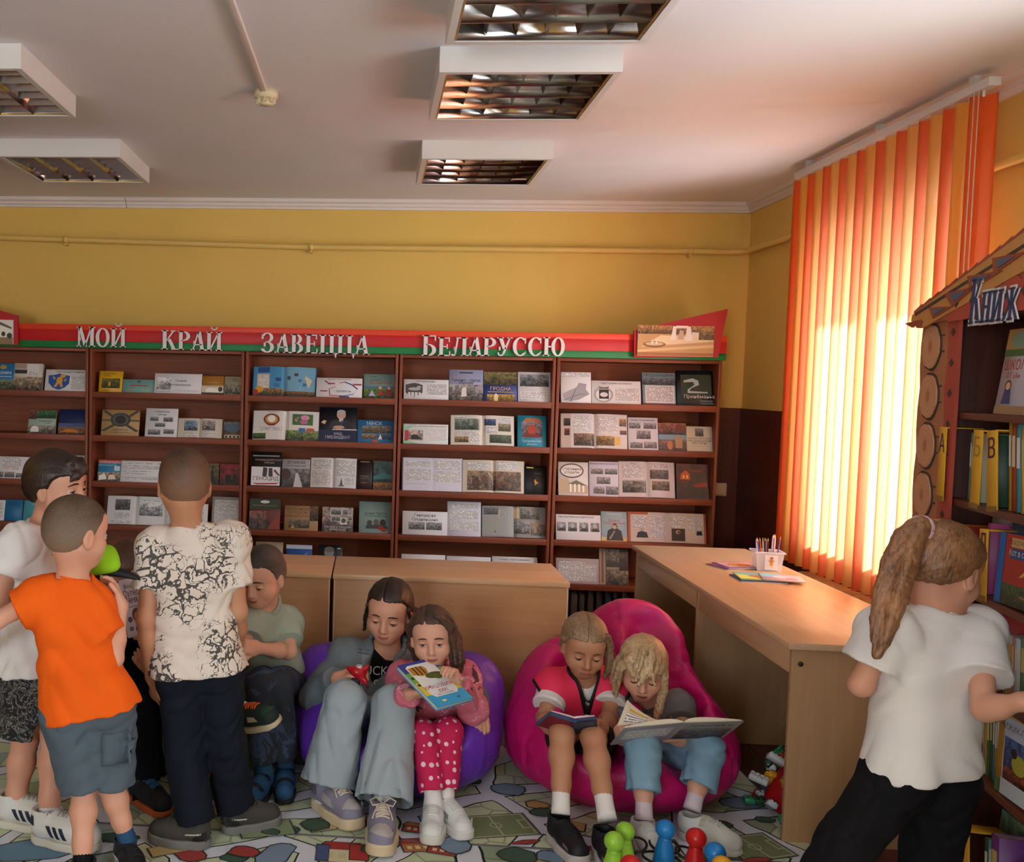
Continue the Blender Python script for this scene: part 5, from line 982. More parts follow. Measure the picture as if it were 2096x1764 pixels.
zt = cp(1900, 662)[1]; ur = cp(1968, 720)[0]; zb = .06; lw = ur-.085       # pillar of log ends
pts = [(0.02, zb+.05), (.10, zb-.03)]+[(lw, zb+.0)]+[(lw, zt), (0.004, zt)]; nn = 24
pts += [(.004-.012*abs(math.sin(k*math.pi/3)), zt-(zt-zb-.05)*k/nn) for k in range(1, nn)]
MB().prism(pts, -.008).build('pillar_board', m_logb, cb)
lr = .157; nl = int((zt-zb)/lr)
disc = MB()
prof = [(math.cos(a*math.pi/10)*(.066+.003*math.sin(3*a)), math.sin(a*math.pi/10)*(.069+.002*math.cos(2*a))) for a in range(20)]
disc.prism(prof, -.004); dme = disc.mesh('log_end'); dme.materials.append(m_rings)
rim = MB(); rim.prism([(x*1.13, z*1.11) for x, z in prof], -.003); rme = rim.mesh('bark_rim'); rme.materials.append(m_bark)
for k in range(nl+1):
    z = zt-.078-k*lr
    if z < zb+.03: break
    lg = link('log_end', dme, None, cb, (.088+.004*math.sin(k), -.011, z)); link('bark_rim', rme, None, lg, (0, .003, 0))
    for dz in (.03, -.02): MB().box((.158, -.0095, z+dz), (.158+.022, -.008, z+dz+.005)).build('painted_crack', m_bark, cb)
pts = [(ur, zb)]+[(ur, zt)]; n2 = 60
pts += [(lw+.004+.016*abs(math.sin(k*math.pi*8/n2)), zt-(zt-zb)*k/n2) for k in range(n2+1)]
MB().prism(pts, -.011).build('lace_strip', m_lace, cb)
for k in range(16):
    z = zt-.04-k*.092
    if z < zb: break
    MB().prism([(lw+.035, z), (lw+.05, z+.012), (lw+.065, z), (lw+.05, z-.012)], -.002, T=Tm((0, -.011, 0))).build('lace_cutout', m_bark, cb)
# gable
def gp(zx, zy): return cp(1780+zx*.2381, 480+zy*.2381, -.02)
uR = U1+.08
e0, e1 = gp(395, 690), gp(1327, 5); sl = (e1[1]-e0[1])/(e1[0]-e0[0]); um = .75; apex = e0[1]+sl*(um-e0[0])
m_roofb = M('painted_barge_board', '#c48a4a', .6, var=.1); m_gab = M('painted_gable_board', '#b5704a', .6, var=.1, scale=5); m_shing = M('painted_shingle', '#9a4a30', .6, var=.15); m_wblue = M('painted_window_blue', '#55607a', .6, var=.1)
bw_ = .075
def mir(pts): return [(2*um-x, z) for x, z in reversed(pts)]
zl = gp(520, 760)[1]
gab = [(e0[0]+.06, zl), (2*um-e0[0]-.06, zl), (um, apex-.03)]
MB().prism(gab, .012, T=Tm((0, -.022, 0))).build('gable_board', m_gab, cb)
barge = [e0, (e0[0]-.008, e0[1]-.02), (e0[0]+.10, e0[1]-.047), (um, apex-bw_*1.4), (um, apex)]
for q in (barge, mir(barge)): MB().prism(q, -.008, T=Tm((0, -.022, 0))).build('barge_board', m_roofb, cb)
inner = [(e0[0]+.03, e0[1]+.004), (um, apex-.035), (um, apex-.043), (e0[0]+.03, e0[1]-.006)]
MB().prism(inner, -.002, T=Tm((0, -.030, 0))).build('barge_line', m_bark, cb)
for k in range(12):
    t0, t1 = k/12, (k+1)/12
    a = (e0[0]+(um-e0[0])*t0, e0[1]+(apex-e0[1])*t0); b_ = (e0[0]+(um-e0[0])*t1, e0[1]+(apex-e0[1])*t1)
    tri = [a, b_, (b_[0]-.005, b_[1]+.016), (a[0]-.002, a[1]+.011)]
    for q in (tri, mir(tri)): MB().prism(q, -.007, T=Tm((0, -.018, 0))).build('shingle', m_shing, cb)
brk = [gp(330, 765), gp(395, 800), gp(430, 765), gp(430, 802), gp(470, 805), gp(492, 745), gp(470, 730)]
MB().prism(brk, -.007, T=Tm((0, -.024, 0))).build('eave_bracket', m_shing, cb)
for (zx0, zy0, zx1, zy1, zx2, zy2) in ((580, 640, 690, 635, 600, 690), (735, 515, 880, 480, 770, 575), (930, 370, 1090, 345, 940, 440), (1145, 215, 1300, 185, 1150, 290)):
    a, b_, c_ = gp(zx0, zy0), gp(zx1, zy1), gp(zx2, zy2); cc = ((a[0]+b_[0]+c_[0])/3, (a[1]+b_[1]+c_[1])/3)
    big = [(cc[0]+(p[0]-cc[0])*1.9, cc[1]+(p[1]-cc[1])*1.9) for p in (a, b_, c_)]
    f_ = MB().prism(big, -.003, T=Tm((0, -.030, 0))).build('carved_frame', m_shing, cb); MB().prism([a, b_, c_], -.002, T=Tm((0, -.033, 0))).build('carved_inset', m_wblue, f_)
for (x0, y0, x1, y1) in ((1080, 470, 1250, 460), (1040, 500, 1195, 490), (800, 545, 1020, 530), (720, 590, 1200, 545)):
    a, b_ = gp(x0, y0), gp(x1, y1); MB().prism([a, b_, (b_[0], b_[1]+.003), (a[0], a[1]+.003)], -.001, T=Tm((0, -.0225, 0))).build('plank_line', m_bark, cb)
hz = gp(700, 750)[1]; hx0 = gp(695, 700)[0]
pts = [(hx0, hz), (2*um-hx0, hz)]+[(2*um-hx0-(2*um-2*hx0)*k/48, hz+.075+.022*abs(math.sin(k*math.pi*9/48))) for k in range(49)]
MB().prism(pts, -.005, T=Tm((0, -.0235, 0))).build('lace_valance', m_lace, cb)
for k in range(9):
    x = hx0+.05+k*.1; MB().prism([(x, hz+.05), (x+.014, hz+.064), (x+.028, hz+.05), (x+.014, hz+.036)], -.002, T=Tm((0, -.0285, 0))).build('lace_cutout', m_bark, cb)
# lettering on the valance
m_navy = M('navy_lettering', '#23345e', .5, var=.05); m_wout = M('white_lettering_edge', '#ddd4cc', .5, var=.03)
a, b_ = gp(895, 785), gp(1330, 745); x = a[0]; hh = .125
tot = sum(glyph(c)[1] for c in 'Книж'); sx = (b_[0]-a[0])/(tot*hh)
for i, c in enumerate('Книж'):
    z = a[1]+(b_[1]-a[1])*i/4+.004; wb2 = MB(); nb = MB(); P, w = glyph(c, .045)
    for q in P: wb2.prism([((p[0]+p[1]*.14)*hh*sx, p[1]*hh) for p in q], -.003)
    P, w = glyph(c, -.004)
    for q in P: nb.prism([((p[0]+p[1]*.14)*hh*sx, p[1]*hh) for p in q], -.002)
    o = wb2.build('letter_outline', m_wout, cb, (x, -.031, z)); nb.build('letter', m_navy, o, (0, -.003, 0)); x += w*hh*sx
# ---------------------------------------------------------------- books in the cottage bookcase
CBM = cb.matrix_basis.copy() if False else (Matrix.Translation(tuple(CO)) @ Matrix.Rotation(-(math.pi/2+CA), 4, 'Z'))
def cab_spine(label, u, row, w, h, col, tilt=0, items=None, dep=.17, yf=.03, group='books standing in the cottage bookcase', cat='book'):
    z = CSH[row]+.0012; mw = CBM @ Tm((u, yf, z), 0, 0, tilt)
    t = thing('book', label, cat, group=group); t.matrix_world = mw
    mb = MB(); e = .0018
    mb.bbox((0, 0, 0), (e, dep, h), .0005, seg=1); mb.bbox((w-e, 0, 0), (w, dep, h), .0005, seg=1); mb.bbox((0, 0, 0), (w, e, h), .0005, seg=1); mb.build('cover', cover_mat(col), t)
    MB().box((e, e, .003), (w-e, dep-.003, h-.003)).build('pages', m_pages, t)
    PR(w, h).items(items or [('r', .15, .5, .85, .85, random.choice(['#d8d0b8', '#e0e0d8', '#c9b060']))]).build('spine_print', t); return t
def cab_face(label, u, row, w, h, col, items, tilt=0, yf=.02, lean=.12, th=.02):
    t = thing('book', label, 'book', group='books standing in the cottage bookcase'); t.matrix_world = CBM @ Tm((u, yf, CSH[row]+.0012), 0, -lean, tilt)
    mb = MB(); e = .002
    mb.bbox((0, 0, 0), (w, e, h), .0006, seg=1); mb.bbox((0, th-e, 0), (w, th, h), .0006, seg=1); mb.bbox((0, 0, 0), (e, th, h), .0006, seg=1); mb.build('cover', cover_mat(col), t)
    MB().box((e, e, .003), (w-.003, th-e, h-.003)).build('pages', m_pages, t); PR(w, h).items(items).build('cover_print', t); return t
def divider(label, u, row, ch, w=.055, h=.22, tilt=0, yf=.005, ink='#4a1a3a'):
    t = thing('shelf_divider', label, 'divider', group='yellow alphabet dividers'); t.matrix_world = CBM @ Tm((u, yf, CSH[row]-.012), 0, 0, tilt)
    b = MB(); b.bbox((0, 0, 0), (w, .004, h), .001, seg=1); b.bbox((0, .004, h-.004), (w, .10, h), .001, seg=1); b.build('yellow_card', M('divider_yellow', '#d9a52a', .6, var=.1), t)
    MB().box((0, -.0012, 0), (w, 0, .016)).build('worn_foot', M('divider_worn', '#8a6a2a', .8, var=.3, scale=40), t)
    pr = PR(w, h, lambda x, y, d: (x, -d, y)); pr.lift = .0004; pr.text(w*.5, h*.66, .058, ch, ink, 'c', w*.8); pr.text(w*.5+.0012, h*.66, .058, ch, ink, 'c', w*.8); pr.text(w*.5-.0012, h*.66, .058, ch, ink, 'c', w*.8); pr.build('letter_print', t)
    return t
u_ = lambda px, py: cp(px, py)[0]
cab_face('grey-blue primer with a red title and cartoon schoolgirl, top shelf', u_(2018, 820), 0, .17, .235, '#b0a8b0', [('r', 0, .74, 1, 1, '#b08a4a'), ('e', .45, .87, .3, .1, '#7a9a8a'), ('r', 0, .68, 1, .76, '#3a6a3a'), t_(.5, .52, .12, 'ШКОЛА', '#c02a26'), t_(.42, .42, .07, 'ОТ «А»', '#c02a26'), ('r', 0, 0, 1, .1, '#9a7a5a'), ('e', .32, .34, .1, .06, '#5a3a2a'), ('g', [(.18, .12), (.24, .3), (.42, .3), (.48, .12)], '#2f3a6a'), ('e', .33, .33, .07, .045, '#d8a888')])
cab_face('green and red book beside the primer, top shelf', u_(2018, 820)+.175, 0, .15, .2, '#5a3a2a', [ph(0, .2, 1, 1, '#7a5a44'), ('r', 0, 0, 1, .22, '#2f7a3a'), ('r', 0, .22, 1, .3, '#8a2a26')], .02)
divider('yellow divider lettered А at the far end of its shelf', u_(1931, 1010), 1, 'А', .05, .225, -.015, -.02)
seq = [('thin sea-green book beside the divider А', .010, .2, '#5fa090'), ('thin red book with white flowers', .009, .19, '#b83028'), ('slim green book with a pale band', .010, .2, '#7fa04a'), ('slim yellow-green book', .009, .2, '#b0b050'), ('pale yellow book with pink patches', .012, .2, '#c9b87a'), ('thin teal book left of divider Б', .008, .195, '#3f8a8a'), ('cream book tight against divider Б', .010, .2, '#d8d0a8')]
u = u_(1957, 1012)
for lb_, w, h, c in seq: cab_spine(lb_+', cottage bookcase', u, 1, w, h, c, 0); u += w+.001
divider('yellow divider lettered Б between thin spines', u+.002, 1, 'Б', .058, .225, 0, ink='#a8842a')
u += .064
for lb_, w, h, c in (('white book with green dots right of divider Б', .014, .17, '#d4d4cc'), ('white and green dotted book left of divider В', .013, .165, '#c4ccb8'), ('dark green leaning book', .010, .2, '#2a4a34')): cab_spine(lb_+', cottage bookcase', u, 1, w, h, c, -.06); u += w+.002
divider('yellow divider lettered В, leaning left', u+.006, 1, 'В', .06, .225, -.13)
u += .072
for lb_, w, h, c in (('mustard book with a torn spine', .014, .24, '#b8902a'), ('red and ochre thick book', .022, .24, '#a8462a'), ('sky blue tall book with vertical title', .024, .235, '#4f9aa8'), ('yellow tall book at the frame edge', .022, .23, '#d0b050'), ('orange-brown book beyond the frame edge', .02, .22, '#a86a3a')): cab_spine(lb_+', second shelf of the cottage bookcase', u, 1, w, h, c, -.12); u += w+.003
# third row
cab_spine('orange and red thin book behind the girl’s head', u_(1940, 1060)+.0, 2, .014, .17, '#c8642a', 0)
cab_spine('small red thin book behind the girl’s head', u_(1940, 1060)+.016, 2, .01, .165, '#a83028', 0)
cab_face('pale grey book with a blue house drawing behind the girl’s head', u_(1957, 1200), 2, .13, .215, '#a8a49a', [('r', .55, .5, .9, .8, '#5a6a80'), ('r', .6, .54, .85, .76, '#c0c0b8')], -.03, .06)
cab_spine('bright pink thin book', u_(1992, 1210), 2, .012, .2, '#b04a80', -.04)
cab_face('large pale blue book with a black title, third shelf', u_(2003, 1212), 2, .26, .225, '#5f86a4', [t_(.35, .86, .07, 'СЕРГЕЙ МИХАЛКОВ', '#23405a'), ('t', .5, .62, .12, 'ПРАЗДНИК', '#1f2f44'), ph(0, 0, 1, .5, '#6a94ae')], -.03, .05)
cab_face('blue-spined book with a red cover and yellow feather', u_(2024, 1225), 2, .22, .19, '#1f5fa8', [('r', .16, .0, 1, 1, '#a82a22'), ('r', .0, 0, .15, 1, '#2a6ab4'), ('r', .3, .82, 1, .95, '#c9a868'), t_(.65, .85, .07, 'СКАЗОЧНАЯ ПОЛКА', '#3a1a12'), ('r', .3, .66, 1, .8, '#1f4a8a'), t_(.62, .70, .09, 'Кот в сапогах', '#e0d8d0'), ph(.16, 0, 1, .3, '#3f6a34'), ('g', [(.55, .42), (.75, .58), (.8, .62), (.65, .44)], '#d8b458'), t_(.7, .14, .05, 'читаем', '#d88a6a')], -.05, .012, .06, .045)
divider('yellow divider seen beside the girl’s face', u_(2000, 1222), 2, 'Д', .05, .2, -.06, .0)
# fourth row
u = u_(2010, 1415)
for lb_, w, h, c in (('white thin leaning book', .012, .225, '#c4c0b8'), ('grey-green thin leaning book', .012, .225, '#9aa490'), ('red-spined leaning book', .014, .225, '#b02a2a')): cab_spine(lb_+' at the elbow of the girl in white', u, 3, w, h, c, -.1); u += w+.003
cab_face('green and blue book with a striped animal behind the leaning row', u_(2040, 1400), 3, .24, .225, '#3a5a34', [ph(0, .4, 1, 1, '#4a7a3a'), ('r', .4, .3, 1, .6, '#2a5a8a'), ('e', .3, .72, .12, .1, '#7a3a2a'), ('r', .2, .72, .4, .76, '#e0d8d0')], -.06, .09)
for lb_, w, h, c in (('red and white thin book', .011, .165, '#c09a90'), ('cream thin book with red letters', .012, .165, '#cfc6b0'), ('yellow-spined book with black letters', .018, .145, '#c9a040'), ('pink-edged thin book', .010, .17, '#c08a98'), ('white and blue book with red title', .03, .17, '#c0ccd4'), ('green-tipped thick book', .03, .18, '#5a8a5a')): cab_spine(lb_+' above the girl’s forearm', u, 3, w, h, c, -.09); u += w+.002
# fifth row
u = u_(1985, 1570)
for lb_, w, h, c in (('faded pink book', .014, .16, '#b08a84'), ('yellow-green thin book', .01, .15, '#b0a860'), ('leaf-patterned green book', .014, .2, '#4f7a40'), ('dark green patterned book', .016, .21, '#2f5a34'), ('slate blue thin book', .012, .2, '#5a7a8a'), ('ochre thin book', .01, .19, '#b08a3a'), ('lilac thin book', .012, .2, '#a890a0'), ('pale pink thin book', .012, .19, '#c4a0a0')): cab_spine(lb_+' beside the hem of the white shirt', u, 4, w, h, c, -.09); u += w+.002
cab_face('yellow and white book with a small painted bird', u+.004, 4, .24, .215, '#d0a83a', [('r', .12, .0, 1, .2, '#c4c8cc'), ('r', .14, .2, .86, .96, '#b8c0cc'), t_(.5, .8, .09, 'ЧИЖИК-ПЫЖИК', '#4a5468'), ph(.16, .3, .84, .72, '#4a6aa8'), ph(.16, .2, .84, .36, '#a04a34'), ('e', .5, .45, .16, .12, '#a8a03a'), ('e', .38, .56, .07, .06, '#1f1f1c'), ('g', [(.6, .42), (.84, .34), (.8, .46)], '#3a3a24'), ('r', 0, 0, .1, .16, '#4a7a3a')], -.07, .012, .04, .02)
# sixth row
divider('yellow divider lettered У on the bottom shelf, leaning left', u_(1960, 1764), 5, 'У', .075, .24, -.13, ink='#7a1f24')
divider('yellow divider lettered Х on the bottom shelf', u_(2020, 1764)+.02, 5, 'Х', .07, .2, -.12, ink='#5a1f34')
u = u_(1985, 1764)+.03
for lb_, w, h, c in (('tall dark green book', .02, .24, '#1f4a3a'), ('slim white book with dark letters', .012, .22, '#b8b8ac'), ('purple book with a yellow top', .04, .27, '#6a2a70')): cab_spine(lb_+' on the bottom shelf', u, 5, w, h, c, -.1); u += w+.004
u += .05
for lb_, w, h, c in (('magenta book with a blue foot', .03, .21, '#b02a7a'), ('red and white tartan book', .03, .24, '#b8403a'), ('white book with a grey bird', .06, .24, '#c4b8b0'), ('mustard book by the frame edge', .03, .2, '#c09a30')): cab_spine(lb_+' on the bottom shelf', u, 5, w, h, c, -.08); u += w+.004
cab_face('teal picture book lying behind the divider У', u_(1950, 1650), 5, .2, .27, '#3a6a7a', [ph(0, .3, 1, 1, '#6a8a6a'), ('r', 0, .5, 1, .54, '#d0ccc0')], -.05, .1)
# ================================================================ toys on the floor
pinc = {'lime': '#93c83a', 'blue': '#1f7ac0', 'red': '#c41a1a', 'yellow': '#e0a024'}
def pin(label, px, py, col, z=.15, r=.030):
    p = atz(px, py, z); t = thing('toy_skittle', label, 'toy', (p.x, p.y, .0075), group='plastic ball-headed skittles'); m = M('toy_plastic_'+col, pinc[col], .3, var=.04)
    zz = z-.0075
    MB().lathe([(.004, 0), (.036, 0), (.037, .01), (.028, zz-.062), (.019, zz-.030), (.018, zz-.02)], 24).build('body', m, t)
    MB().lathe([(r*math.cos(a*math.pi/14), zz+r*math.sin(a*math.pi/14)) for a in range(-7, 8)], 24).build('ball_head', m, t)
    MB().lathe([(.020, zz-.036), (.0215, zz-.033), (.020, zz-.030)], 24).build('neck_bead', m, t); return t
pin('lime skittle at the front of the pair', 1257, 1722, 'lime'); pin('lime skittle behind the other lime one', 1280, 1701, 'lime', .15, .029)
pin('blue skittle standing in front of the white trainer', 1362, 1697, 'blue'); pin('red skittle between the two blue ones', 1425, 1715, 'red', .15, .031)
pin('blue skittle at the right of the toys', 1464, 1745, 'blue', .15, .031); pin('red skittle cut by the bottom edge', 1291, 1772, 'red', .15, .031); pin('yellow skittle cut by the bottom edge', 1478, 1772, 'yellow', .15, .029)
m_hoop = M('dark_hoop_plastic', '#2a1a16', .35, var=.05)
for k, (lb_, px, py, r, z, tx, ty) in enumerate((('dark throwing hoop around the blue skittle', 1360, 1730, .045, .075, .1, .05), ('dark throwing hoop in front of the blue skittle', 1355, 1758, .058, .07, -.1, .1), ('dark throwing hoop behind the lime skittles', 1300, 1728, .035, .08, .2, -.2), ('dark throwing hoop beside the red skittle', 1410, 1748, .04, .075, .1, .2), ('dark throwing hoop left of the lime skittle', 1265, 1756, .045, .06, -.15, .1))):
    p = atz(px, py, z); o = MB().tube([(r*math.cos(a*math.pi/14), r*math.sin(a*math.pi/14), 0) for a in range(29)], .0042, 8, cap=False).build('toy_hoop', m_hoop); o.location = p; o.rotation_euler = (tx, ty, 0); tag(o, lb_, 'hoop', 'dark throwing hoops')
# heap of toy bricks under the desk
rb = random.Random(4); bcol = {'red': '#a81c1c', 'orange': '#cf7a1e', 'white': '#c8c8c8', 'blue': '#2050a0', 'green': '#2f8a58', 'amber': '#d99a2a', 'dark green': '#27442c'}
brm = {}
def brick_mesh(nx, ny):
    if (nx, ny) not in brm:
        a = .016; mb = MB(); mb.bbox((0, 0, 0), (nx*a, ny*a, .019), .0012, seg=1); me = mb.mesh('brick_body'); ms = MB()
        for i in range(nx):
            for j in range(ny): ms.lathe([(.005, .019), (.005, .023), (.0005, .0232)], 10, T=Tm(((i+.5)*a, (j+.5)*a, 0)))
        brm[(nx, ny)] = (me, ms.mesh('studs'))
    return brm[(nx, ny)]
hc = atz(1612, 1650, 0)
hc = Vector((1.50, 3.50, 0))
bagm = M('red_plastic_film', '#9a1418', .25, var=.1)
bg = thing('toy_bag', 'torn red plastic bag amid the toy bricks under the desk', 'bag', (hc.x+.05, hc.y-.02, 0))
Fb = Field((hc.x-.12, hc.y-.17, -.01), (hc.x+.2, hc.y+.15, .36), .008); Fb.ell((hc.x+.05, hc.y, .07), (.062, .06, .07), k=.03); Fb.cone((hc.x+.05, hc.y, .08), (hc.x+.075, hc.y-.01, .23), .055, .02, k=.04); Fb.wrinkle(.010, 55, 3, (0, 0, 1), .5); Fb.cut((0, 0, -1), (0, 0, .001)); Fb.build('film', bagm, bg)
n = 0
for k in range(64):
    a = rb.uniform(0, 2*math.pi); lvl = rb.random(); rad = (1-lvl*.72)*.105
    x, y, z = hc.x+.045+rad*math.cos(a), hc.y+rad*math.sin(a), .003+lvl*.22
    c = rb.choice(list(bcol)); me, ms = brick_mesh(rb.choice([2, 2, 3, 4]), 2)
    t = thing('toy_brick', c+' plastic toy brick in the heap under the desk', 'toy brick', (x, y, z), (rb.uniform(-.9, .9), rb.uniform(-.9, .9), rb.uniform(0, 6)) if lvl > .12 else (0, 0, rb.uniform(0, 6)), 'toy bricks heaped under the desk')
    mm = M('brick_'+c.replace(' ', '_'), bcol[c], .3, var=.03)
    for nm, q in (('brick_body', me), ('studs', ms)):
        o = bpy.data.objects.new(nm, q); COL.objects.link(o); o.parent = t
        if not len(q.materials): q.materials.append(mm)
        o.material_slots[0].link = 'OBJECT'; o.material_slots[0].material = mm
# ================================================================ people
from mathutils.bvhtree import BVHTree
def cap_cone(F, a, b, r1, r2, k=.02, ext=.0, flat=None):
    """tapered limb cut square at b"""
    a = np.array(a, dtype=np.float32); b = np.array(b, dtype=np.float32); r = max(r1, r2)+k+.012
    sl, X, Y, Z = F.sub(np.minimum(a, b)-r, np.maximum(a, b)+r); ba = b-a; L = float(np.linalg.norm(ba)); u = ba/L
    px, py, pz = X-a[0], Y-a[1], Z-a[2]; h = px*u[0]+py*u[1]+pz*u[2]; t = np.clip(h/L, 0, 1.2)
    dx, dy, dz = px-np.maximum(h, 0)*u[0], py-np.maximum(h, 0)*u[1], pz-np.maximum(h, 0)*u[2]
    if flat is not None:
        n = np.array(flat[0], dtype=np.float32); n /= np.linalg.norm(n); q = (dx*n[0]+dy*n[1]+dz*n[2]); e = (1/flat[1]-1); dx, dy, dz = dx+q*n[0]*e, dy+q*n[1]*e, dz+q*n[2]*e
    d = np.maximum(np.sqrt(dx*dx+dy*dy+dz*dz)-(r1+(r2-r1)*t), h-L); F.apply(sl, d.astype(np.float32), k); return F
def skin_mat(name, col, flush):
    m, nt, b = nmat(name); c = coords(nt); n = noise(nt, c, 14, 4); nt.links.new(mixc(nt, math_(nt, 'MULTIPLY', n, .7), rgba(col), rgba(flush)), b.inputs['Base Color'])
    b.inputs['Roughness'].default_value = .5; b.inputs['Specular IOR Level'].default_value = .35; bump(nt, b, noise(nt, c, 160, 3), .06, .002); return m
SKIN = skin_mat('warm_skin', '#d6a084', '#c07e64'); SKIN2 = skin_mat('tanned_skin', '#c08a68', '#a86c50'); SKIN3 = skin_mat('fair_skin', '#dcaa90', '#cc8a74')
m_lip = M('lip_skin', '#b0645c', .4, var=.08); m_lash = M('lash_dark', '#2a1a14', .6, var=0); m_mouth = M('mouth_line', '#6a2f2a', .6, var=0)
def eye_mat(name, iris):
    m, nt, b = nmat(name); c = coords(nt); s = node(nt, 'ShaderNodeSeparateXYZ'); nt.links.new(c, s.inputs[0])
    r = math_(nt, 'SQRT', math_(nt, 'ADD', math_(nt, 'MULTIPLY', s.outputs[0], s.outputs[0]), math_(nt, 'MULTIPLY', s.outputs[2], s.outputs[2])))
    f = math_(nt, 'GREATER_THAN', s.outputs[1], 0.)
    rr = math_(nt, 'ADD', math_(nt, 'MULTIPLY', r, 60.), math_(nt, 'MULTIPLY', math_(nt, 'SUBTRACT', 1., f), 2.))
    o = ramp(nt, rr, [(0, (.004, .004, .005)), (.15, (.004, .004, .005)), (.17, lin(iris)), (.34, lin(iris)), (.37, (.02, .015, .012)), (.40, (.72, .66, .62))]); nt.links.new(o, b.inputs['Base Color']); b.inputs['Roughness'].default_value = .12; return m
EYE_B, EYE_G = eye_mat('brown_eye', '#4a2c1a'), eye_mat('grey_eye', '#5a6468')
def hair_mat(name, dark, light, rough=.42):
    m, nt, b = nmat(name); c = coords(nt); n = noise(nt, mapping(nt, c, (1, 1, .22)), 210, 3); n2 = noise(nt, c, 12, 3)
    f = math_(nt, 'ADD', math_(nt, 'MULTIPLY', n, .6), math_(nt, 'MULTIPLY', n2, .5)); nt.links.new(ramp(nt, f, [(.38, rgba(dark)), (.7, rgba(light))]), b.inputs['Base Color']); b.inputs['Roughness'].default_value = rough; bump(nt, b, n, .5, .003); return m
def fade_mat(name, dark, light, skin):
    m, nt, b = nmat(name); c = coords(nt); n = noise(nt, c, 320, 2); n2 = noise(nt, c, 14, 3); s = node(nt, 'ShaderNodeSeparateXYZ'); nt.links.new(c, s.inputs[0])
    f = math_(nt, 'ADD', math_(nt, 'MULTIPLY', n, .5), math_(nt, 'MULTIPLY', n2, .6)); top = ramp(nt, f, [(.4, rgba(dark)), (.72, rgba(light))])
    z = math_(nt, 'ADD', s.outputs[2], math_(nt, 'MULTIPLY', n2, .03)); q = math_(nt, 'MULTIPLY', math_(nt, 'ADD', z, .05), 8.5)
    q.node.use_clamp = True; g = math_(nt, 'ADD', math_(nt, 'MULTIPLY', q, .85), .15); g.node.use_clamp = True
    nt.links.new(mixc(nt, g, rgba(skin), top), b.inputs['Base Color']); b.inputs['Roughness'].default_value = .6; bump(nt, b, n, .6, .003); return m
FADE = {'c': fade_mat('cropped_brown_hair', '#3a2418', '#684732', '#8c664c'), 'o': fade_mat('cropped_ash_hair', '#382a1e', '#6c5742', '#967860'), 'p': fade_mat('cropped_grey_brown_hair', '#2e2622', '#625650', '#907466')}
HAIRC = {'dark': hair_mat('dark_brown_hair', '#1c110c', '#38241a'), 'brown': hair_mat('brown_hair', '#3a2418', '#6a4832'), 'ash': hair_mat('ash_brown_hair', '#4a3626', '#7a5e46'), 'fair': hair_mat('dark_blond_hair', '#6a5038', '#a5886a'), 'blond': hair_mat('blond_hair', '#9a7c56', '#d8bc94'), 'bruno': hair_mat('long_brown_hair', '#2e1e16', '#604638'), 'redbr': hair_mat('chestnut_hair', '#5a3822', '#a5744e')}
def cloth(name, c1, c2=None, scale=5, rough=.85, weave=180, wb=.18):
    if name in MATS: return MATS[name]
    m, nt, b = nmat(name); c = coords(nt); n = noise(nt, c, scale, 4); nt.links.new(mixc(nt, n, rgba(c1), rgba(c2 or c1)), b.inputs['Base Color']); b.inputs['Roughness'].default_value = rough; b.inputs['Specular IOR Level'].default_value = .2
    bump(nt, b, noise(nt, c, weave, 3), wb, .003); MATS[name] = m; return m
def V3(v): return np.array([v[0], v[1], v[2]], dtype=float)
def unit(v): v = np.array(v, float); return v/(np.linalg.norm(v)+1e-12)
def lerp(a, b, t): return np.array(a)*(1-t)+np.array(b)*t
def strands(path, rad, n, spread, seed=0, thin=.42):
    """a lock of hair as many thin tapering strands"""
    rr = np.random.RandomState(seed); out = []
    for i in range(n):
        o = rr.randn(3); o /= np.linalg.norm(o)+1e-6; o *= rr.rand()**.5; tw = rr.randn(3)*.25; ps = []; rs = []
        cut = len(path) if rr.rand() > .3 else max(3, len(path)-1)
        for j, (p, r) in enumerate(zip(path[:cut], rad[:cut])):
            ps.append(tuple(np.array(p)+(o+tw*j/len(path))*r*spread)); rs.append(max(.0016, r*thin) if j < cut-1 else .0014)
        out.append((ps, rs, .009))
    return out
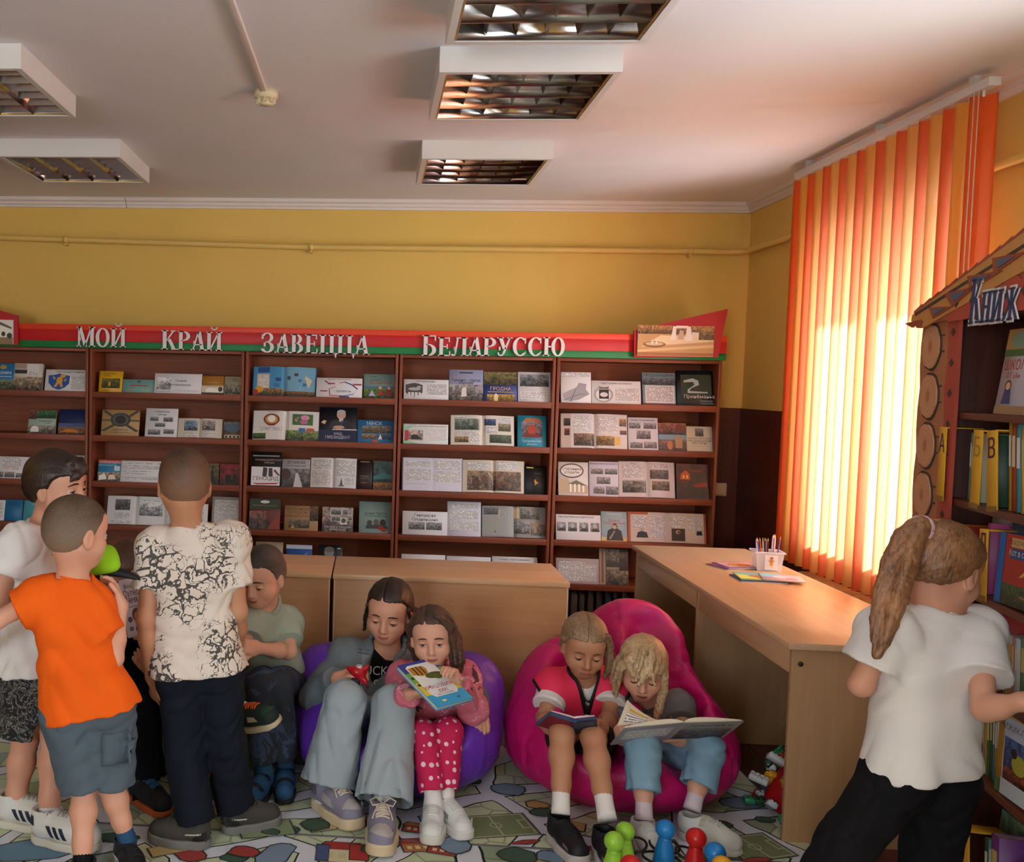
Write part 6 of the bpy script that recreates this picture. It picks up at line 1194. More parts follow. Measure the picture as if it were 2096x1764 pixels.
class Person:
    def __init__(s, label, J, sc=1., head=None, hs=1., phi=0, pitch=0, roll=0, skin=None):
        """J: joints as (px, py, Y) or room points; phi: facing (0 to the camera, 90 to the right of the picture)"""
        s.J = {k: (V3(at(*v)) if not isinstance(v, np.ndarray) else v) for k, v in J.items()}; s.sc = sc; s.hs = hs; s.skin = skin or SKIN
        p = s.J['pel']; s.base = Vector((p[0], p[1], 0)); s.t = thing('person', label, 'person', tuple(s.base))
        a = math.radians(phi); fw = np.array([math.sin(a)*math.cos(pitch), -math.cos(a)*math.cos(pitch), -math.sin(pitch)]); rt = np.array([-math.cos(a), -math.sin(a), 0.])   # rt: the person's own right... local +x
        rt = -np.cross(np.array([0, 0, 1.]), fw); rt = unit(rt); up = np.cross(rt, fw)
        c, sn = math.cos(roll), math.sin(roll); rt, up = rt*c+up*sn, up*c-rt*sn
        s.HR = np.stack([rt, fw, up], 1); s.hc = s.J['head']
        s.HM = Matrix([[*(s.HR[i]*hs), s.hc[i]-s.base[i]] for i in range(3)]+[[0, 0, 0, 1]])
        s.lat = unit(s.J['shR']-s.J['shL']); s.latp = unit(s.J['hipR']-s.J['hipL'])
    def hp(s, x, y, z): return s.hc+s.HR @ (np.array([x, y, z])*s.hs)
    def child(s, o, local=None):
        o.parent = s.t
        if local is not None: o.matrix_local = local
        else: o.location = -s.base
        return o
    # ---- skin
    def torso(s, F, inf=0., k=.045, hip=1.0, belly=0.):
        J, c = s.J, s.sc; la, lp = s.lat, s.latp; wst = lerp(J['pel'], J['che'], .5)
        for g in (-1, 1):
            F.chain([J['pel']+lp*g*.046*c*hip, wst+unit(la+lp)*g*.040*c, J['che']+la*g*.050*c], [.068*c*hip+inf, .058*c+inf+belly, .062*c+inf], k)
            sh = J['shL'] if g < 0 else J['shR']
            F.cone(J['che']+la*g*.050*c, sh, .058*c+inf, .042*c+inf, k); F.cone(lerp(J['che'], J['nek'], .78), sh, .036*c+inf*.8, .040*c+inf, k)
        F.cone(J['che'], lerp(J['che'], J['nek'], .9), .060*c+inf, .042*c+inf*.6, k)
    def arm(s, F, side, inf=0.):
        J, c = s.J, s.sc; a, b, w = J['sh'+side], J['el'+side], J['wr'+side]
        F.chain([a, b], [.037*c+inf, .029*c+inf], .02); F.chain([b, lerp(b, w, .35), w], [.029*c+inf, .029*c+inf, .021*c+inf], .02)
    def leg(s, F, side, inf=0.):
        J, c = s.J, s.sc; a, b, w = J['hip'+side], J['kn'+side], J['an'+side]
        F.chain([a, b], [.064*c+inf, .042*c+inf], .02); back = unit(b-w); mid = lerp(b, w, .32)
        F.chain([b, mid, lerp(b, w, .7), w], [.041*c+inf, .043*c+inf, .032*c+inf, .027*c+inf], .02)
    def hand(s, F, wrist, d, n, curl=(.5, .6), thumb=1, sc=None, spread=.05, tcurl=.4):
        c = (sc or s.sc); d = unit(d); n = unit(np.array(n, float)-d*(np.dot(n, d))); t = np.cross(d, n); w = np.array(wrist)
        R = np.stack([t, d, n], 1)
        F.box(w+d*.040*c, (.030*c, .040*c, .0115*c), R, .010*c, .008); F.cone(w, w+d*.02*c, .022*c, .02*c, .015)
        F.ell(w+d*.026*c+t*thumb*.020*c+n*.006*c, (.014*c, .024*c, .012*c), R, .01)
        for i, (o, L) in enumerate(((.0225, .052), (.0075, .060), (-.0075, .056), (-.0215, .044))):
            o *= thumb; p = w+d*.075*c+t*o*c; dv = unit(d+t*(o/.02)*spread); a = 0
            for sg, (fr, cu) in enumerate(((.45, curl[0]), (.32, curl[1]), (.23, curl[1]*.8))):
                a += cu; q = p+(dv*math.cos(a)+n*math.sin(a))*L*fr*c; F.cone(p, q, (.0080-.0007*sg)*c, (.0074-.0008*sg)*c, .0035); p = q
        p = w+d*.024*c+t*thumb*.026*c; dv = unit(d*.75+t*thumb*.62+n*.35)
        for L, cu in ((.030, 0.), (.025, tcurl)):
            dv = unit(dv*math.cos(cu)+(d*.6+n*.5-t*thumb*.35)*math.sin(cu)); q = p+dv*L*c; F.cone(p, q, .0088*c, .0078*c, .006); p = q
    def head(s, F, ears=True, face=True):
        hs, R = s.hs, s.HR; P = s.hp; kk = hs
        e = lambda c, r, k, op='u': F.ell(P(*c), [x*hs for x in r], R, k*hs, op)
        e((0, -.012, .028), (.074, .092, .077), .02); e((0, .016, -.034), (.059, .066, .066), .04); e((0, .040, .032), (.056, .042, .042), .03)
        F.cone(P(0, .050, -.083), P(0, .05, -.08), .020*hs, .020*hs, .025*hs)
        for g in (-1, 1):
            F.cone(P(g*.050, .0, -.042), P(g*.014, .052, -.082), .017*hs, .017*hs, .025*hs); e((g*.036, .048, -.040), (.026, .026, .024), .025)
            if ears:
                e((g*.0765, -.006, -.012), (.0075, .0185, .029), .006); e((g*.0745, -.002, -.032), (.007, .010, .010), .006); e((g*.085, -.001, -.010), (.0055, .0105, .018), .004, 's')
        if face:
            for g in (-1, 1): e((g*.031, .092, -.009), (.021, .016, .0135), .016, 's')
            F.cone(P(0, .078, .002), P(0, .0955, -.034), .0065*hs, .0100*hs, .014*hs)
            for g in (-1, 1): e((g*.0095, .0865, -.0385), (.0070, .0080, .0065), .006)
            e((0, .066, -.064), (.027, .022, .020), .022)
        F.cone(P(0, -.022, -.055), s.J['nek'], .046*hs, .044*s.sc, .03)
    def body(s, legs=True, arms=('L', 'R'), hands=(), fineh=.0032, face=True, hh=.006, ears=True):
        pts = np.array(list(s.J.values())); lo, hi = pts.min(0)-.14, pts.max(0)+.14; lo[2] = max(lo[2], -.02)
        fine = [(s.hc-.115*s.hs, s.hc+.115*s.hs, fineh*s.hs)]
        for (w, d, *_r) in hands: c0 = np.array(w)+unit(d)*.06*s.sc; fine.append((c0-.075*s.sc, c0+.075*s.sc, .0036))
        F = Field(lo, hi, hh, fine); s.torso(F, 0.)
        for a in arms: s.arm(F, a)
        if legs:
            for a in 'LR': s.leg(F, a)
        s.head(F, ears, face)
        for h in hands: s.hand(F, *h[:3], **(h[3] if len(h) > 3 else {}))
        s.bodyo = F.build('body', s.skin, s.t); s.me = s.bodyo.data; return s
    # ---- face
    def _bvh(s):
        co = np.empty(len(s.me.vertices)*3, dtype=np.float32); s.me.vertices.foreach_get('co', co); co = co.reshape(-1, 3)
        L = (co-s.hc) @ s.HR/s.hs; n = len(s.me.polygons); vi = np.empty(n*4, dtype=np.int32); s.me.loops.foreach_get('vertex_index', vi); vi = vi.reshape(-1, 4)
        keep = (L[:, 1] > .01) & (np.abs(L).max(1) < .14); fs = vi[keep[vi].all(1)]; s.bvh = BVHTree.FromPolygons([tuple(v) for v in L], [tuple(f) for f in fs])
    def surf(s, x, z, off=0.):
        h = s.bvh.ray_cast(Vector((x, .2, z)), Vector((0, -1, 0))); y = h[0].y if h[0] is not None else .07
        return Vector((x, y+off, z))
    def strip(s, name, pts, rad, mat, flat=.5):
        mb = MB(); n = len(pts); ring = 6; vs = []
        for i, p in enumerate(pts):
            r = rad(i/(n-1)) if callable(rad) else rad
            for k in range(ring): a = 2*math.pi*k/ring; vs.append((p[0], p[1]+math.cos(a)*r*flat, p[2]+math.sin(a)*r))
        fs = [(i*ring+k, i*ring+(k+1) % ring, (i+1)*ring+(k+1) % ring, (i+1)*ring+k) for i in range(n-1) for k in range(ring)]+[tuple(range(ring)), tuple(range(n*ring-1, (n-1)*ring-1, -1))]
        mb.add(vs, fs, 0, True); return s.child(mb.build(name, mat), s.HM)
    def face(s, openup=26, openlo=16, gaze=(0, 0), brow='#4a3222', smile=.003, mouth=.0, eye=None, lipw=.021, browz=.0):
        s._bvh(); bm_ = M('brow_'+brow.lstrip('#'), brow, .7, var=.1)
        for g in (-1, 1):
            c = Vector((g*.031, .0705, -.0085)); R_ = .0128
            E = MB().lathe([(R_*math.cos(a*math.pi/16), R_*math.sin(a*math.pi/16)) for a in range(-8, 9)], 20).build('eye', eye or EYE_B); s.child(E, s.HM @ Matrix.Translation(c) @ Matrix.Rotation(gaze[0], 4, 'Z') @ Matrix.Rotation(gaze[1], 4, 'X'))
            def lid(sgn, base, nm):
                n, m = 12, 6; vs = []; edge = []
                for i in range(n+1):
                    az = math.radians(-78+156*i/n); e0 = math.radians(base)*math.cos(az*1.1)
                    for j in range(m+1):
                        el = e0*1.0+(math.radians(82)*sgn-e0)*j/m; q = R_*1.075
                        p = Vector((q*math.cos(el)*math.sin(az), q*math.cos(el)*math.cos(az), q*math.sin(el)))+c; vs.append(p)
                        if j == 0: edge.append(p+Vector((0, .0004, 0)))
                fs = [(i*(m+1)+j, (i+1)*(m+1)+j, (i+1)*(m+1)+j+1, i*(m+1)+j+1) for i in range(n) for j in range(m)]
                if sgn > 0: fs = [tuple(reversed(f)) for f in fs]
                o = MB().add(vs, fs, 0, True).build(nm, s.skin); s.child(o, s.HM); return edge
            up = lid(1, openup, 'upper_lid'); lid(-1, -openlo, 'lower_lid')
            s.strip('eyelash', up, lambda t: .0006+.0011*math.sin(math.pi*t), m_lash, .8)
            s.strip('eyebrow', [s.surf(g*(.014+.034*t), .0135+browz+.0055*math.sin(math.pi*min(1, t*.85+.15))-.003*t, .0006) for t in np.linspace(0, 1, 9)], lambda t: .0008+.0026*math.sin(math.pi*(.15+.8*t)), bm_, .35)
        xs = np.linspace(-lipw, lipw, 13); zm = -.0635
        arc = lambda x: zm+smile*(x/lipw)**2
        s.strip('upper_lip', [s.surf(x, arc(x)+.0028, -.0002) for x in xs], lambda t: .0010+.0030*math.sin(math.pi*t)*(1-.25*math.exp(-((t-.5)/.08)**2)), m_lip, .8)
        s.strip('lower_lip', [s.surf(x, arc(x)-.0036-mouth, -.0002) for x in xs*.9], lambda t: .0010+.0036*math.sin(math.pi*t), m_lip, .8)
        s.strip('mouth_line', [s.surf(x, arc(x)-mouth*.4, .0016) for x in xs], lambda t: .0004+.0009*math.sin(math.pi*t)+mouth*.5*math.sin(math.pi*t), m_mouth, .9)
        for g in (-1, 1): s.strip('nostril', [s.surf(g*(.0045+.003*t), -.0425, .0004) for t in (0, .5, 1)], .0013, m_mouth, .8)
    # ---- hair: shell in head space
    def hair(s, mat, t=.010, line=((-.12, -.055), (-.06, -.05), (-.03, -.03), (-.005, .0), (.012, .005), (.03, .03), (.05, .058), (.10, .062)), chains=(), streak=.0007, extra=None, side=None, name='hair', h=.0034, N=26, bounds=.15, part=None, smooth=.01):
        lo = np.array([-.115, -.135, -.115]); hi = np.array([.115, .125, .135])
        for ch_ in chains:
            for p in ch_[0]: lo = np.minimum(lo, np.array(p)-.05); hi = np.maximum(hi, np.array(p)+.05)
        F = Field(lo, hi, h); F.ell((0, -.013, .030), (.074+t, .092+t, .077+t), k=.01); F.ell((0, .03, .03), (.060+t, .045+t*.7, .045+t), k=.02)
        F.ell((0, -.03, -.01), (.066+t, .068+t, .06), k=.03)
        X, Y, Z = F.grid(); ly = [p[0] for p in line]; lz = [p[1] for p in line]
        zh = np.interp(Y, ly, lz)+.0012*np.sin(X*230+Y*90)+.0010*np.sin(X*410+Z*170)
        if side is not None: zh = zh+np.where(Y > .02, side(X), 0)
        d = zh-Z; k = smooth; hh = np.maximum(k-np.abs(F.F-d), 0)/k; F.F = (np.maximum(F.F, d)+hh*hh*k*.25).astype(np.float32)
        if extra: extra(F)
        for ch_ in chains: F.chain(ch_[0], ch_[1], ch_[2] if len(ch_) > 2 else .015, ch_[3] if len(ch_) > 3 else None)
        ang = np.arctan2(X, Z+.06)*N+3*np.sin(Y*18); F.F = (F.F+streak*np.sin(ang)+streak*.6*np.sin(ang*2.7+Y*60)).astype(np.float32)
        if part is not None: F.F = (F.F+.007*np.exp(-((X-part)/.004)**2)*(Z > .06)*(Y > -.06)).astype(np.float32)
        o = link(name, F.mesh(name), mat); s.child(o, s.HM); s.hairo = o; return o
    # ---- clothes
    def field(s, pad=.16, h=.0056, keys=None):
        pts = np.array([v for k, v in s.J.items() if keys is None or k in keys]); lo, hi = pts.min(0)-pad, pts.max(0)+pad; lo[2] = max(lo[2], .002); return Field(lo, hi, h)
    def shirt(s, mat, sleeve=.55, inf=.014, hem=.02, hemn=None, wr=.006, seed=1, flare=.012, neck=.052, name='shirt', long=False, sides='LR', belly=.004, cuff=.0, hip=1.05, neckoff=(0, 0, 0), vneck=None, freq=80, sl_inf=.016):
        J, c = s.J, s.sc; F = s.field(keys=('pel', 'che', 'nek', 'shL', 'shR', 'elL', 'elR', 'wrL', 'wrR') if long else ('pel', 'che', 'nek', 'shL', 'shR', 'elL', 'elR'))
        s.torso(F, inf, .045, hip, belly); ax = unit(J['pel']-J['che'])
        for g in (-1, 1): F.cone(lerp(J['che'], J['pel'], .6)+s.lat*g*.042*c, J['pel']+ax*(hem+.03)+s.latp*g*.050*c*hip, .060*c+inf, .072*c*hip+inf+flare, .05)
        F.cut(np.array(hemn) if hemn is not None else ax, J['pel']+ax*hem, .006)
        for sd in sides:
            a, b, w = J['sh'+sd], J['el'+sd], J['wr'+sd]
            if long: F.chain([a, b], [.045*c+sl_inf, .038*c+sl_inf], .03); cap_cone(F, b, lerp(b, w, .93), .037*c+sl_inf, .030*c+sl_inf*.8, .02)
            else: cap_cone(F, a, lerp(a, b, sleeve), .042*c+inf, .041*c+sl_inf+cuff, .03)
        nk = J['nek']; F.cone(nk+np.array(neckoff)+unit(nk-J['che'])*.012, s.hc, neck*c, neck*c*.95, .014, 's')
        if vneck is not None: F.cone(*vneck, .004, 's')
        F.wrinkle(wr, freq, seed, unit(ax+.3*s.lat), .45); return F
    def pants(s, mat, end=1.0, inf=.014, knee=.058, ankle=.046, wr=.006, seed=2, name='trousers', hip=1.0, thigh=.078, hollow=True, waist=.03, flat=None):
        J, c = s.J, s.sc; F = s.field(keys=('pel', 'hipL', 'hipR', 'knL', 'knR', 'anL', 'anR'))
        ax = unit(J['che']-J['pel'])
        for g, sd in ((-1, 'L'), (1, 'R')):
            h, k_, a = J['hip'+sd], J['kn'+sd], J['an'+sd]
            F.cone(J['pel']+ax*waist+s.latp*g*.040*c, h, .064*c*hip+min(inf, .004), .074*c*hip+inf, .03); F.cone(J['pel']+s.latp*g*.040*c, h, .070*c*hip+min(inf, .006), .076*c*hip+inf, .03)
            if end > 1: F.chain([h, k_], [thigh*c*hip+inf, knee*c+inf], .012); cap_cone(F, k_, lerp(k_, a, end-1), knee*c+inf, ankle*c+inf, .015, flat=flat)
            else: cap_cone(F, h, lerp(h, k_, end), thigh*c*hip+inf, knee*c+inf, .02)
        F.wrinkle(wr, 90, seed, unit(J['knL']-J['anL']), .8)
        if hollow:
            for sd in 'LR':
                h, k_, a = J['hip'+sd], J['kn'+sd], J['an'+sd]
                if end > 1: e = lerp(k_, a, end-1); F.cone(e-unit(a-k_)*.02, e+unit(a-k_)*.03, ankle*c+inf-.013, ankle*c+inf-.013, .004, 's')
                else: e = lerp(h, k_, end); F.cone(e-unit(k_-h)*.02, e+unit(k_-h)*.03, knee*c+inf-.014, knee*c+inf-.014, .004, 's')
        o = F.build(name, mat, s.t); return o
    def sock(s, side, mat, top=.35, r=.034, band=None):
        J, c = s.J, s.sc; k_, a = J['kn'+side], J['an'+side]; u = unit(a-k_); p0 = a+unit(k_-a)*top*.28*c; p1 = a+u*.03*c
        path = [lerp(p0, p1, t)-V3(s.base) for t in np.linspace(0, 1, 6)]; rs = [r*c, r*c*.98, r*c*.96, r*c*.97, r*c, r*c*1.02]
        o = MB().tube(path, rs, 16).build('sock', mat, s.t)
        MB().tube([path[0]-u*.001, lerp(path[0], path[1], .55)], [r*c*1.05, r*c*1.05], 16).build('cuff_band', band or mat, o); return o
    def shoe(s, side, toe, style, dz=0., pitch=0, roll=0, L=1., floor=.0075, ank=None):
        a = s.J['an'+side]; d = unit([toe[0], toe[1], 0]); x = np.array([d[1], -d[0], 0.])
        sc = s.sc*L; o0 = np.array([a[0], a[1], floor+dz if ank is None else a[2]-ank])-d*.045*sc
        Mw = Matrix([[x[i]*sc, d[i]*sc, (0, 0, 1)[i]*sc, o0[i]] for i in range(3)]+[[0, 0, 0, 1]])
        Mw = Mw @ Matrix.Translation((0, .045, .0)) @ Matrix.Rotation(pitch, 4, 'X') @ Matrix.Rotation(roll, 4, 'Y') @ Matrix.Translation((0, -.045, 0))
        return make_shoe(s, Mw, style)
SHOES = {}
def shoe_meshes(chunk, low):
    key = (chunk, low)
    if key not in SHOES:
        def prims(F, inf, k=.02):
            F.cone((0, .032, .048), (0, .10, .046), .030+inf, .032+inf, k); F.cone((0, .10, .044), (.004, .165, .036), .034+inf, .033+inf, k); F.cone((.0, .085, .055), (0, .125, .048), .026+inf, .026+inf, k)
        F = Field((-.06, -.02, -.005), (.06, .225, .13), .0036); prims(F, 0)
        if not low: cap_cone(F, (0, .04, .05), (0, .036, .092), .033, .034, .02)
        else: cap_cone(F, (0, .04, .05), (0, .038, .078), .034, .035, .02)
        F.cut((0, 0, -1), (0, 0, .016)); F.cone((0, .042, .064), (0, .04, .14), .026, .030, .006, 's')
        up = F.mesh('shoe_upper')
        G = Field((-.07, -.03, -.005), (.07, .24, .06), .0036); prims(G, .002+chunk*.003); X, Y, Z = G.grid()
        # footprint extruded: use distance at mid height for all lower z
        zi = int(np.searchsorted(G.ax[2], .040)); foot = G.F[:, :, zi][:, :, None]
        hgt = .022+.007*chunk+.010*np.clip((Y-.15)/.06, 0, 1)*chunk
        topz = hgt; rise = .008*np.clip((Y-.16)/.05, 0, 1)+.006*np.clip((.03-Y)/.04, 0, 1)
        G.F = np.maximum(np.maximum(foot+.0, Z-topz), rise-Z+.0005).astype(np.float32); sole = G.mesh('sole')
        SHOES[key] = (up, sole)
    return SHOES[key]
def make_shoe(P, Mw, st):
    up, sole = shoe_meshes(st.get('chunk', 0), st.get('low', False))
    o = bpy.data.objects.new('shoe', up); COL.objects.link(o); o.parent = P.t; o.matrix_local = Matrix.Translation(-P.base) @ Mw
    if not len(up.materials): up.materials.append(st['up'])
    o.material_slots[0].link = 'OBJECT'; o.material_slots[0].material = st['up']
    q = bpy.data.objects.new('sole', sole); COL.objects.link(q); q.parent = o
    if not len(sole.materials): sole.materials.append(st['sole'])
    q.material_slots[0].link = 'OBJECT'; q.material_slots[0].material = st['sole']
    bv = BVHTree.FromPolygons([v.co for v in up.vertices], [tuple(p.vertices) for p in up.polygons])
    def top(x, y, off=.0015):
        h = bv.ray_cast(Vector((x, y, .2)), Vector((0, 0, -1))); return Vector((x, y, (h[0].z if h[0] else .06)+off))
    def sidep(g, y, z, off=.001):
        h = bv.ray_cast(Vector((g*.1, y, z)), Vector((-g, 0, 0))); return Vector(((h[0].x if h[0] else g*.03)+g*off, y, z))
    if 'lace' in st:
        mb = MB(); ys = [.084, .096, .108, .120, .132] if not st.get('low') else [.09, .103, .116, .129]
        for i, y in enumerate(ys):
            w = .018
            mb.tube([top(x, y+(.010 if i % 2 else 0)*(x/w)*.5) for x in np.linspace(-w, w, 5)], .0021, 6)
            if i+1 < len(ys): mb.tube([top(x, y+(ys[i+1]-y)*(x+w)/(2*w)) for x in np.linspace(-w, w, 5)], .0018, 6)
        t0 = top(0, .082, .004)
        if st.get('bow'):
            for g in (-1, 1): mb.tube([t0, t0+Vector((g*.018, -.004, .014)), t0+Vector((g*.034, .006, .010)), t0+Vector((g*.026, .014, .0)), t0], .0018, 6); mb.tube([t0, t0+Vector((g*.012, .012, .003)), top(g*.022, .115, .003), top(g*.026, .13, .003)], .0017, 6)
        mb.build('lace', st['lace'], o)
    if 'stripes' in st:
        for g in (-1, 1):
            for j in range(3):
                y0 = .078+j*.019; n = 5; vs = []
                for i in range(n+1):
                    z = .030+.030*i/n; yy = y0-.014*i/n
                    for dy in (-.0055, .0055): vs.append(sidep(g, yy+dy, z, .0009))
                fs = [(2*i, 2*i+1, 2*i+3, 2*i+2) for i in range(n)]
                if g < 0: fs = [tuple(reversed(f)) for f in fs]
                MB().add(vs, fs, 0, True).build('side_stripe', st['stripes'], o)
    for (nm, mat, pts) in st.get('patch', []):       # overlays on the sides: quads in (y, z)
        for g in (-1, 1):
            n = 6; m = 3; vs = []
            for i in range(n+1):
                for j in range(m+1):
                    (ya, za), (yb, zb), (yc, zc), (yd, zd) = pts; u, v = i/n, j/m
                    y = (ya*(1-u)+yb*u)*(1-v)+(yd*(1-u)+yc*u)*v; z = (za*(1-u)+zb*u)*(1-v)+(zd*(1-u)+zc*u)*v; vs.append(sidep(g, y, z, .0011))
            fs = [(i*(m+1)+j, (i+1)*(m+1)+j, (i+1)*(m+1)+j+1, i*(m+1)+j+1) for i in range(n) for j in range(m)]
            if g < 0: fs = [tuple(reversed(f)) for f in fs]
            MB().add(vs, fs, 0, True).build(nm, mat, o)
    if 'toecap' in st:
        n, m = 10, 6; vs = []
        for i in range(n+1):
            for j in range(m+1):
                a = -1.35+2.7*i/n; r = .004+.030*j/m; x, y = r*math.sin(a), .152+r*math.cos(a)*1.15; vs.append(top(max(-.034, min(.036, x)), min(.193, y), .0012))
        MB().add(vs, [(i*(m+1)+j, i*(m+1)+j+1, (i+1)*(m+1)+j+1, (i+1)*(m+1)+j) for i in range(n) for j in range(m)], 0, True).build('toe_cap', st['toecap'], o)
    if 'strap' in st:
        for y in st.get('strap_at', (.1,)):
            vs = []; n = 14
            for i in range(n+1):
                a = math.pi*i/n; x = -.034*math.cos(a)
                for dy in (-.008, .008): p = top(max(-.0325, min(.0325, x)), y+dy, .0022); vs.append((x*1.02, p.y, p.z))
            MB().add(vs, [(2*i, 2*i+1, 2*i+3, 2*i+2) for i in range(n)], 0, True).build('strap', st['strap'], o)
    return o
# ---------------------------------------------------------------- helpers for prints, collars, trims
def obj_bvh(o): me = o.data; return BVHTree.FromPolygons([v.co.copy() for v in me.vertices], [tuple(p.vertices) for p in me.polygons])
def decal(P, o, c, right, up, w, h, items, name='print', nx=6, off=.0012, mats=None):
    """printed motif following the cloth: c = room point near the surface"""
    bv = obj_bvh(o); r, u = unit(right), unit(up); n = np.cross(r, u); n = unit(n); c = np.array(c)
    def place(x, y, d):
        p = c+r*(x-w/2)+u*(y-h/2); hit = bv.ray_cast(Vector(p+n*.25), Vector(-n)); q = np.array(hit[0]) if hit[0] is not None else p
        return tuple(q+n*(off+d))
    return PR(w, h, place).items(items, nx).build(name, o, mats)
def trim(P, o, pts, r, mat, name='piping', nrm=None):
    bv = obj_bvh(o); out = []
    for p in pts:
        p = np.array(p); d = unit(nrm) if nrm is not None else unit(p-P.J['che'])
        hit = bv.ray_cast(Vector(p+d*.2), Vector(-d)); q = hit[0] if hit[0] is not None else Vector(p)
        out.append(q+Vector(d)*r*.4)
    return MB().tube(out, r, 6).build(name, mat, o)
def collar(P, o, mat, r=.052, hgt=.02, thick=.006, open_=.5, name='collar', drop=.012):
    J = P.J; ax = unit(P.hc-J['nek']); fw = P.HR[:, 1]; fw = unit(fw-ax*(fw @ ax)); rt = np.cross(fw, ax); F = Field(J['nek']-.1, J['nek']+.1, .0042)
    pts = []
    for a in np.linspace(open_, 2*math.pi-open_, 18): pts.append(J['nek']+ax*(.018-drop*math.cos(a)*1.6)+(fw*math.cos(a)+rt*math.sin(a))*r*P.sc)
    F.chain(pts, [thick]*len(pts), .004, (ax, 2.6)); 
    for e in (0, -1): F.cone(pts[e], pts[e]-ax*.03+fw*.012, thick, thick*.8, .006)
    return F.build(name, mat, o, Vector((0, 0, 0)))
fwd = lambda phi: np.array([math.sin(math.radians(phi)), -math.cos(math.radians(phi)), 0.])
CAMR, UP = np.array([1., 0, 0]), np.array([0, 0, 1.])
def crackle():
    m, nt, b = nmat('cream_crackle_print'); c = coords(nt); wv = noise(nt, c, 16, 4)
    cm = node(nt, 'ShaderNodeCombineXYZ')
    for k, mlt in enumerate((.20, -.18, .16)): nt.links.new(math_(nt, 'MULTIPLY', wv, mlt), cm.inputs[k])
    ad = nt.nodes.new('ShaderNodeVectorMath'); ad.operation = 'ADD'; nt.links.new(c, ad.inputs[0]); nt.links.new(cm.outputs[0], ad.inputs[1])
    v = nt.nodes.new('ShaderNodeTexVoronoi'); v.feature = 'DISTANCE_TO_EDGE'; v.inputs['Scale'].default_value = 24; nt.links.new(ad.outputs[0], v.inputs['Vector'])
    mask = noise(nt, c, 6, 3); th = math_(nt, 'MULTIPLY', math_(nt, 'SUBTRACT', mask, .42), .52); ln_ = math_(nt, 'LESS_THAN', v.outputs['Distance'], th)
    nt.links.new(mixc(nt, math_(nt, 'MULTIPLY', ln_, .92), rgba('#d8cabb'), rgba('#26221f')), b.inputs['Base Color']); b.inputs['Roughness'].default_value = .85; bump(nt, b, noise(nt, c, 160, 3), .15, .003); return m
def spots(name, base, spot, scale, thr, jit=1.):
    m, nt, b = nmat(name); c = coords(nt); v = nt.nodes.new('ShaderNodeTexVoronoi'); v.inputs['Scale'].default_value = scale; v.inputs['Randomness'].default_value = jit; nt.links.new(c, v.inputs['Vector'])
    f = math_(nt, 'LESS_THAN', v.outputs['Distance'], thr); nt.links.new(mixc(nt, f, rgba(base), rgba(spot)), b.inputs['Base Color']); b.inputs['Roughness'].default_value = .8; bump(nt, b, noise(nt, c, 180, 3), .15, .003); return m
def scribble(name, base, inkc, scale, lo=.42, hi=.5, extra=None):
    m, nt, b = nmat(name); c = coords(nt); n = noise(nt, c, scale, 3, .6, 1.5); o = ramp(nt, n, [(0, rgba(base)), (lo, rgba(base)), (lo+.02, rgba(inkc)), (hi, rgba(inkc)), (hi+.02, rgba(base))]); 
    if extra:
        n2 = noise(nt, mapping(nt, c, (1, 1, 1), loc=(3, 1, 2)), scale*.7, 2, .5, 1.); f = math_(nt, 'GREATER_THAN', n2, extra[1]); o = mixc(nt, f, o, rgba(extra[0]))
    nt.links.new(o, b.inputs['Base Color']); b.inputs['Roughness'].default_value = .85; return m
wht = cloth('white_cotton', '#dcd6d2', '#e6e0dc', 4); m_white_sole = M('white_rubber', '#d2cec6', .5, var=.05); m_cream_sole = M('cream_rubber', '#cdb896', .55, var=.12)
m_black = cloth('black_cotton', '#0b0a0c', '#121014'); m_navyk = cloth('dark_navy_knit', '#0c0e15', '#151a26', 3)
sneak_w = lambda **k: dict(up=M('white_leather', '#d4d6d2', .45, var=.04), sole=m_white_sole, lace=M('white_lace', '#d8d6d2', .7, var=.04), **k)
# ================================================================ the girl in the denim jacket
G = Person('girl in a grey denim jacket and wide pale jeans seated on the purple bean bag', dict(
    pel=(752, 1462, 3.74), che=(775, 1372, 3.80), nek=(793, 1326, 3.77), head=(797, 1250, 3.69), shL=(712, 1345, 3.77), shR=(868, 1348, 3.84),
    elL=(648, 1425, 3.62), wrL=(692, 1388, 3.50), elR=(952, 1402, 3.80), wrR=(974, 1440, 3.56), hipL=(722, 1462, 3.68), hipR=(792, 1464, 3.68),
    knL=(706, 1434, 3.40), knR=(806, 1442, 3.40), anL=(668, 1625, 3.32), anR=(783, 1668, 3.18)), 1.06, hs=1.10, phi=-14, pitch=.22, roll=.06)
wl = G.J['wrL']; wr_ = G.J['wrR']
G.body(hands=[(wl, V3(at(728, 1374, 3.46))-wl, (0.2, .3, -1), dict(curl=(.55, .7), thumb=1)), (wr_, V3(at(984, 1470, 3.50))-wr_, (-.2, .6, -.6), dict(curl=(.45, .55), thumb=-1))])
G.face(openup=2, openlo=20, gaze=(0, -.5), smile=.0045, brow='#3a2418')
G.hair(HAIRC['dark'], .009, line=((-.12, -.06), (-.06, -.055), (-.03, -.03), (-.008, .0), (.012, .012), (.03, .038), (.05, .062), (.10, .070)), chains=[([(-.03, -.10, -.03), (-.055, -.10, -.06), (-.06, -.075, -.085), (-.05, -.06, -.095)], [.03, .036, .034, .02], .02), *strands([(.070, .035, .03), (.082, .02, -.03), (.086, .012, -.085)], [.006, .006, .006], 5, 1.3, 21, .3), *strands([(-.072, .035, .03), (-.088, .02, -.03), (-.094, .012, -.07)], [.006, .007, .007], 6, 1.4, 22, .3), *strands([(-.04, -.10, -.02), (-.075, -.09, -.05), (-.085, -.07, -.09), (-.07, -.05, -.11)], [.02, .026, .026, .016], 16, 1.1, 23, .3)], N=30, part=.012)
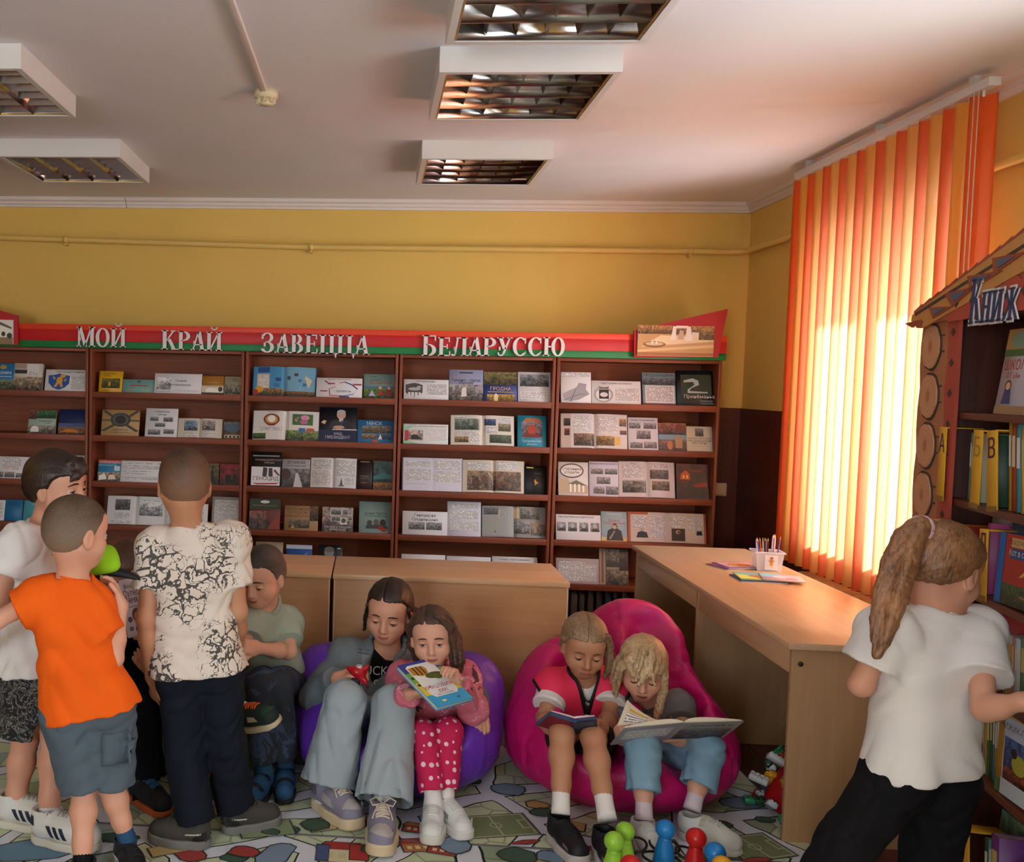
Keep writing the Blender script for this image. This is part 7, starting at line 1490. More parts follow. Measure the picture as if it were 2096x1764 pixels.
F = G.shirt(None, .55, .008, .02, name='tee', wr=.003, seed=5, neck=.060, sides='')
tee = F.build('t_shirt', m_black, G.t)
fg = unit(np.array([-.12, -1, 0])); ch = G.J['che']
decal(G, tee, ch+fg*.1+UP*.005, (1, .05, 0), (0, .18, 1), .15, .11, [t_(.5, .55, .34, 'BUCKE', '#cfcac6'), t_(.55, .08, .34, '-98', '#cfcac6')])
den = cloth('grey_denim', '#5f676a', '#7b8386', 6, .8, 240, .3)
F = G.shirt(None, 1, .024, .085, long=True, wr=.008, seed=7, neck=.062, freq=70, sl_inf=.026, flare=.03, hip=1.08)
F.cone(G.J['nek']+fg*.10+UP*.03, G.J['pel']+fg*.20+np.array([.03, 0, .0]), .050, .085, .01, 's'); F.cone(G.J['nek']+fg*.05, ch+fg*.15, .045, .05, .01, 's')
jk = F.build('denim_jacket', den, G.t)
for px_, py_ in ((742, 1352),): decal(G, jk, V3(at(px_, py_, 3.62)), (1, -.25, -.1), (0, .2, 1), .075, .07, [('r', 0, 0, 1, 1, '#535b5e'), ('r', .04, .05, .96, .72, '#6f777a'), ('r', 0, .74, 1, .78, '#3f464a')], 'chest_pocket', 5)
collar(G, jk, den, .066, thick=.010, open_=.75, drop=.018)
neckl = [G.J['nek']+(unit(G.HR[:, 1])*math.cos(a)*1.0+G.HR[:, 0]*math.sin(a))*.052+UP*(-.012*math.cos(a)+.012) for a in np.linspace(-2.2, 2.2, 16)]
MB().tube([Vector(p)-G.base for p in neckl], .0028, 6).build('necklace', M('dark_beads', '#3a1f14', .4), G.t)
jean = cloth('pale_washed_denim', '#8f9ba2', '#a5aeb2', 5, .85, 260, .3)
G.pants(jean, 1.88, .010, .060, .086, .007, 4, thigh=.074)
gshoe = dict(up=M('lilac_grey_mesh', '#7f7c8e', .7, var=.12, scale=40), sole=m_cream_sole, lace=M('cream_lace', '#d2c4b0', .7, var=.05), bow=True, chunk=1, toecap=M('pale_grey_suede', '#a5a09c', .8, var=.08), patch=[('heel_panel', M('dark_lilac_panel', '#5f5c6e', .6), ((.006, .05), (.05, .05), (.045, .075), (.012, .08))), ('side_panel', M('pale_grey_suede', '#a5a09c'), ((.07, .046), (.13, .044), (.11, .062), (.075, .068)))])
G.sock('L', wht, .3, .036); G.sock('R', wht, .3, .036)
G.shoe('L', (.62, -.78), gshoe, L=1.22); G.shoe('R', (-.02, -1), gshoe, L=1.22)
# red toy in her hand
tp = V3(at(735, 1380, 3.44)); ty = thing('toy_figure', 'glossy red toy robot held by the girl in denim', 'toy', tuple(tp)); mr = M('glossy_red_plastic', '#a8101c', .18, var=.05)
Fx = Field(tp-.08, tp+.08, .004); Fx.ell(tp+np.array([-.004, 0, .012]), (.034, .026, .020), None, .01); Fx.cone(tp+np.array([.0, -.005, .0]), tp+np.array([.022, -.012, -.022]), .018, .012, .01); Fx.cone(tp+np.array([-.02, 0, .012]), tp+np.array([-.04, .0, .022]), .012, .008, .008); Fx.cone(tp+np.array([.02, 0, .02]), tp+np.array([.032, .0, .034]), .010, .006, .006)
Fx.build('body_shell', mr, ty); MB().lathe([(.001, .038), (.012, .036), (.017, .026), (.018, .018)], 16).build('clear_dome', M('silver_dome', '#c4c0c4', .15, .6, var=.05), ty)
MB().bbox((-.028, -.018, -.055), (.004, .012, -.012), .006).build('black_legs', M('toy_black', '#17151a', .4), ty); MB().tube([(.02, -.012, -.02), (.034, -.018, -.046)], [.008, .004], 8).build('claw', M('toy_dark_red', '#5a0c14', .3), ty)
# ================================================================ the girl in pink
H = Person('girl in a pink patterned hoodie and heart trousers showing a bright book', dict(
    pel=(882, 1498, 3.66), che=(888, 1418, 3.62), nek=(885, 1368, 3.60), head=(884, 1302, 3.50), shL=(828, 1388, 3.58), shR=(946, 1388, 3.62),
    elL=(808, 1440, 3.44), wrL=(838, 1420, 3.33), elR=(968, 1450, 3.48), wrR=(934, 1396, 3.38), hipL=(856, 1500, 3.6), hipR=(912, 1500, 3.6),
    knL=(868, 1503, 3.37), knR=(918, 1498, 3.40), anL=(888, 1640, 3.24), anR=(912, 1636, 3.28)), .93, hs=.98, phi=-6, pitch=.06, roll=-.10, skin=SKIN3)
wl, wr_ = H.J['wrL'], H.J['wrR']
H.body(hands=[(wl, V3(at(858, 1418, 3.30))-wl, (.1, -.4, -.9), dict(curl=(.3, .5), thumb=1)), (wr_, V3(at(922, 1366, 3.34))-wr_, (-.5, -.7, -.2), dict(curl=(.7, .8), thumb=1))])
H.face(openup=20, openlo=14, gaze=(0, 0), smile=.002, brow='#4a3428', eye=EYE_G)
H.hair(HAIRC['bruno'], .010, line=((-.12, -.10), (-.06, -.09), (-.03, -.05), (-.008, -.01), (.012, .005), (.03, .035), (.05, .062), (.10, .074)), N=34, part=.018,
    chains=[*strands([(-.030, .060, .092), (-.070, .040, .04), (-.082, .025, -.03), (-.084, .028, -.10), (-.078, .04, -.155)], [.010, .018, .022, .022, .014], 16, 1.0, 3, .34), *strands([(-.06, .0, .07), (-.085, -.01, .0), (-.086, .0, -.09), (-.08, .01, -.16)], [.02, .024, .026, .016], 14, 1.0, 4, .34), ([(.045, .03, .085), (.078, .0, .03), (.082, -.03, -.04), (.07, -.05, -.11)], [.010, .014, .016, .012], .02), ([(0, -.08, 0), (.02, -.08, -.10)], [.06, .05], .03)])
hood = scribble('pink_patterned_fleece', '#c8687a', '#d8a0a8', 16, .56, .62, ('#5a2f48', .66))
F = H.shirt(None, 1, .018, .03, long=True, wr=.006, seed=9, neck=.058, sl_inf=.02, flare=.012); hd = F.build('hoodie', hood, H.t); collar(H, hd, hood, .058, thick=.012, open_=.5, name='hood_rim')
heart = spots('magenta_heart_cotton', '#c2104e', '#e8c8d0', 34, .30, .35)
H.pants(heart, 1.86, .006, .049, .043, .005, 6, thigh=.064)
H.sock('L', wht, .25, .034); H.sock('R', wht, .25, .034)
hs_ = dict(up=M('white_leather', '#d4d6d2'), sole=m_white_sole, lace=M('white_lace', '#d8d6d2'), chunk=1, patch=[('grey_patch', M('grey_patch_suede', '#8f8a94', .7), ((.10, .05), (.13, .048), (.125, .062), (.10, .066)))], toecap=M('white_mesh', '#c8ccc8', .7))
H.shoe('L', (-.08, -1), hs_, L=1.12); H.shoe('R', (.42, -.9), hs_, L=1.12)
# the bright animal book
qa, qb, qc, qd = V3(at(808, 1362, 3.33)), V3(at(879, 1350, 3.45)), V3(at(974, 1424, 3.32)), V3(at(901, 1449, 3.20))
bc_ = (qa+qb+qc+qd)/4; ax = unit((qb-qa)+(qc-qd)); ay = unit((qd-qa)+(qc-qb)); nz = unit(np.cross(ax, ay)); ay = np.cross(nz, ax)
bw2, bh2 = (np.linalg.norm(qb-qa)+np.linalg.norm(qc-qd))/2, (np.linalg.norm(qd-qa)+np.linalg.norm(qc-qb))/2
ab = thing('picture_book', 'bright animal book with yellow and blue cover held upside down by the girl in pink', 'book'); nz = -nz if nz[1] > 0 else nz
upv = ay; rgt = unit(np.cross(-nz, upv))
ab.matrix_world = Matrix([[rgt[i], -nz[i], upv[i], bc_[i]] for i in range(3)]+[[0, 0, 0, 1]])
def slab_book(t, w, h, th, col, items):
    mb = MB(); e = .0025
    mb.bbox((-w/2, 0, -h/2), (w/2, e, h/2), .0008, seg=1); mb.bbox((-w/2, th-e, -h/2), (w/2, th, h/2), .0008, seg=1); mb.bbox((-w/2, 0, -h/2), (-w/2+e, th, h/2), .0008, seg=1); mb.build('cover', cover_mat(col), t)
    MB().box((-w/2+e, e, -h/2+.004), (w/2-.004, th-e, h/2-.004)).build('pages', m_pages, t); pr = PR(w, h, lambda x, y, d: (x-w/2, -d, y-h/2)); pr.items(items); pr.build('cover_print', t)
slab_book(ab, bw2, bh2, .016, '#3f9ac0', [('r', 0, .0, 1, .22, '#2f3f9a'), ('r', 0, .22, 1, .45, '#6fb03a'), ('r', 0, .45, 1, .74, '#e0cc2a'), ('r', 0, .74, 1, 1, '#2aa4d8'), ('g', [(.12, .1), (.12, .72), (.2, .8), (.8, .8), (.88, .72), (.88, .1), (.8, .06), (.2, .06)], '#e6ecec'), ('e', .62, .22, .2, .11, '#c08a2a'), ('g', [(.4, .2), (.5, .32), (.85, .28), (.85, .12), (.45, .12)], '#b8842a'), ('r', .5, .12, .54, .3, '#3a2a14'), ('r', .6, .11, .64, .31, '#3a2a14'), ('r', .7, .11, .74, .3, '#3a2a14'), ('e', .36, .36, .24, .07, '#4a5a1e'), ('e', .3, .40, .12, .06, '#5a6a24'), t_(.5, .66, .07, 'МИР', '#c03a4a'), t_(.5, .55, .08, 'ЖИВОТНЫХ', '#c03a4a'), ('l', .28, .74, .72, .78, '#8a8a8a'), ('e', .06, .5, .04, .03, '#2a4a1a'), ('e', .06, .64, .04, .03, '#4a3a1a'), ('e', .94, .5, .04, .03, '#3a2a1a'), ('e', .94, .34, .04, .03, '#2a3a1a'), ('e', .3, .9, .06, .02, '#1f6a9a'), ('e', .7, .9, .06, .02, '#e0e0a0')])
# ================================================================ the girl in the pink safety vest
I = Person('girl in a bright pink safety vest over a white shirt reading a small book', dict(
    pel=(1190, 1512, 3.66), che=(1190, 1438, 3.64), nek=(1194, 1386, 3.60), head=(1196, 1320, 3.50), shL=(1134, 1408, 3.60), shR=(1250, 1406, 3.60),
    elL=(1114, 1470, 3.50), wrL=(1122, 1488, 3.36), elR=(1247, 1468, 3.50), wrR=(1232, 1490, 3.36), hipL=(1162, 1512, 3.60), hipR=(1220, 1512, 3.60),
    knL=(1150, 1502, 3.28), knR=(1214, 1510, 3.28), anL=(1148, 1648, 3.16), anR=(1240, 1660, 3.08)), .95, hs=1.0, phi=-2, pitch=.30, roll=.05, skin=SKIN2)
wl, wr_ = I.J['wrL'], I.J['wrR']
I.body(hands=[(wl, V3(at(1132, 1480, 3.29))-wl, (.9, -.1, .3), dict(curl=(.6, .7), thumb=-1)), (wr_, V3(at(1212, 1484, 3.29))-wr_, (-.8, -.1, .3), dict(curl=(.6, .7), thumb=1))])
I.face(openup=0, openlo=22, gaze=(0, -.6), smile=-.001, brow='#6a4c36')
I.hair(HAIRC['fair'], .009, line=((-.12, -.06), (-.06, -.055), (-.03, -.03), (-.008, .0), (.012, .008), (.03, .032), (.05, .054), (.10, .060)), N=30, part=.002, chains=[*strands([(-.06, .04, .07), (-.082, .02, .02), (-.092, .005, -.04), (-.096, .0, -.10), (-.09, .0, -.13)], [.012, .012, .014, .012, .006], 14, 1.3, 2, .26), *strands([(.05, .045, .075), (.078, .02, .03), (.084, -.01, -.01)], [.012, .010, .006], 8, 1.1, 12, .3), ([(0, -.10, 0), (-.03, -.10, -.06), (-.05, -.08, -.11)], [.03, .03, .012], .02)])
F = I.shirt(None, .62, .008, .02, wr=.0015, seed=3, neck=.056, cuff=.006); F.build('t_shirt', wht, I.t)
hiv = cloth('neon_pink_mesh', '#e02a50', '#ee3a5e', 5, .6)
fi = unit(np.array([.0, -1, .1])); ch = I.J['che']
F = I.field(keys=('pel', 'che', 'nek', 'shL', 'shR'), h=.0042); I.torso(F, .029, .045, 1.0, .006); axi = unit(I.J['pel']-ch); F.cut(axi, I.J['pel'], .004)
cuts = Field(tuple(a[0] for a in F.ax), tuple(a[-1] for a in F.ax), .0042); cuts.ax = F.ax; cuts.F = np.full(F.F.shape, .2, dtype=np.float32)
for sd in 'LR': sh = I.J['sh'+sd]; out = I.lat*(-1 if sd == 'L' else 1); cuts.cone(sh+out*.030-UP*.045, sh+out*.15-UP*.05, .070, .09, .0)
cuts.cone(I.J['nek'], I.hc, .056, .06, .0); cuts.cone(I.J['nek']+fi*.05+UP*.02, ch+fi*.10-UP*.03, .046, .004, .0); cuts.cone(I.J['nek']+fi*.12+UP*.03, ch+fi*.13-UP*.03, .050, .005, .0)
body0 = F.F.copy(); F.F = np.maximum(F.F, -cuts.F).astype(np.float32)
vs_ = F.build('safety_vest', hiv, I.t); pipe = M('black_piping', '#121013', .6); r_ = CAMR
cuts.F = np.maximum(np.abs(body0)-.0062, np.abs(cuts.F)-.0048).astype(np.float32); cuts.build('piping', pipe, vs_, Vector((0, 0, 0)))
bvv = obj_bvh(vs_); p = []
for z in np.linspace(ch[2]-.04, I.J['pel'][2]+.01, 10):
    hit = bvv.ray_cast(Vector((ch[0], ch[1]-.4, z)), Vector((0, 1, 0)))
    if hit[0] is not None: p.append(hit[0]+Vector((0, -.002, 0)))
if len(p) > 2: MB().tube(p, .0042, 6).build('front_closure', pipe, vs_)
decal(I, vs_, ch+fi*.1-UP*.066, r_, UP, .15, .032, [('r', 0, 0, 1, 1, '#b8b4b8')], 'reflective_band', 8)
I.pants(cloth('dark_brown_shorts', '#1c1412', '#2a1f1b'), .72, .010, .060, .046, .004, 3, name='shorts')
I.sock('L', wht, .26, .032); I.sock('R', wht, .26, .032)
ish = dict(up=M('black_mesh', '#17151a', .6, var=.15, scale=40), sole=M('grey_white_rubber', '#b8b0ac', .5, var=.12), lace=M('black_lace', '#1c1a1e', .7), chunk=1, patch=[('rose_panel', M('rose_panel', '#7a5a60', .6), ((.13, .040), (.165, .036), (.16, .046), (.13, .05)))])
I.shoe('L', (.30, -.95), ish, L=1.12); I.shoe('R', (.10, -1), ish, L=1.12)
# ================================================================ the blond girl
K2 = Person('blond girl in a grey t-shirt and blue jeans reading a large open book', dict(
    pel=(1338, 1548, 3.66), che=(1330, 1475, 3.64), nek=(1326, 1432, 3.60), head=(1316, 1366, 3.47), shL=(1268, 1448, 3.60), shR=(1388, 1444, 3.62),
    elL=(1262, 1500, 3.48), wrL=(1272, 1512, 3.36), elR=(1400, 1500, 3.50), wrR=(1392, 1516, 3.38), hipL=(1312, 1548, 3.60), hipR=(1372, 1548, 3.60),
    knL=(1316, 1528, 3.30), knR=(1448, 1534, 3.34), anL=(1318, 1662, 3.19), anR=(1420, 1642, 3.25)), .92, hs=.98, phi=-14, pitch=.36, roll=.02, skin=SKIN3)
wl, wr_ = K2.J['wrL'], K2.J['wrR']
K2.body(hands=[(wl, V3(at(1264, 1498, 3.29))-wl, (.9, .2, .2), dict(curl=(.6, .7), thumb=-1)), (wr_, V3(at(1362, 1512, 3.34))-wr_, (-.3, .2, .9), dict(curl=(.6, .7), thumb=1))])
K2.face(openup=0, openlo=20, gaze=(0, -.6), smile=-.001, mouth=.003, brow='#a0805c')
K2.hair(HAIRC['blond'], .012, line=((-.12, -.09), (-.06, -.08), (-.03, -.05), (-.008, -.02), (.012, -.01), (.03, .012), (.05, .022), (.10, .030)), N=30, streak=.0010,
    chains=[*strands([(.05, .05, .07), (.076, .035, .02), (.084, .02, -.05), (.09, .03, -.12)], [.014, .016, .018, .012], 12, 1.1, 5, .34), *strands([(.06, .01, .06), (.088, -.01, -.02), (.094, -.01, -.09), (.095, .0, -.14)], [.02, .022, .02, .012], 12, 1.1, 6, .34), *strands([(-.05, .045, .07), (-.076, .03, .0), (-.078, .03, -.06), (-.066, .055, -.13), (-.055, .07, -.18)], [.014, .018, .018, .015, .010], 14, 1.0, 7, .34), *strands([(0, .06, .105), (.01, .092, .07), (.02, .102, .03), (.03, .094, .005)], [.02, .02, .016, .012], 14, 1.6, 8, .22), *strands([(-.02, .06, .105), (-.025, .088, .07), (-.035, .094, .03), (-.045, .08, .0)], [.02, .02, .016, .012], 12, 1.4, 9, .22), ([(0, -.085, 0), (.0, -.085, -.09)], [.06, .05], .03),
            ([(.02, .08, .07), (.036, .088, .03), (.046, .074, .004)], [.010, .006, .002], .008)])
gr = cloth('grey_marl', '#5f5e5e', '#787676', 18)
F = K2.shirt(None, .62, .011, .02, wr=.005, seed=11, neck=.054, cuff=.006); ts = F.build('t_shirt', gr, K2.t); ch = K2.J['che']
decal(K2, ts, ch+np.array([.012, -.1, .018]), (1, .0, 0), (0, .2, 1), .14, .10, [t_(.45, .52, .40, 'Geirls', '#d87a94'), t_(.55, .02, .36, 'LOVES', '#23211f')])
lj = cloth('light_blue_denim', '#6f94ac', '#8fb0c2', 7, .85, 260, .3)
K2.pants(lj, 1.70, .008, .055, .055, .006, 12, thigh=.068)
psk = cloth('pale_pink_sock', '#cdbcc6', '#d8c8d0'); K2.sock('L', psk, .30, .031); K2.sock('R', psk, .30, .031)
ksh = dict(up=M('white_leather', '#d4d6d2'), sole=m_white_sole, lace=M('white_lace', '#d8d6d2'), strap=M('printed_strap', '#c8c4b0', .5, var=.5, scale=60), strap_at=(.086,), low=True)
K2.shoe('L', (.02, -1), ksh, L=1.18); K2.shoe('R', (.74, -.67), ksh, L=1.18)
# ---------------------------------------------------------------- books held by the readers
def held_open(label, spine, lft, rgt, h, col, page, pl, pr_, bul=.012, upd=(0, .35, .94)):
    """open book: spine point, outer edge directions for both boards (room vectors with length = width), page height h along upd"""
    t = thing('open_book', label, 'book', tuple(spine)); u = unit(upd)
    for vec, its, sgn in ((np.array(lft), pl, -1), (np.array(rgt), pr_, 1)):
        w = float(np.linalg.norm(vec)); d = unit(vec); n = unit(np.cross(d, u)) if sgn > 0 else unit(np.cross(u, d))     # n points to the outside (back of the cover)
        n = n if True else n
        uu = unit(np.cross(n, d)) if sgn > 0 else unit(np.cross(d, n))
        inn = -n
        cov = MB(); T = Matrix([[d[i], inn[i], uu[i], 0] for i in range(3)]+[[0, 0, 0, 1]])
        cov.bbox((0, -.003, -h/2), (w, 0, h/2), .001, seg=1, T=T); co = cov.build('cover', cover_mat(col), t)
        k = 10; vs = []; wb = w-.006; hb_ = h/2-.004
        f = lambda q: .004+bul*math.sin(math.pi*min(1, q**.6))
        for i in range(k+1):
            q = i/k
            for zz in (-hb_, hb_): vs += [T @ Vector((q*wb, f(q), zz)), T @ Vector((q*wb, .0005, zz))]
        fs = []
        for i in range(k): b = 4*i; fs += [(b, b+2, b+6, b+4), (b+1, b+5, b+7, b+3), (b, b+4, b+5, b+1), (b+2, b+3, b+7, b+6)]
        fs += [(0, 1, 3, 2), (4*k, 4*k+2, 4*k+3, 4*k+1)]
        pg = MB().add(vs, fs).build('page_block', M('page_'+page.lstrip('#'), page, .7, var=.02), t)
        inner, outer = its
        def pin_(x, y, dd): q = x/wb if sgn > 0 else 1-x/wb; return tuple(T @ Vector((q*wb, f(q)+dd, y-hb_)))
        PR(wb, 2*hb_, pin_).items(inner, 10).build('page_print', pg)
        def pout(x, y, dd): q = x/w if sgn > 0 else 1-x/w; return tuple(T @ Vector((q*w, -.003-dd, y-h/2)))
        PR(w, h, pout).items(outer).build('cover_print', co)
    return t
a = V3(at(1168, 1486, 3.27))
held_open('small blue and red book held open by the girl in the safety vest', a, V3(at(1110, 1468, 3.26))-a, V3(at(1222, 1480, 3.26))-a, .125, '#8a1f30', '#cfd0d8', ([lines(.1, .1, .9, .9)], [('r', 0, 0, 1, 1, '#7a1a2c'), ('r', 0, .82, 1, 1, '#2a6a9c'), ('r', 0, .0, .08, 1, '#2a5a8a')]), ([lines(.1, .5, .9, .9), ph(.1, .1, .9, .45, '#b0b8c8')], [('r', 0, 0, 1, 1, '#1c2c44'), ph(.1, .1, .9, .7, '#4a5a70'), ('r', 0, .86, 1, 1, '#2a6a9c')]), .004, upd=(0, -.72, .69))
a = V3(at(1382, 1495, 3.24))
BIGB = held_open('large picture book held open by the blond girl', a, V3(at(1262, 1506, 3.22))-a, V3(at(1500, 1492, 3.26))-a, .19, '#a09a98', '#d6cdb4', ([('r', .1, .8, .95, .84, '#c9a020'), lines(.1, .1, .9, .75)], [('r', 0, 0, 1, 1, '#9a9498'), lines(.1, .3, .9, .8, '#7a7478')]), ([lines(.1, .1, .9, .9)], [('r', 0, 0, 1, 1, '#a49c94'), t_(.5, .76, .14, 'Зимовье', '#2a3a34'), ph(.05, .05, .95, .66, '#8a7a74')]), .012, upd=(0, -.80, .60))
# raised leaf of the large book
n = 10; vs = []
b0, b1 = V3(at(1380, 1480, 3.24)), V3(at(1264, 1484, 3.20)); tipv = V3(at(1284, 1432, 3.26))
for q in np.linspace(0, 1, n+1):
    p = lerp(b0, b1, q); e = p+(tipv-b1)*(q**1.7)
    for off in (0, .0009): vs += [tuple(p+np.array([0, off, 0])-a), tuple(e+np.array([0, off, 0])-a)]
fs = []
for i in range(n): b = 4*i; fs += [(b, b+4, b+5, b+1), (b+2, b+3, b+7, b+6), (b+1, b+5, b+7, b+3)]
fs += [(0, 1, 3, 2), (4*n, 4*n+2, 4*n+3, 4*n+1)]
lfo = MB().add(vs, fs, 0, True).build('raised_page', M('page_d6cdb4', '#d6cdb4', .7), BIGB)
def plf(x, y, d): q = 1-x/.2; p = lerp(b0, b1, q); e = (tipv-b1)*(q**1.7); return tuple(p+e*(y/.06)-a+np.array([0, -.0006-d, 0]))
PR(.2, .06, plf).items([('r', .12, .70, .5, .80, '#c9a020'), lines(.08, .1, .5, .6)], 10).build('page_print', lfo)
crackle_plain = cloth('cream_rib', '#d8cabb', '#d2c4b4')
def rib(P, mat, r=.050):
    """knitted neck band"""
    J = P.J; ax = unit(P.hc-J['nek']); fw = P.HR[:, 1]; fw = unit(fw-ax*(fw @ ax)); rt = np.cross(fw, ax)
    pts = [J['nek']+ax*(.001-.012*math.cos(a))+(fw*math.cos(a)+rt*math.sin(a))*r*P.sc-V3(P.base) for a in np.linspace(0, 2*math.pi, 25)]
    return MB().tube([Vector(p) for p in pts], .0085, 8, cap=False).build('neck_band', mat, P.t)
# ================================================================ the boy in the cream patterned shirt
C = Person('boy in a cream t-shirt with a black branching print standing with his back turned', dict(
    pel=(404, 1352, 3.06), che=(394, 1190, 3.05), nek=(382, 1080, 3.06), head=(377, 990, 3.05), shL=(318, 1118, 3.06), shR=(474, 1108, 3.06),
    elL=(298, 1266, 3.0), wrL=(312, 1384, 3.04), elR=(487, 1252, 3.06), wrR=(486, 1345, 3.20), hipL=(368, 1375, 3.05), hipR=(446, 1372, 3.07),
    knL=(378, 1535, 3.04), knR=(462, 1520, 3.08), anL=(402, 1690, 3.00), anR=(482, 1658, 3.12)), 1.01, hs=1.06, phi=196, pitch=.22, skin=SKIN2)
wl, wr_ = C.J['wrL'], C.J['wrR']
C.body(hands=[(wl, (.1, .35, -.9), (.9, .2, .2), dict(curl=(.4, .5), thumb=1)), (wr_, (-.2, .7, -.5), (-.8, 0, .3), dict(curl=(.4, .5), thumb=1))], face=False)
BUZZ = ((-.12, -.078), (-.06, -.072), (-.03, -.048), (-.01, -.008), (.012, -.012), (.028, .02), (.05, .055), (.10, .062))
C.hair(FADE['c'], .0045, line=BUZZ, streak=.0004)
F = C.shirt(None, .60, .014, .03, wr=.007, seed=21, neck=.056, cuff=.004, sl_inf=.013, flare=.014, belly=.008, hip=1.12); F.build('t_shirt', crackle(), C.t)
rib(C, crackle_plain)
C.pants(m_navyk, 1.93, .008, .057, .058, .007, 22, thigh=.072)
C.sock('L', m_navyk, .2, .034); C.sock('R', m_navyk, .2, .034)
csh = dict(up=M('taupe_suede', '#3f3a34', .85, var=.15, scale=30), sole=M('grey_trek_rubber', '#6f6c68', .6, var=.1), lace=M('taupe_lace', '#4a443c', .8), chunk=1, patch=[('light_flash', M('reflective_flash', '#b4b4b4', .3), ((.02, .052), (.07, .046), (.07, .050), (.02, .057))), ('heel_panel', M('black_panel', '#1c1b1c', .6), ((.004, .03), (.05, .03), (.04, .05), (.006, .062)))])
C.shoe('L', (-1, .12), csh, L=1.06); C.shoe('R', (.86, .5), csh, L=1.06)
# ================================================================ the boy in orange
O = Person('boy in a bright orange t-shirt and grey-blue shorts holding a green cap to his face', dict(
    pel=(182, 1432, 2.82), che=(148, 1280, 2.80), nek=(150, 1184, 2.80), head=(158, 1088, 2.80), shL=(84, 1222, 2.77), shR=(194, 1240, 2.83),
    elL=(-12, 1272, 2.72), wrL=(-70, 1330, 2.80), elR=(234, 1348, 2.82), wrR=(248, 1240, 2.86), hipL=(145, 1455, 2.80), hipR=(218, 1445, 2.84),
    knL=(172, 1608, 2.80), knR=(226, 1602, 2.84), anL=(168, 1778, 2.70), anR=(258, 1712, 2.84)), .90, hs=1.02, phi=138, pitch=.12)
wr_ = O.J['wrR']
O.body(hands=[(wr_, V3(at(232, 1190, 2.90))-wr_, (-.5, .3, .6), dict(curl=(.4, .5), thumb=1))], face=True)
O.hair(FADE['o'], .005, line=BUZZ, streak=.0004); O.face(openup=18, openlo=14, brow='#5a4030')
org = cloth('orange_cotton', '#e2560c', '#f0640f', 5)
F = O.shirt(None, .52, .016, .035, wr=.008, seed=31, neck=.058, cuff=.012, flare=.024, hip=1.12, belly=.006, freq=62, hemn=(.18, 0, -1)); F.build('t_shirt', org, O.t); rib(O, org)
slate = cloth('slate_blue_twill', '#465058', '#5a656e', 6)
sh = O.pants(slate, 1.0, .018, .068, .07, .008, 33, name='shorts', thigh=.078)
shp = O.pants
cp_ = V3(at(238, 1535, 2.76)); bvh_ = obj_bvh(sh)
def pocket(c, w, h, o, mat):
    vs = []; n = 5
    for i in range(n+1):
        for j in range(n+1):
            p = c+np.array([(i/n-.5)*w, -.15, (j/n-.5)*h]); hit = bvh_.ray_cast(Vector(p), Vector((0, 1, 0))); q = hit[0] if hit[0] is not None else Vector(p)+Vector((0, .15, 0)); vs.append(q+Vector((0, -.005, 0)))
    fs = [(i*(n+1)+j, (i+1)*(n+1)+j, (i+1)*(n+1)+j+1, i*(n+1)+j+1) for i in range(n) for j in range(n)]
    pk_ = MB().add(vs, fs, 0, True).build('cargo_pocket', mat, o); md = pk_.modifiers.new('thick', 'SOLIDIFY'); md.thickness = .005; return pk_
pocket(cp_, .085, .10, sh, slate)
nb = cloth('blue_sock', '#23405e', '#2f5478'); O.sock('R', nb, .3, .032); O.sock('L', m_black, .25, .032)
osh = dict(up=M('black_leather', '#1a191c', .5, var=.1), sole=m_white_sole, lace=M('black_lace', '#1c1a1e'), patch=[('white_flash', M('white_flash', '#d4d0cc', .5), ((.03, .035), (.11, .032), (.10, .045), (.03, .05)))])
O.shoe('L', (-.75, -.45), osh, L=1.12); O.shoe('R', (.55, -.8), osh, L=1.12)
# green cap pressed to his face
cc = V3(at(212, 1145, 2.96)); cap = thing('cap', 'lime green cap with a black visor held by the boy in orange', 'cap', tuple(cc)); m_cap = cloth('lime_cotton', '#8fc41a', '#a4d62a', 6); 
Fc = Field(cc-.13, cc+.13, .0045); Rc = np.array(Matrix.Rotation(.6, 3, 'Y'))
Fc.ell(cc+np.array([.0, 0, .005]), (.040, .055, .046), Rc, .01); Fc.cone(cc+np.array([-.03, 0, -.025]), cc+np.array([.03, 0, -.012]),   .026, .026, .02); Fc.wrinkle(.009, 60, 4, (1, 0, .4), .5); Fc.build('crown', m_cap, cap)
v0 = V3(at(204, 1176, 2.93))-cc; v1 = V3(at(287, 1188, 2.96))-cc
vb = MB(); n = 12; vs = []
for i in range(n+1):
    a = math.pi*i/n; ex = v0+(v1-v0)*(.5-.5*math.cos(a)); bul_ = math.sin(a)
    top_ = ex+np.array([0, 0, .030*bul_*(1-.5*i/n)]); vs += [tuple(ex), tuple(top_+np.array([0, .02*bul_, 0])), tuple(ex+np.array([0, .004, .0])), tuple(top_+np.array([0, .024*bul_+.004, 0]))]
fs = []
for i in range(n): b = 4*i; fs += [(b, b+4, b+5, b+1), (b+2, b+3, b+7, b+6), (b+1, b+5, b+7, b+3), (b, b+2, b+6, b+4)]
vb.add(vs, fs, 0, True).build('visor', M('black_visor', '#131116', .6), cap)
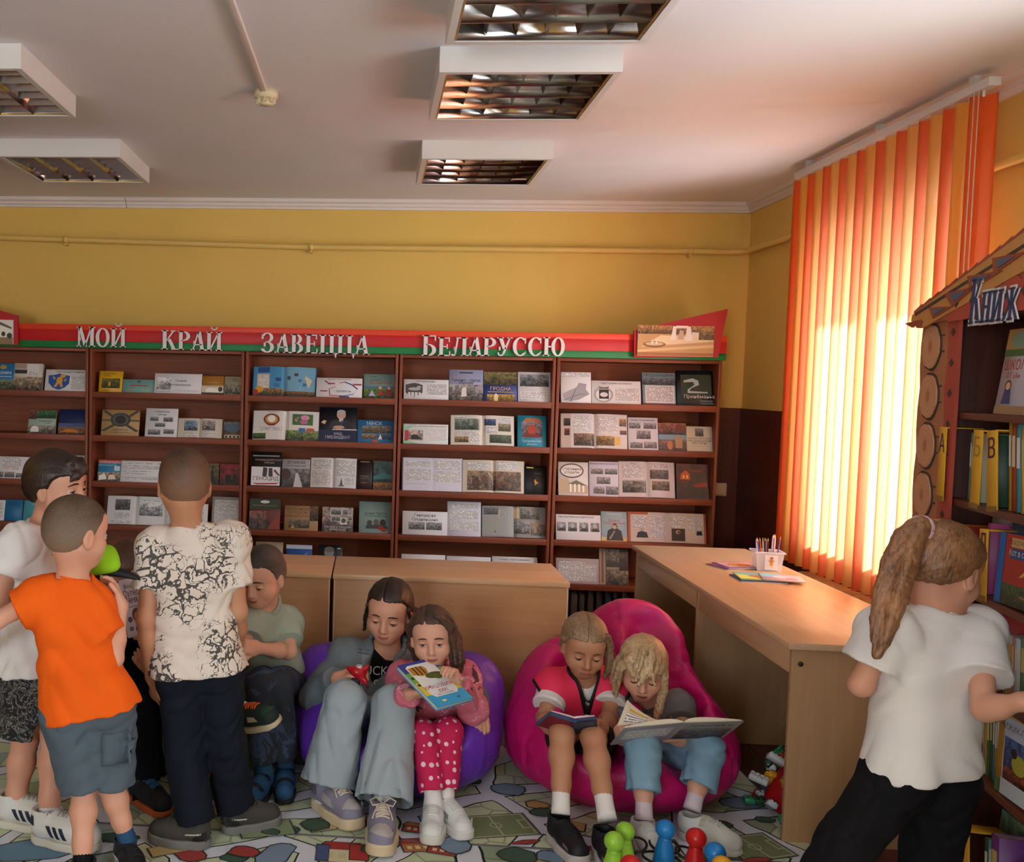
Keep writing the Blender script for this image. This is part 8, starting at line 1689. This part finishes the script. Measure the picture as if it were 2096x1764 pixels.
# ================================================================ the boy in white at the left
A = Person('dark-haired boy in a white t-shirt and black patterned shorts at the left edge', dict(
    pel=(76, 1352, 3.14), che=(78, 1180, 3.12), nek=(88, 1082, 3.12), head=(118, 994, 3.12), shL=(42, 1112, 2.99), shR=(112, 1105, 3.22),
    elL=(-6, 1222, 2.96), wrL=(14, 1288, 3.06), elR=(130, 1225, 3.28), wrR=(160, 1260, 3.36), hipL=(62, 1372, 3.08), hipR=(96, 1372, 3.19),
    knL=(52, 1510, 3.08), knR=(112, 1500, 3.06), anL=(26, 1672, 3.07), anR=(98, 1690, 2.97)), 1.06, hs=1.06, phi=74, pitch=.04, roll=-.06)
wl = A.J['wrL']
A.body(hands=[(wl, V3(at(34, 1292, 3.10))-wl, (.2, .5, .3), dict(curl=(.8, .9), thumb=1))], arms=('L', 'R'))
A.face(openup=18, openlo=13, gaze=(-.4, -.1), smile=.0, brow='#2a1a12')
A.hair(HAIRC['dark'], .013, line=((-.12, -.060), (-.06, -.056), (-.03, -.03), (-.01, .0), (.012, .002), (.03, .028), (.05, .042), (.10, .048)), streak=.0006, chains=[([(-.03, .07, .085), (.0, .092, .06), (.03, .092, .045), (.045, .08, .03)], [.010, .011, .010, .005], .015), ([(.03, .07, .085), (-.01, .090, .062), (-.04, .080, .045)], [.010, .011, .006], .015)])
F = A.shirt(None, .56, .016, .0, wr=.007, seed=41, neck=.056, cuff=.014, flare=.012, hip=1.2, belly=.008); ts = F.build('t_shirt', wht, A.t); rib(A, wht)
decal(A, ts, V3(at(117, 1128, 3.04)), (1, 0, 0), (0, 0, 1), .05, .042, [t_(.5, .05, .85, 'NY', '#1c2238')], off=.002)
shp = scribble('black_patterned_cotton', '#17161a', '#7a7672', 34, .44, .50)
A.pants(shp, .92, .018, .068, .07, .006, 44, name='shorts', thigh=.078)
stw = cloth('white_sport_sock', '#c4c4cc', '#d0d0d6'); nvy = M('navy_band', '#1c2440', .7, var=.05); A.sock('L', stw, .32, .033, nvy); A.sock('R', stw, .32, .033, nvy)
ash = dict(up=M('white_leather_cream', '#cfcbc2', .45, var=.05), sole=M('off_white_rubber', '#c9c2b0', .5, var=.06), lace=M('grey_lace', '#a8a29c', .7), stripes=M('navy_stripe', '#1c2233', .5, var=.04), low=False, toecap=M('white_leather_cream', '#cfcbc2'), patch=[('heel_tab', M('navy_stripe', '#1c2233'), ((.004, .055), (.026, .055), (.022, .078), (.006, .078)))])
A.shoe('L', (1, -.1), ash, L=1.2); A.shoe('R', (1, -.22), ash, L=1.2)
# ================================================================ the boy in the polo shirt
P = Person('small boy in a sage green polo shirt looking down beside the purple bean bag', dict(
    pel=(566, 1392, 3.72), che=(552, 1306, 3.62), nek=(545, 1244, 3.58), head=(536, 1178, 3.49), shL=(508, 1266, 3.52), shR=(588, 1270, 3.66),
    elL=(500, 1320, 3.46), wrL=(492, 1340, 3.36), elR=(592, 1334, 3.56), wrR=(526, 1326, 3.40), hipL=(545, 1395, 3.66), hipR=(590, 1395, 3.72),
    knL=(532, 1396, 3.40), knR=(572, 1394, 3.44), anL=(540, 1578, 3.42), anR=(584, 1570, 3.48)), .95, hs=1.0, phi=-24, pitch=.30, skin=SKIN3)
wl, wr_ = P.J['wrL'], P.J['wrR']
P.body(hands=[(wr_, V3(at(494, 1322, 3.34))-wr_, (.0, .8, -.3), dict(curl=(.7, .8), thumb=1))])
P.face(openup=0, openlo=20, gaze=(0, -.5), smile=.004, brow='#4a3a2c')
P.hair(FADE['p'], .007, line=((-.12, -.078), (-.06, -.072), (-.03, -.048), (-.01, -.008), (.012, -.008), (.028, .03), (.05, .062), (.10, .068)), streak=.0004)
sage = cloth('sage_pique', '#97a294', '#a8b2a4', 6, .85, 220, .3)
F = P.shirt(None, .66, .012, .02, wr=.005, seed=51, neck=.056, cuff=.008); ps = F.build('polo_shirt', sage, P.t); collar(P, ps, sage, .058, thick=.007, open_=.45)
dj = scribble('faded_dark_denim', '#22252e', '#33405a', 7, .52, .62)
P.pants(dj, 1.88, .007, .047, .045, .005, 52, thigh=.064)
P.sock('L', nb, .3, .036); P.sock('R', nb, .3, .036)
psh = dict(up=nb, sole=M('dark_sandal_sole', '#1c1a1c', .7), strap=M('black_strap', '#19171a', .7), strap_at=(.075, .145), low=True)
P.shoe('L', (-.22, -1), psh, L=1.08); P.shoe('R', (.10, -1), psh, L=1.08)
# ================================================================ the reader hidden behind the boys
D = Person('child in dark clothes reading behind the boy in orange', dict(
    pel=(296, 1405, 3.76), che=(284, 1300, 3.66), nek=(270, 1222, 3.62), head=(262, 1168, 3.55), shL=(228, 1250, 3.62), shR=(330, 1250, 3.66),
    elL=(232, 1320, 3.5), wrL=(252, 1290, 3.42), elR=(345, 1330, 3.52), wrR=(322, 1300, 3.40), hipL=(268, 1408, 3.72), hipR=(322, 1408, 3.74),
    knL=(278, 1432, 3.44), knR=(300, 1446, 3.52), anL=(288, 1620, 3.30), anR=(300, 1600, 3.52)), .98, hs=.98, phi=8, pitch=.25)
wl, wr_ = D.J['wrL'], D.J['wrR']
D.body(hands=[(wl, (.5, -.3, .5), (.8, .2, .2), dict(curl=(.6, .7), thumb=-1)), (wr_, (-.5, -.3, .5), (-.8, .2, .2), dict(curl=(.6, .7), thumb=1))])
D.face(openup=4, openlo=18, gaze=(0, -.4), brow='#3a2a20')
D.hair(HAIRC['brown'], .011, line=((-.12, -.060), (-.06, -.056), (-.03, -.03), (-.01, .0), (.012, .0), (.03, .022), (.05, .036), (.10, .040)), streak=.0008)
F = D.shirt(None, 1, .014, .02, long=True, wr=.005, seed=61); F.build('dark_top', m_black, D.t)
D.pants(m_navyk, 1.9, .014, .060, .058, .006, 62); D.sock('L', m_black, .2, .034); D.sock('R', m_black, .2, .034)
dsh = dict(up=M('black_blue_mesh', '#171b24', .6, var=.2, scale=40), sole=M('orange_rubber', '#b4572a', .5, var=.08), lace=M('blue_lace', '#2a6a9c', .7))
D.shoe('L', (.75, -.65), dsh, L=1.15); D.shoe('R', (.2, -1), dsh, L=1.15)
qa, qb, qd = V3(at(262, 1186, 3.34)), V3(at(352, 1166, 3.36)), V3(at(262, 1306, 3.28))
e1 = unit(qb-qa); e2 = qa-qd; e2 = unit(e2-e1*(e2 @ e1)); nz = np.cross(e1, e2); w_, h_ = np.linalg.norm(qb-qa), np.linalg.norm(qa-qd); c_ = qd+e1*w_/2+e2*h_/2
sb = thing('story_book', 'pale lilac book about girls held up by the hidden reader', 'book'); sb.matrix_world = Matrix([[e1[i], -nz[i], e2[i], c_[i]] for i in range(3)]+[[0, 0, 0, 1]])
slab_book(sb, w_, h_, .014, '#e2d8e8', [('t', .1, .84, .07, 'Всё о СуперСилах', '#3a2438', 'l'), ('t', .06, .70, .11, 'СуперДевочках', '#7a1f3a', 'l'), ('t', .0, .58, .11, 'Девочки', '#4a1f3a', 'l'), ('r', .04, .5, .96, .52, '#a898c0'), ('e', .28, .36, .10, .12, '#6a4434'), ('e', .29, .33, .07, .08, '#d8a88c'), ('e', .12, .30, .05, .05, '#5a4a6a'), ('e', .12, .14, .05, .04, '#8a7a9a'), ('e', .28, .13, .07, .07, '#6a4434'), ('e', .29, .12, .045, .045, '#d8a88c'), ('e', .6, .3, .14, .16, '#8a5a4a'), ('e', .6, .27, .1, .1, '#d8a88c')])
# ================================================================ the child hidden behind the cream shirt, one foot across the knee
E2 = Person('child behind the boy in cream with one colourful trainer resting on the knee', dict(
    pel=(402, 1415, 3.80), che=(402, 1310, 3.72), nek=(400, 1240, 3.68), head=(400, 1172, 3.60), shL=(352, 1262, 3.66), shR=(452, 1262, 3.70),
    elL=(318, 1340, 3.52), wrL=(312, 1372, 3.40), elR=(458, 1330, 3.56), wrR=(440, 1370, 3.42), hipL=(375, 1418, 3.72), hipR=(428, 1418, 3.74),
    knL=(330, 1412, 3.42), knR=(438, 1450, 3.44), anL=(486, 1452, 3.30), anR=(432, 1600, 3.44)), .98, hs=.96, phi=-10, pitch=.3)
wl = E2.J['wrL']
E2.body(hands=[(wl, V3(at(292, 1352, 3.34))-wl, (.2, .6, -.5), dict(curl=(.6, .7), thumb=-1))], face=False, fineh=.005)
E2.hair(HAIRC['brown'], .008, line=BUZZ, streak=.0005)
F = E2.shirt(None, .6, .014, .02, wr=.004, seed=71); F.build('dark_t_shirt', m_black, E2.t)
E2.pants(m_navyk, .55, .016, .07, .06, .004, 72, name='shorts'); E2.sock('L', stw, .3, .034); E2.sock('R', stw, .3, .034)
esh = dict(up=M('black_green_suede', '#1c241e', .8, var=.2, scale=30), sole=M('cream_sole', '#b8a888', .5, var=.08), lace=M('orange_lace', '#d8561e', .6), toecap=M('dark_green_suede', '#1c3a2a', .8), patch=[('beige_panel', M('beige_suede', '#a89a80', .8), ((.10, .044), (.14, .040), (.13, .056), (.105, .062))), ('white_panel', M('white_panel', '#b8b4ac', .7), ((.01, .05), (.06, .046), (.05, .075), (.014, .08)))])
aL = E2.J['anL']
def free_shoe(Pn, ank, heel_dir, up_dir, st, L):
    d = unit(heel_dir); u = unit(np.array(up_dir, float)-d*np.dot(up_dir, d)); x = np.cross(d, u); sc = Pn.sc*L; o0 = np.array(ank)-d*.045*sc-u*.075*sc
    return make_shoe(Pn, Matrix([[x[i]*sc, d[i]*sc, u[i]*sc, o0[i]] for i in range(3)]+[[0, 0, 0, 1]]), st)
free_shoe(E2, aL, V3(at(556, 1440, 3.22))-aL, (-.25, -.25, 1), esh, 1.1); E2.shoe('R', (.1, -1), esh, L=1.1)
# ================================================================ the girl in white at the cottage bookcase
W = Person('girl in a white t-shirt and black trousers with a ponytail reaching into the cottage bookcase', dict(
    pel=(1886, 1552, 2.56), che=(1898, 1362, 2.55), nek=(1920, 1254, 2.56), head=(1930, 1160, 2.57), shL=(1814, 1290, 2.52), shR=(1996, 1292, 2.56),
    elL=(1762, 1402, 2.52), wrL=(1800, 1400, 2.74), elR=(2016, 1452, 2.42), wrR=(2092, 1436, 2.34), hipL=(1840, 1590, 2.54), hipR=(1930, 1592, 2.58),
    knL=(1745, 1708, 2.52), knR=(1905, 1735, 2.58), anL=(1642, 1890, 2.52), anR=(1892, 1930, 2.58)), .92, hs=1.06, phi=116, pitch=.26, skin=SKIN)
wl, wr_ = W.J['wrL'], W.J['wrR']
W.body(hands=[(wr_, (.9, -.1, .15), (0, .3, -.9), dict(curl=(.5, .6), thumb=1)), (wl, (.6, .7, .1), (.3, -.2, -.9), dict(curl=(.4, .5), thumb=-1))])
W.face(openup=8, openlo=14, gaze=(0, -.4), brow='#5a3c2a')
W.hair(HAIRC['redbr'], .009, line=((-.12, -.055), (-.06, -.05), (-.03, -.03), (-.01, .0), (.012, .008), (.03, .034), (.05, .058), (.10, .066)), streak=.0009, N=24,
    chains=strands([(.0, -.085, .075), (.0, -.118, .075), (.0, -.142, .04), (.008, -.160, -.02), (.014, -.172, -.09), (.020, -.182, -.16), (.024, -.190, -.215), (.026, -.195, -.25)], [.020, .022, .028, .032, .030, .024, .016, .010], 30, 1.0, 5, .30))
tie = [W.hp(.022*math.cos(a), -.112+.008*math.cos(a), .072+.026*math.sin(a)) for a in np.linspace(0, 2*math.pi, 15)]
MB().tube([Vector(p)-W.base for p in tie], .009, 8).build('hair_tie', cloth('pink_scrunchie', '#c49aa0', '#d8b0b4'), W.t)
F = W.shirt(None, .62, .018, .03, wr=.006, seed=81, neck=.060, cuff=.016, flare=.014, hip=1.10, belly=.010, freq=66, hemn=(.10, 0, -1)); F.build('t_shirt', wht, W.t); rib(W, wht)
W.pants(m_black, 1.95, .012, .062, .064, .006, 82); W.sock('L', m_black, .2, .034); W.sock('R', m_black, .2, .034)
wsh = dict(up=M('black_leather', '#1a191c'), sole=m_white_sole, lace=M('black_lace', '#1c1a1e')); W.shoe('L', (-.6, -.6), wsh, L=1.1); W.shoe('R', (.6, .6), wsh, L=1.1)
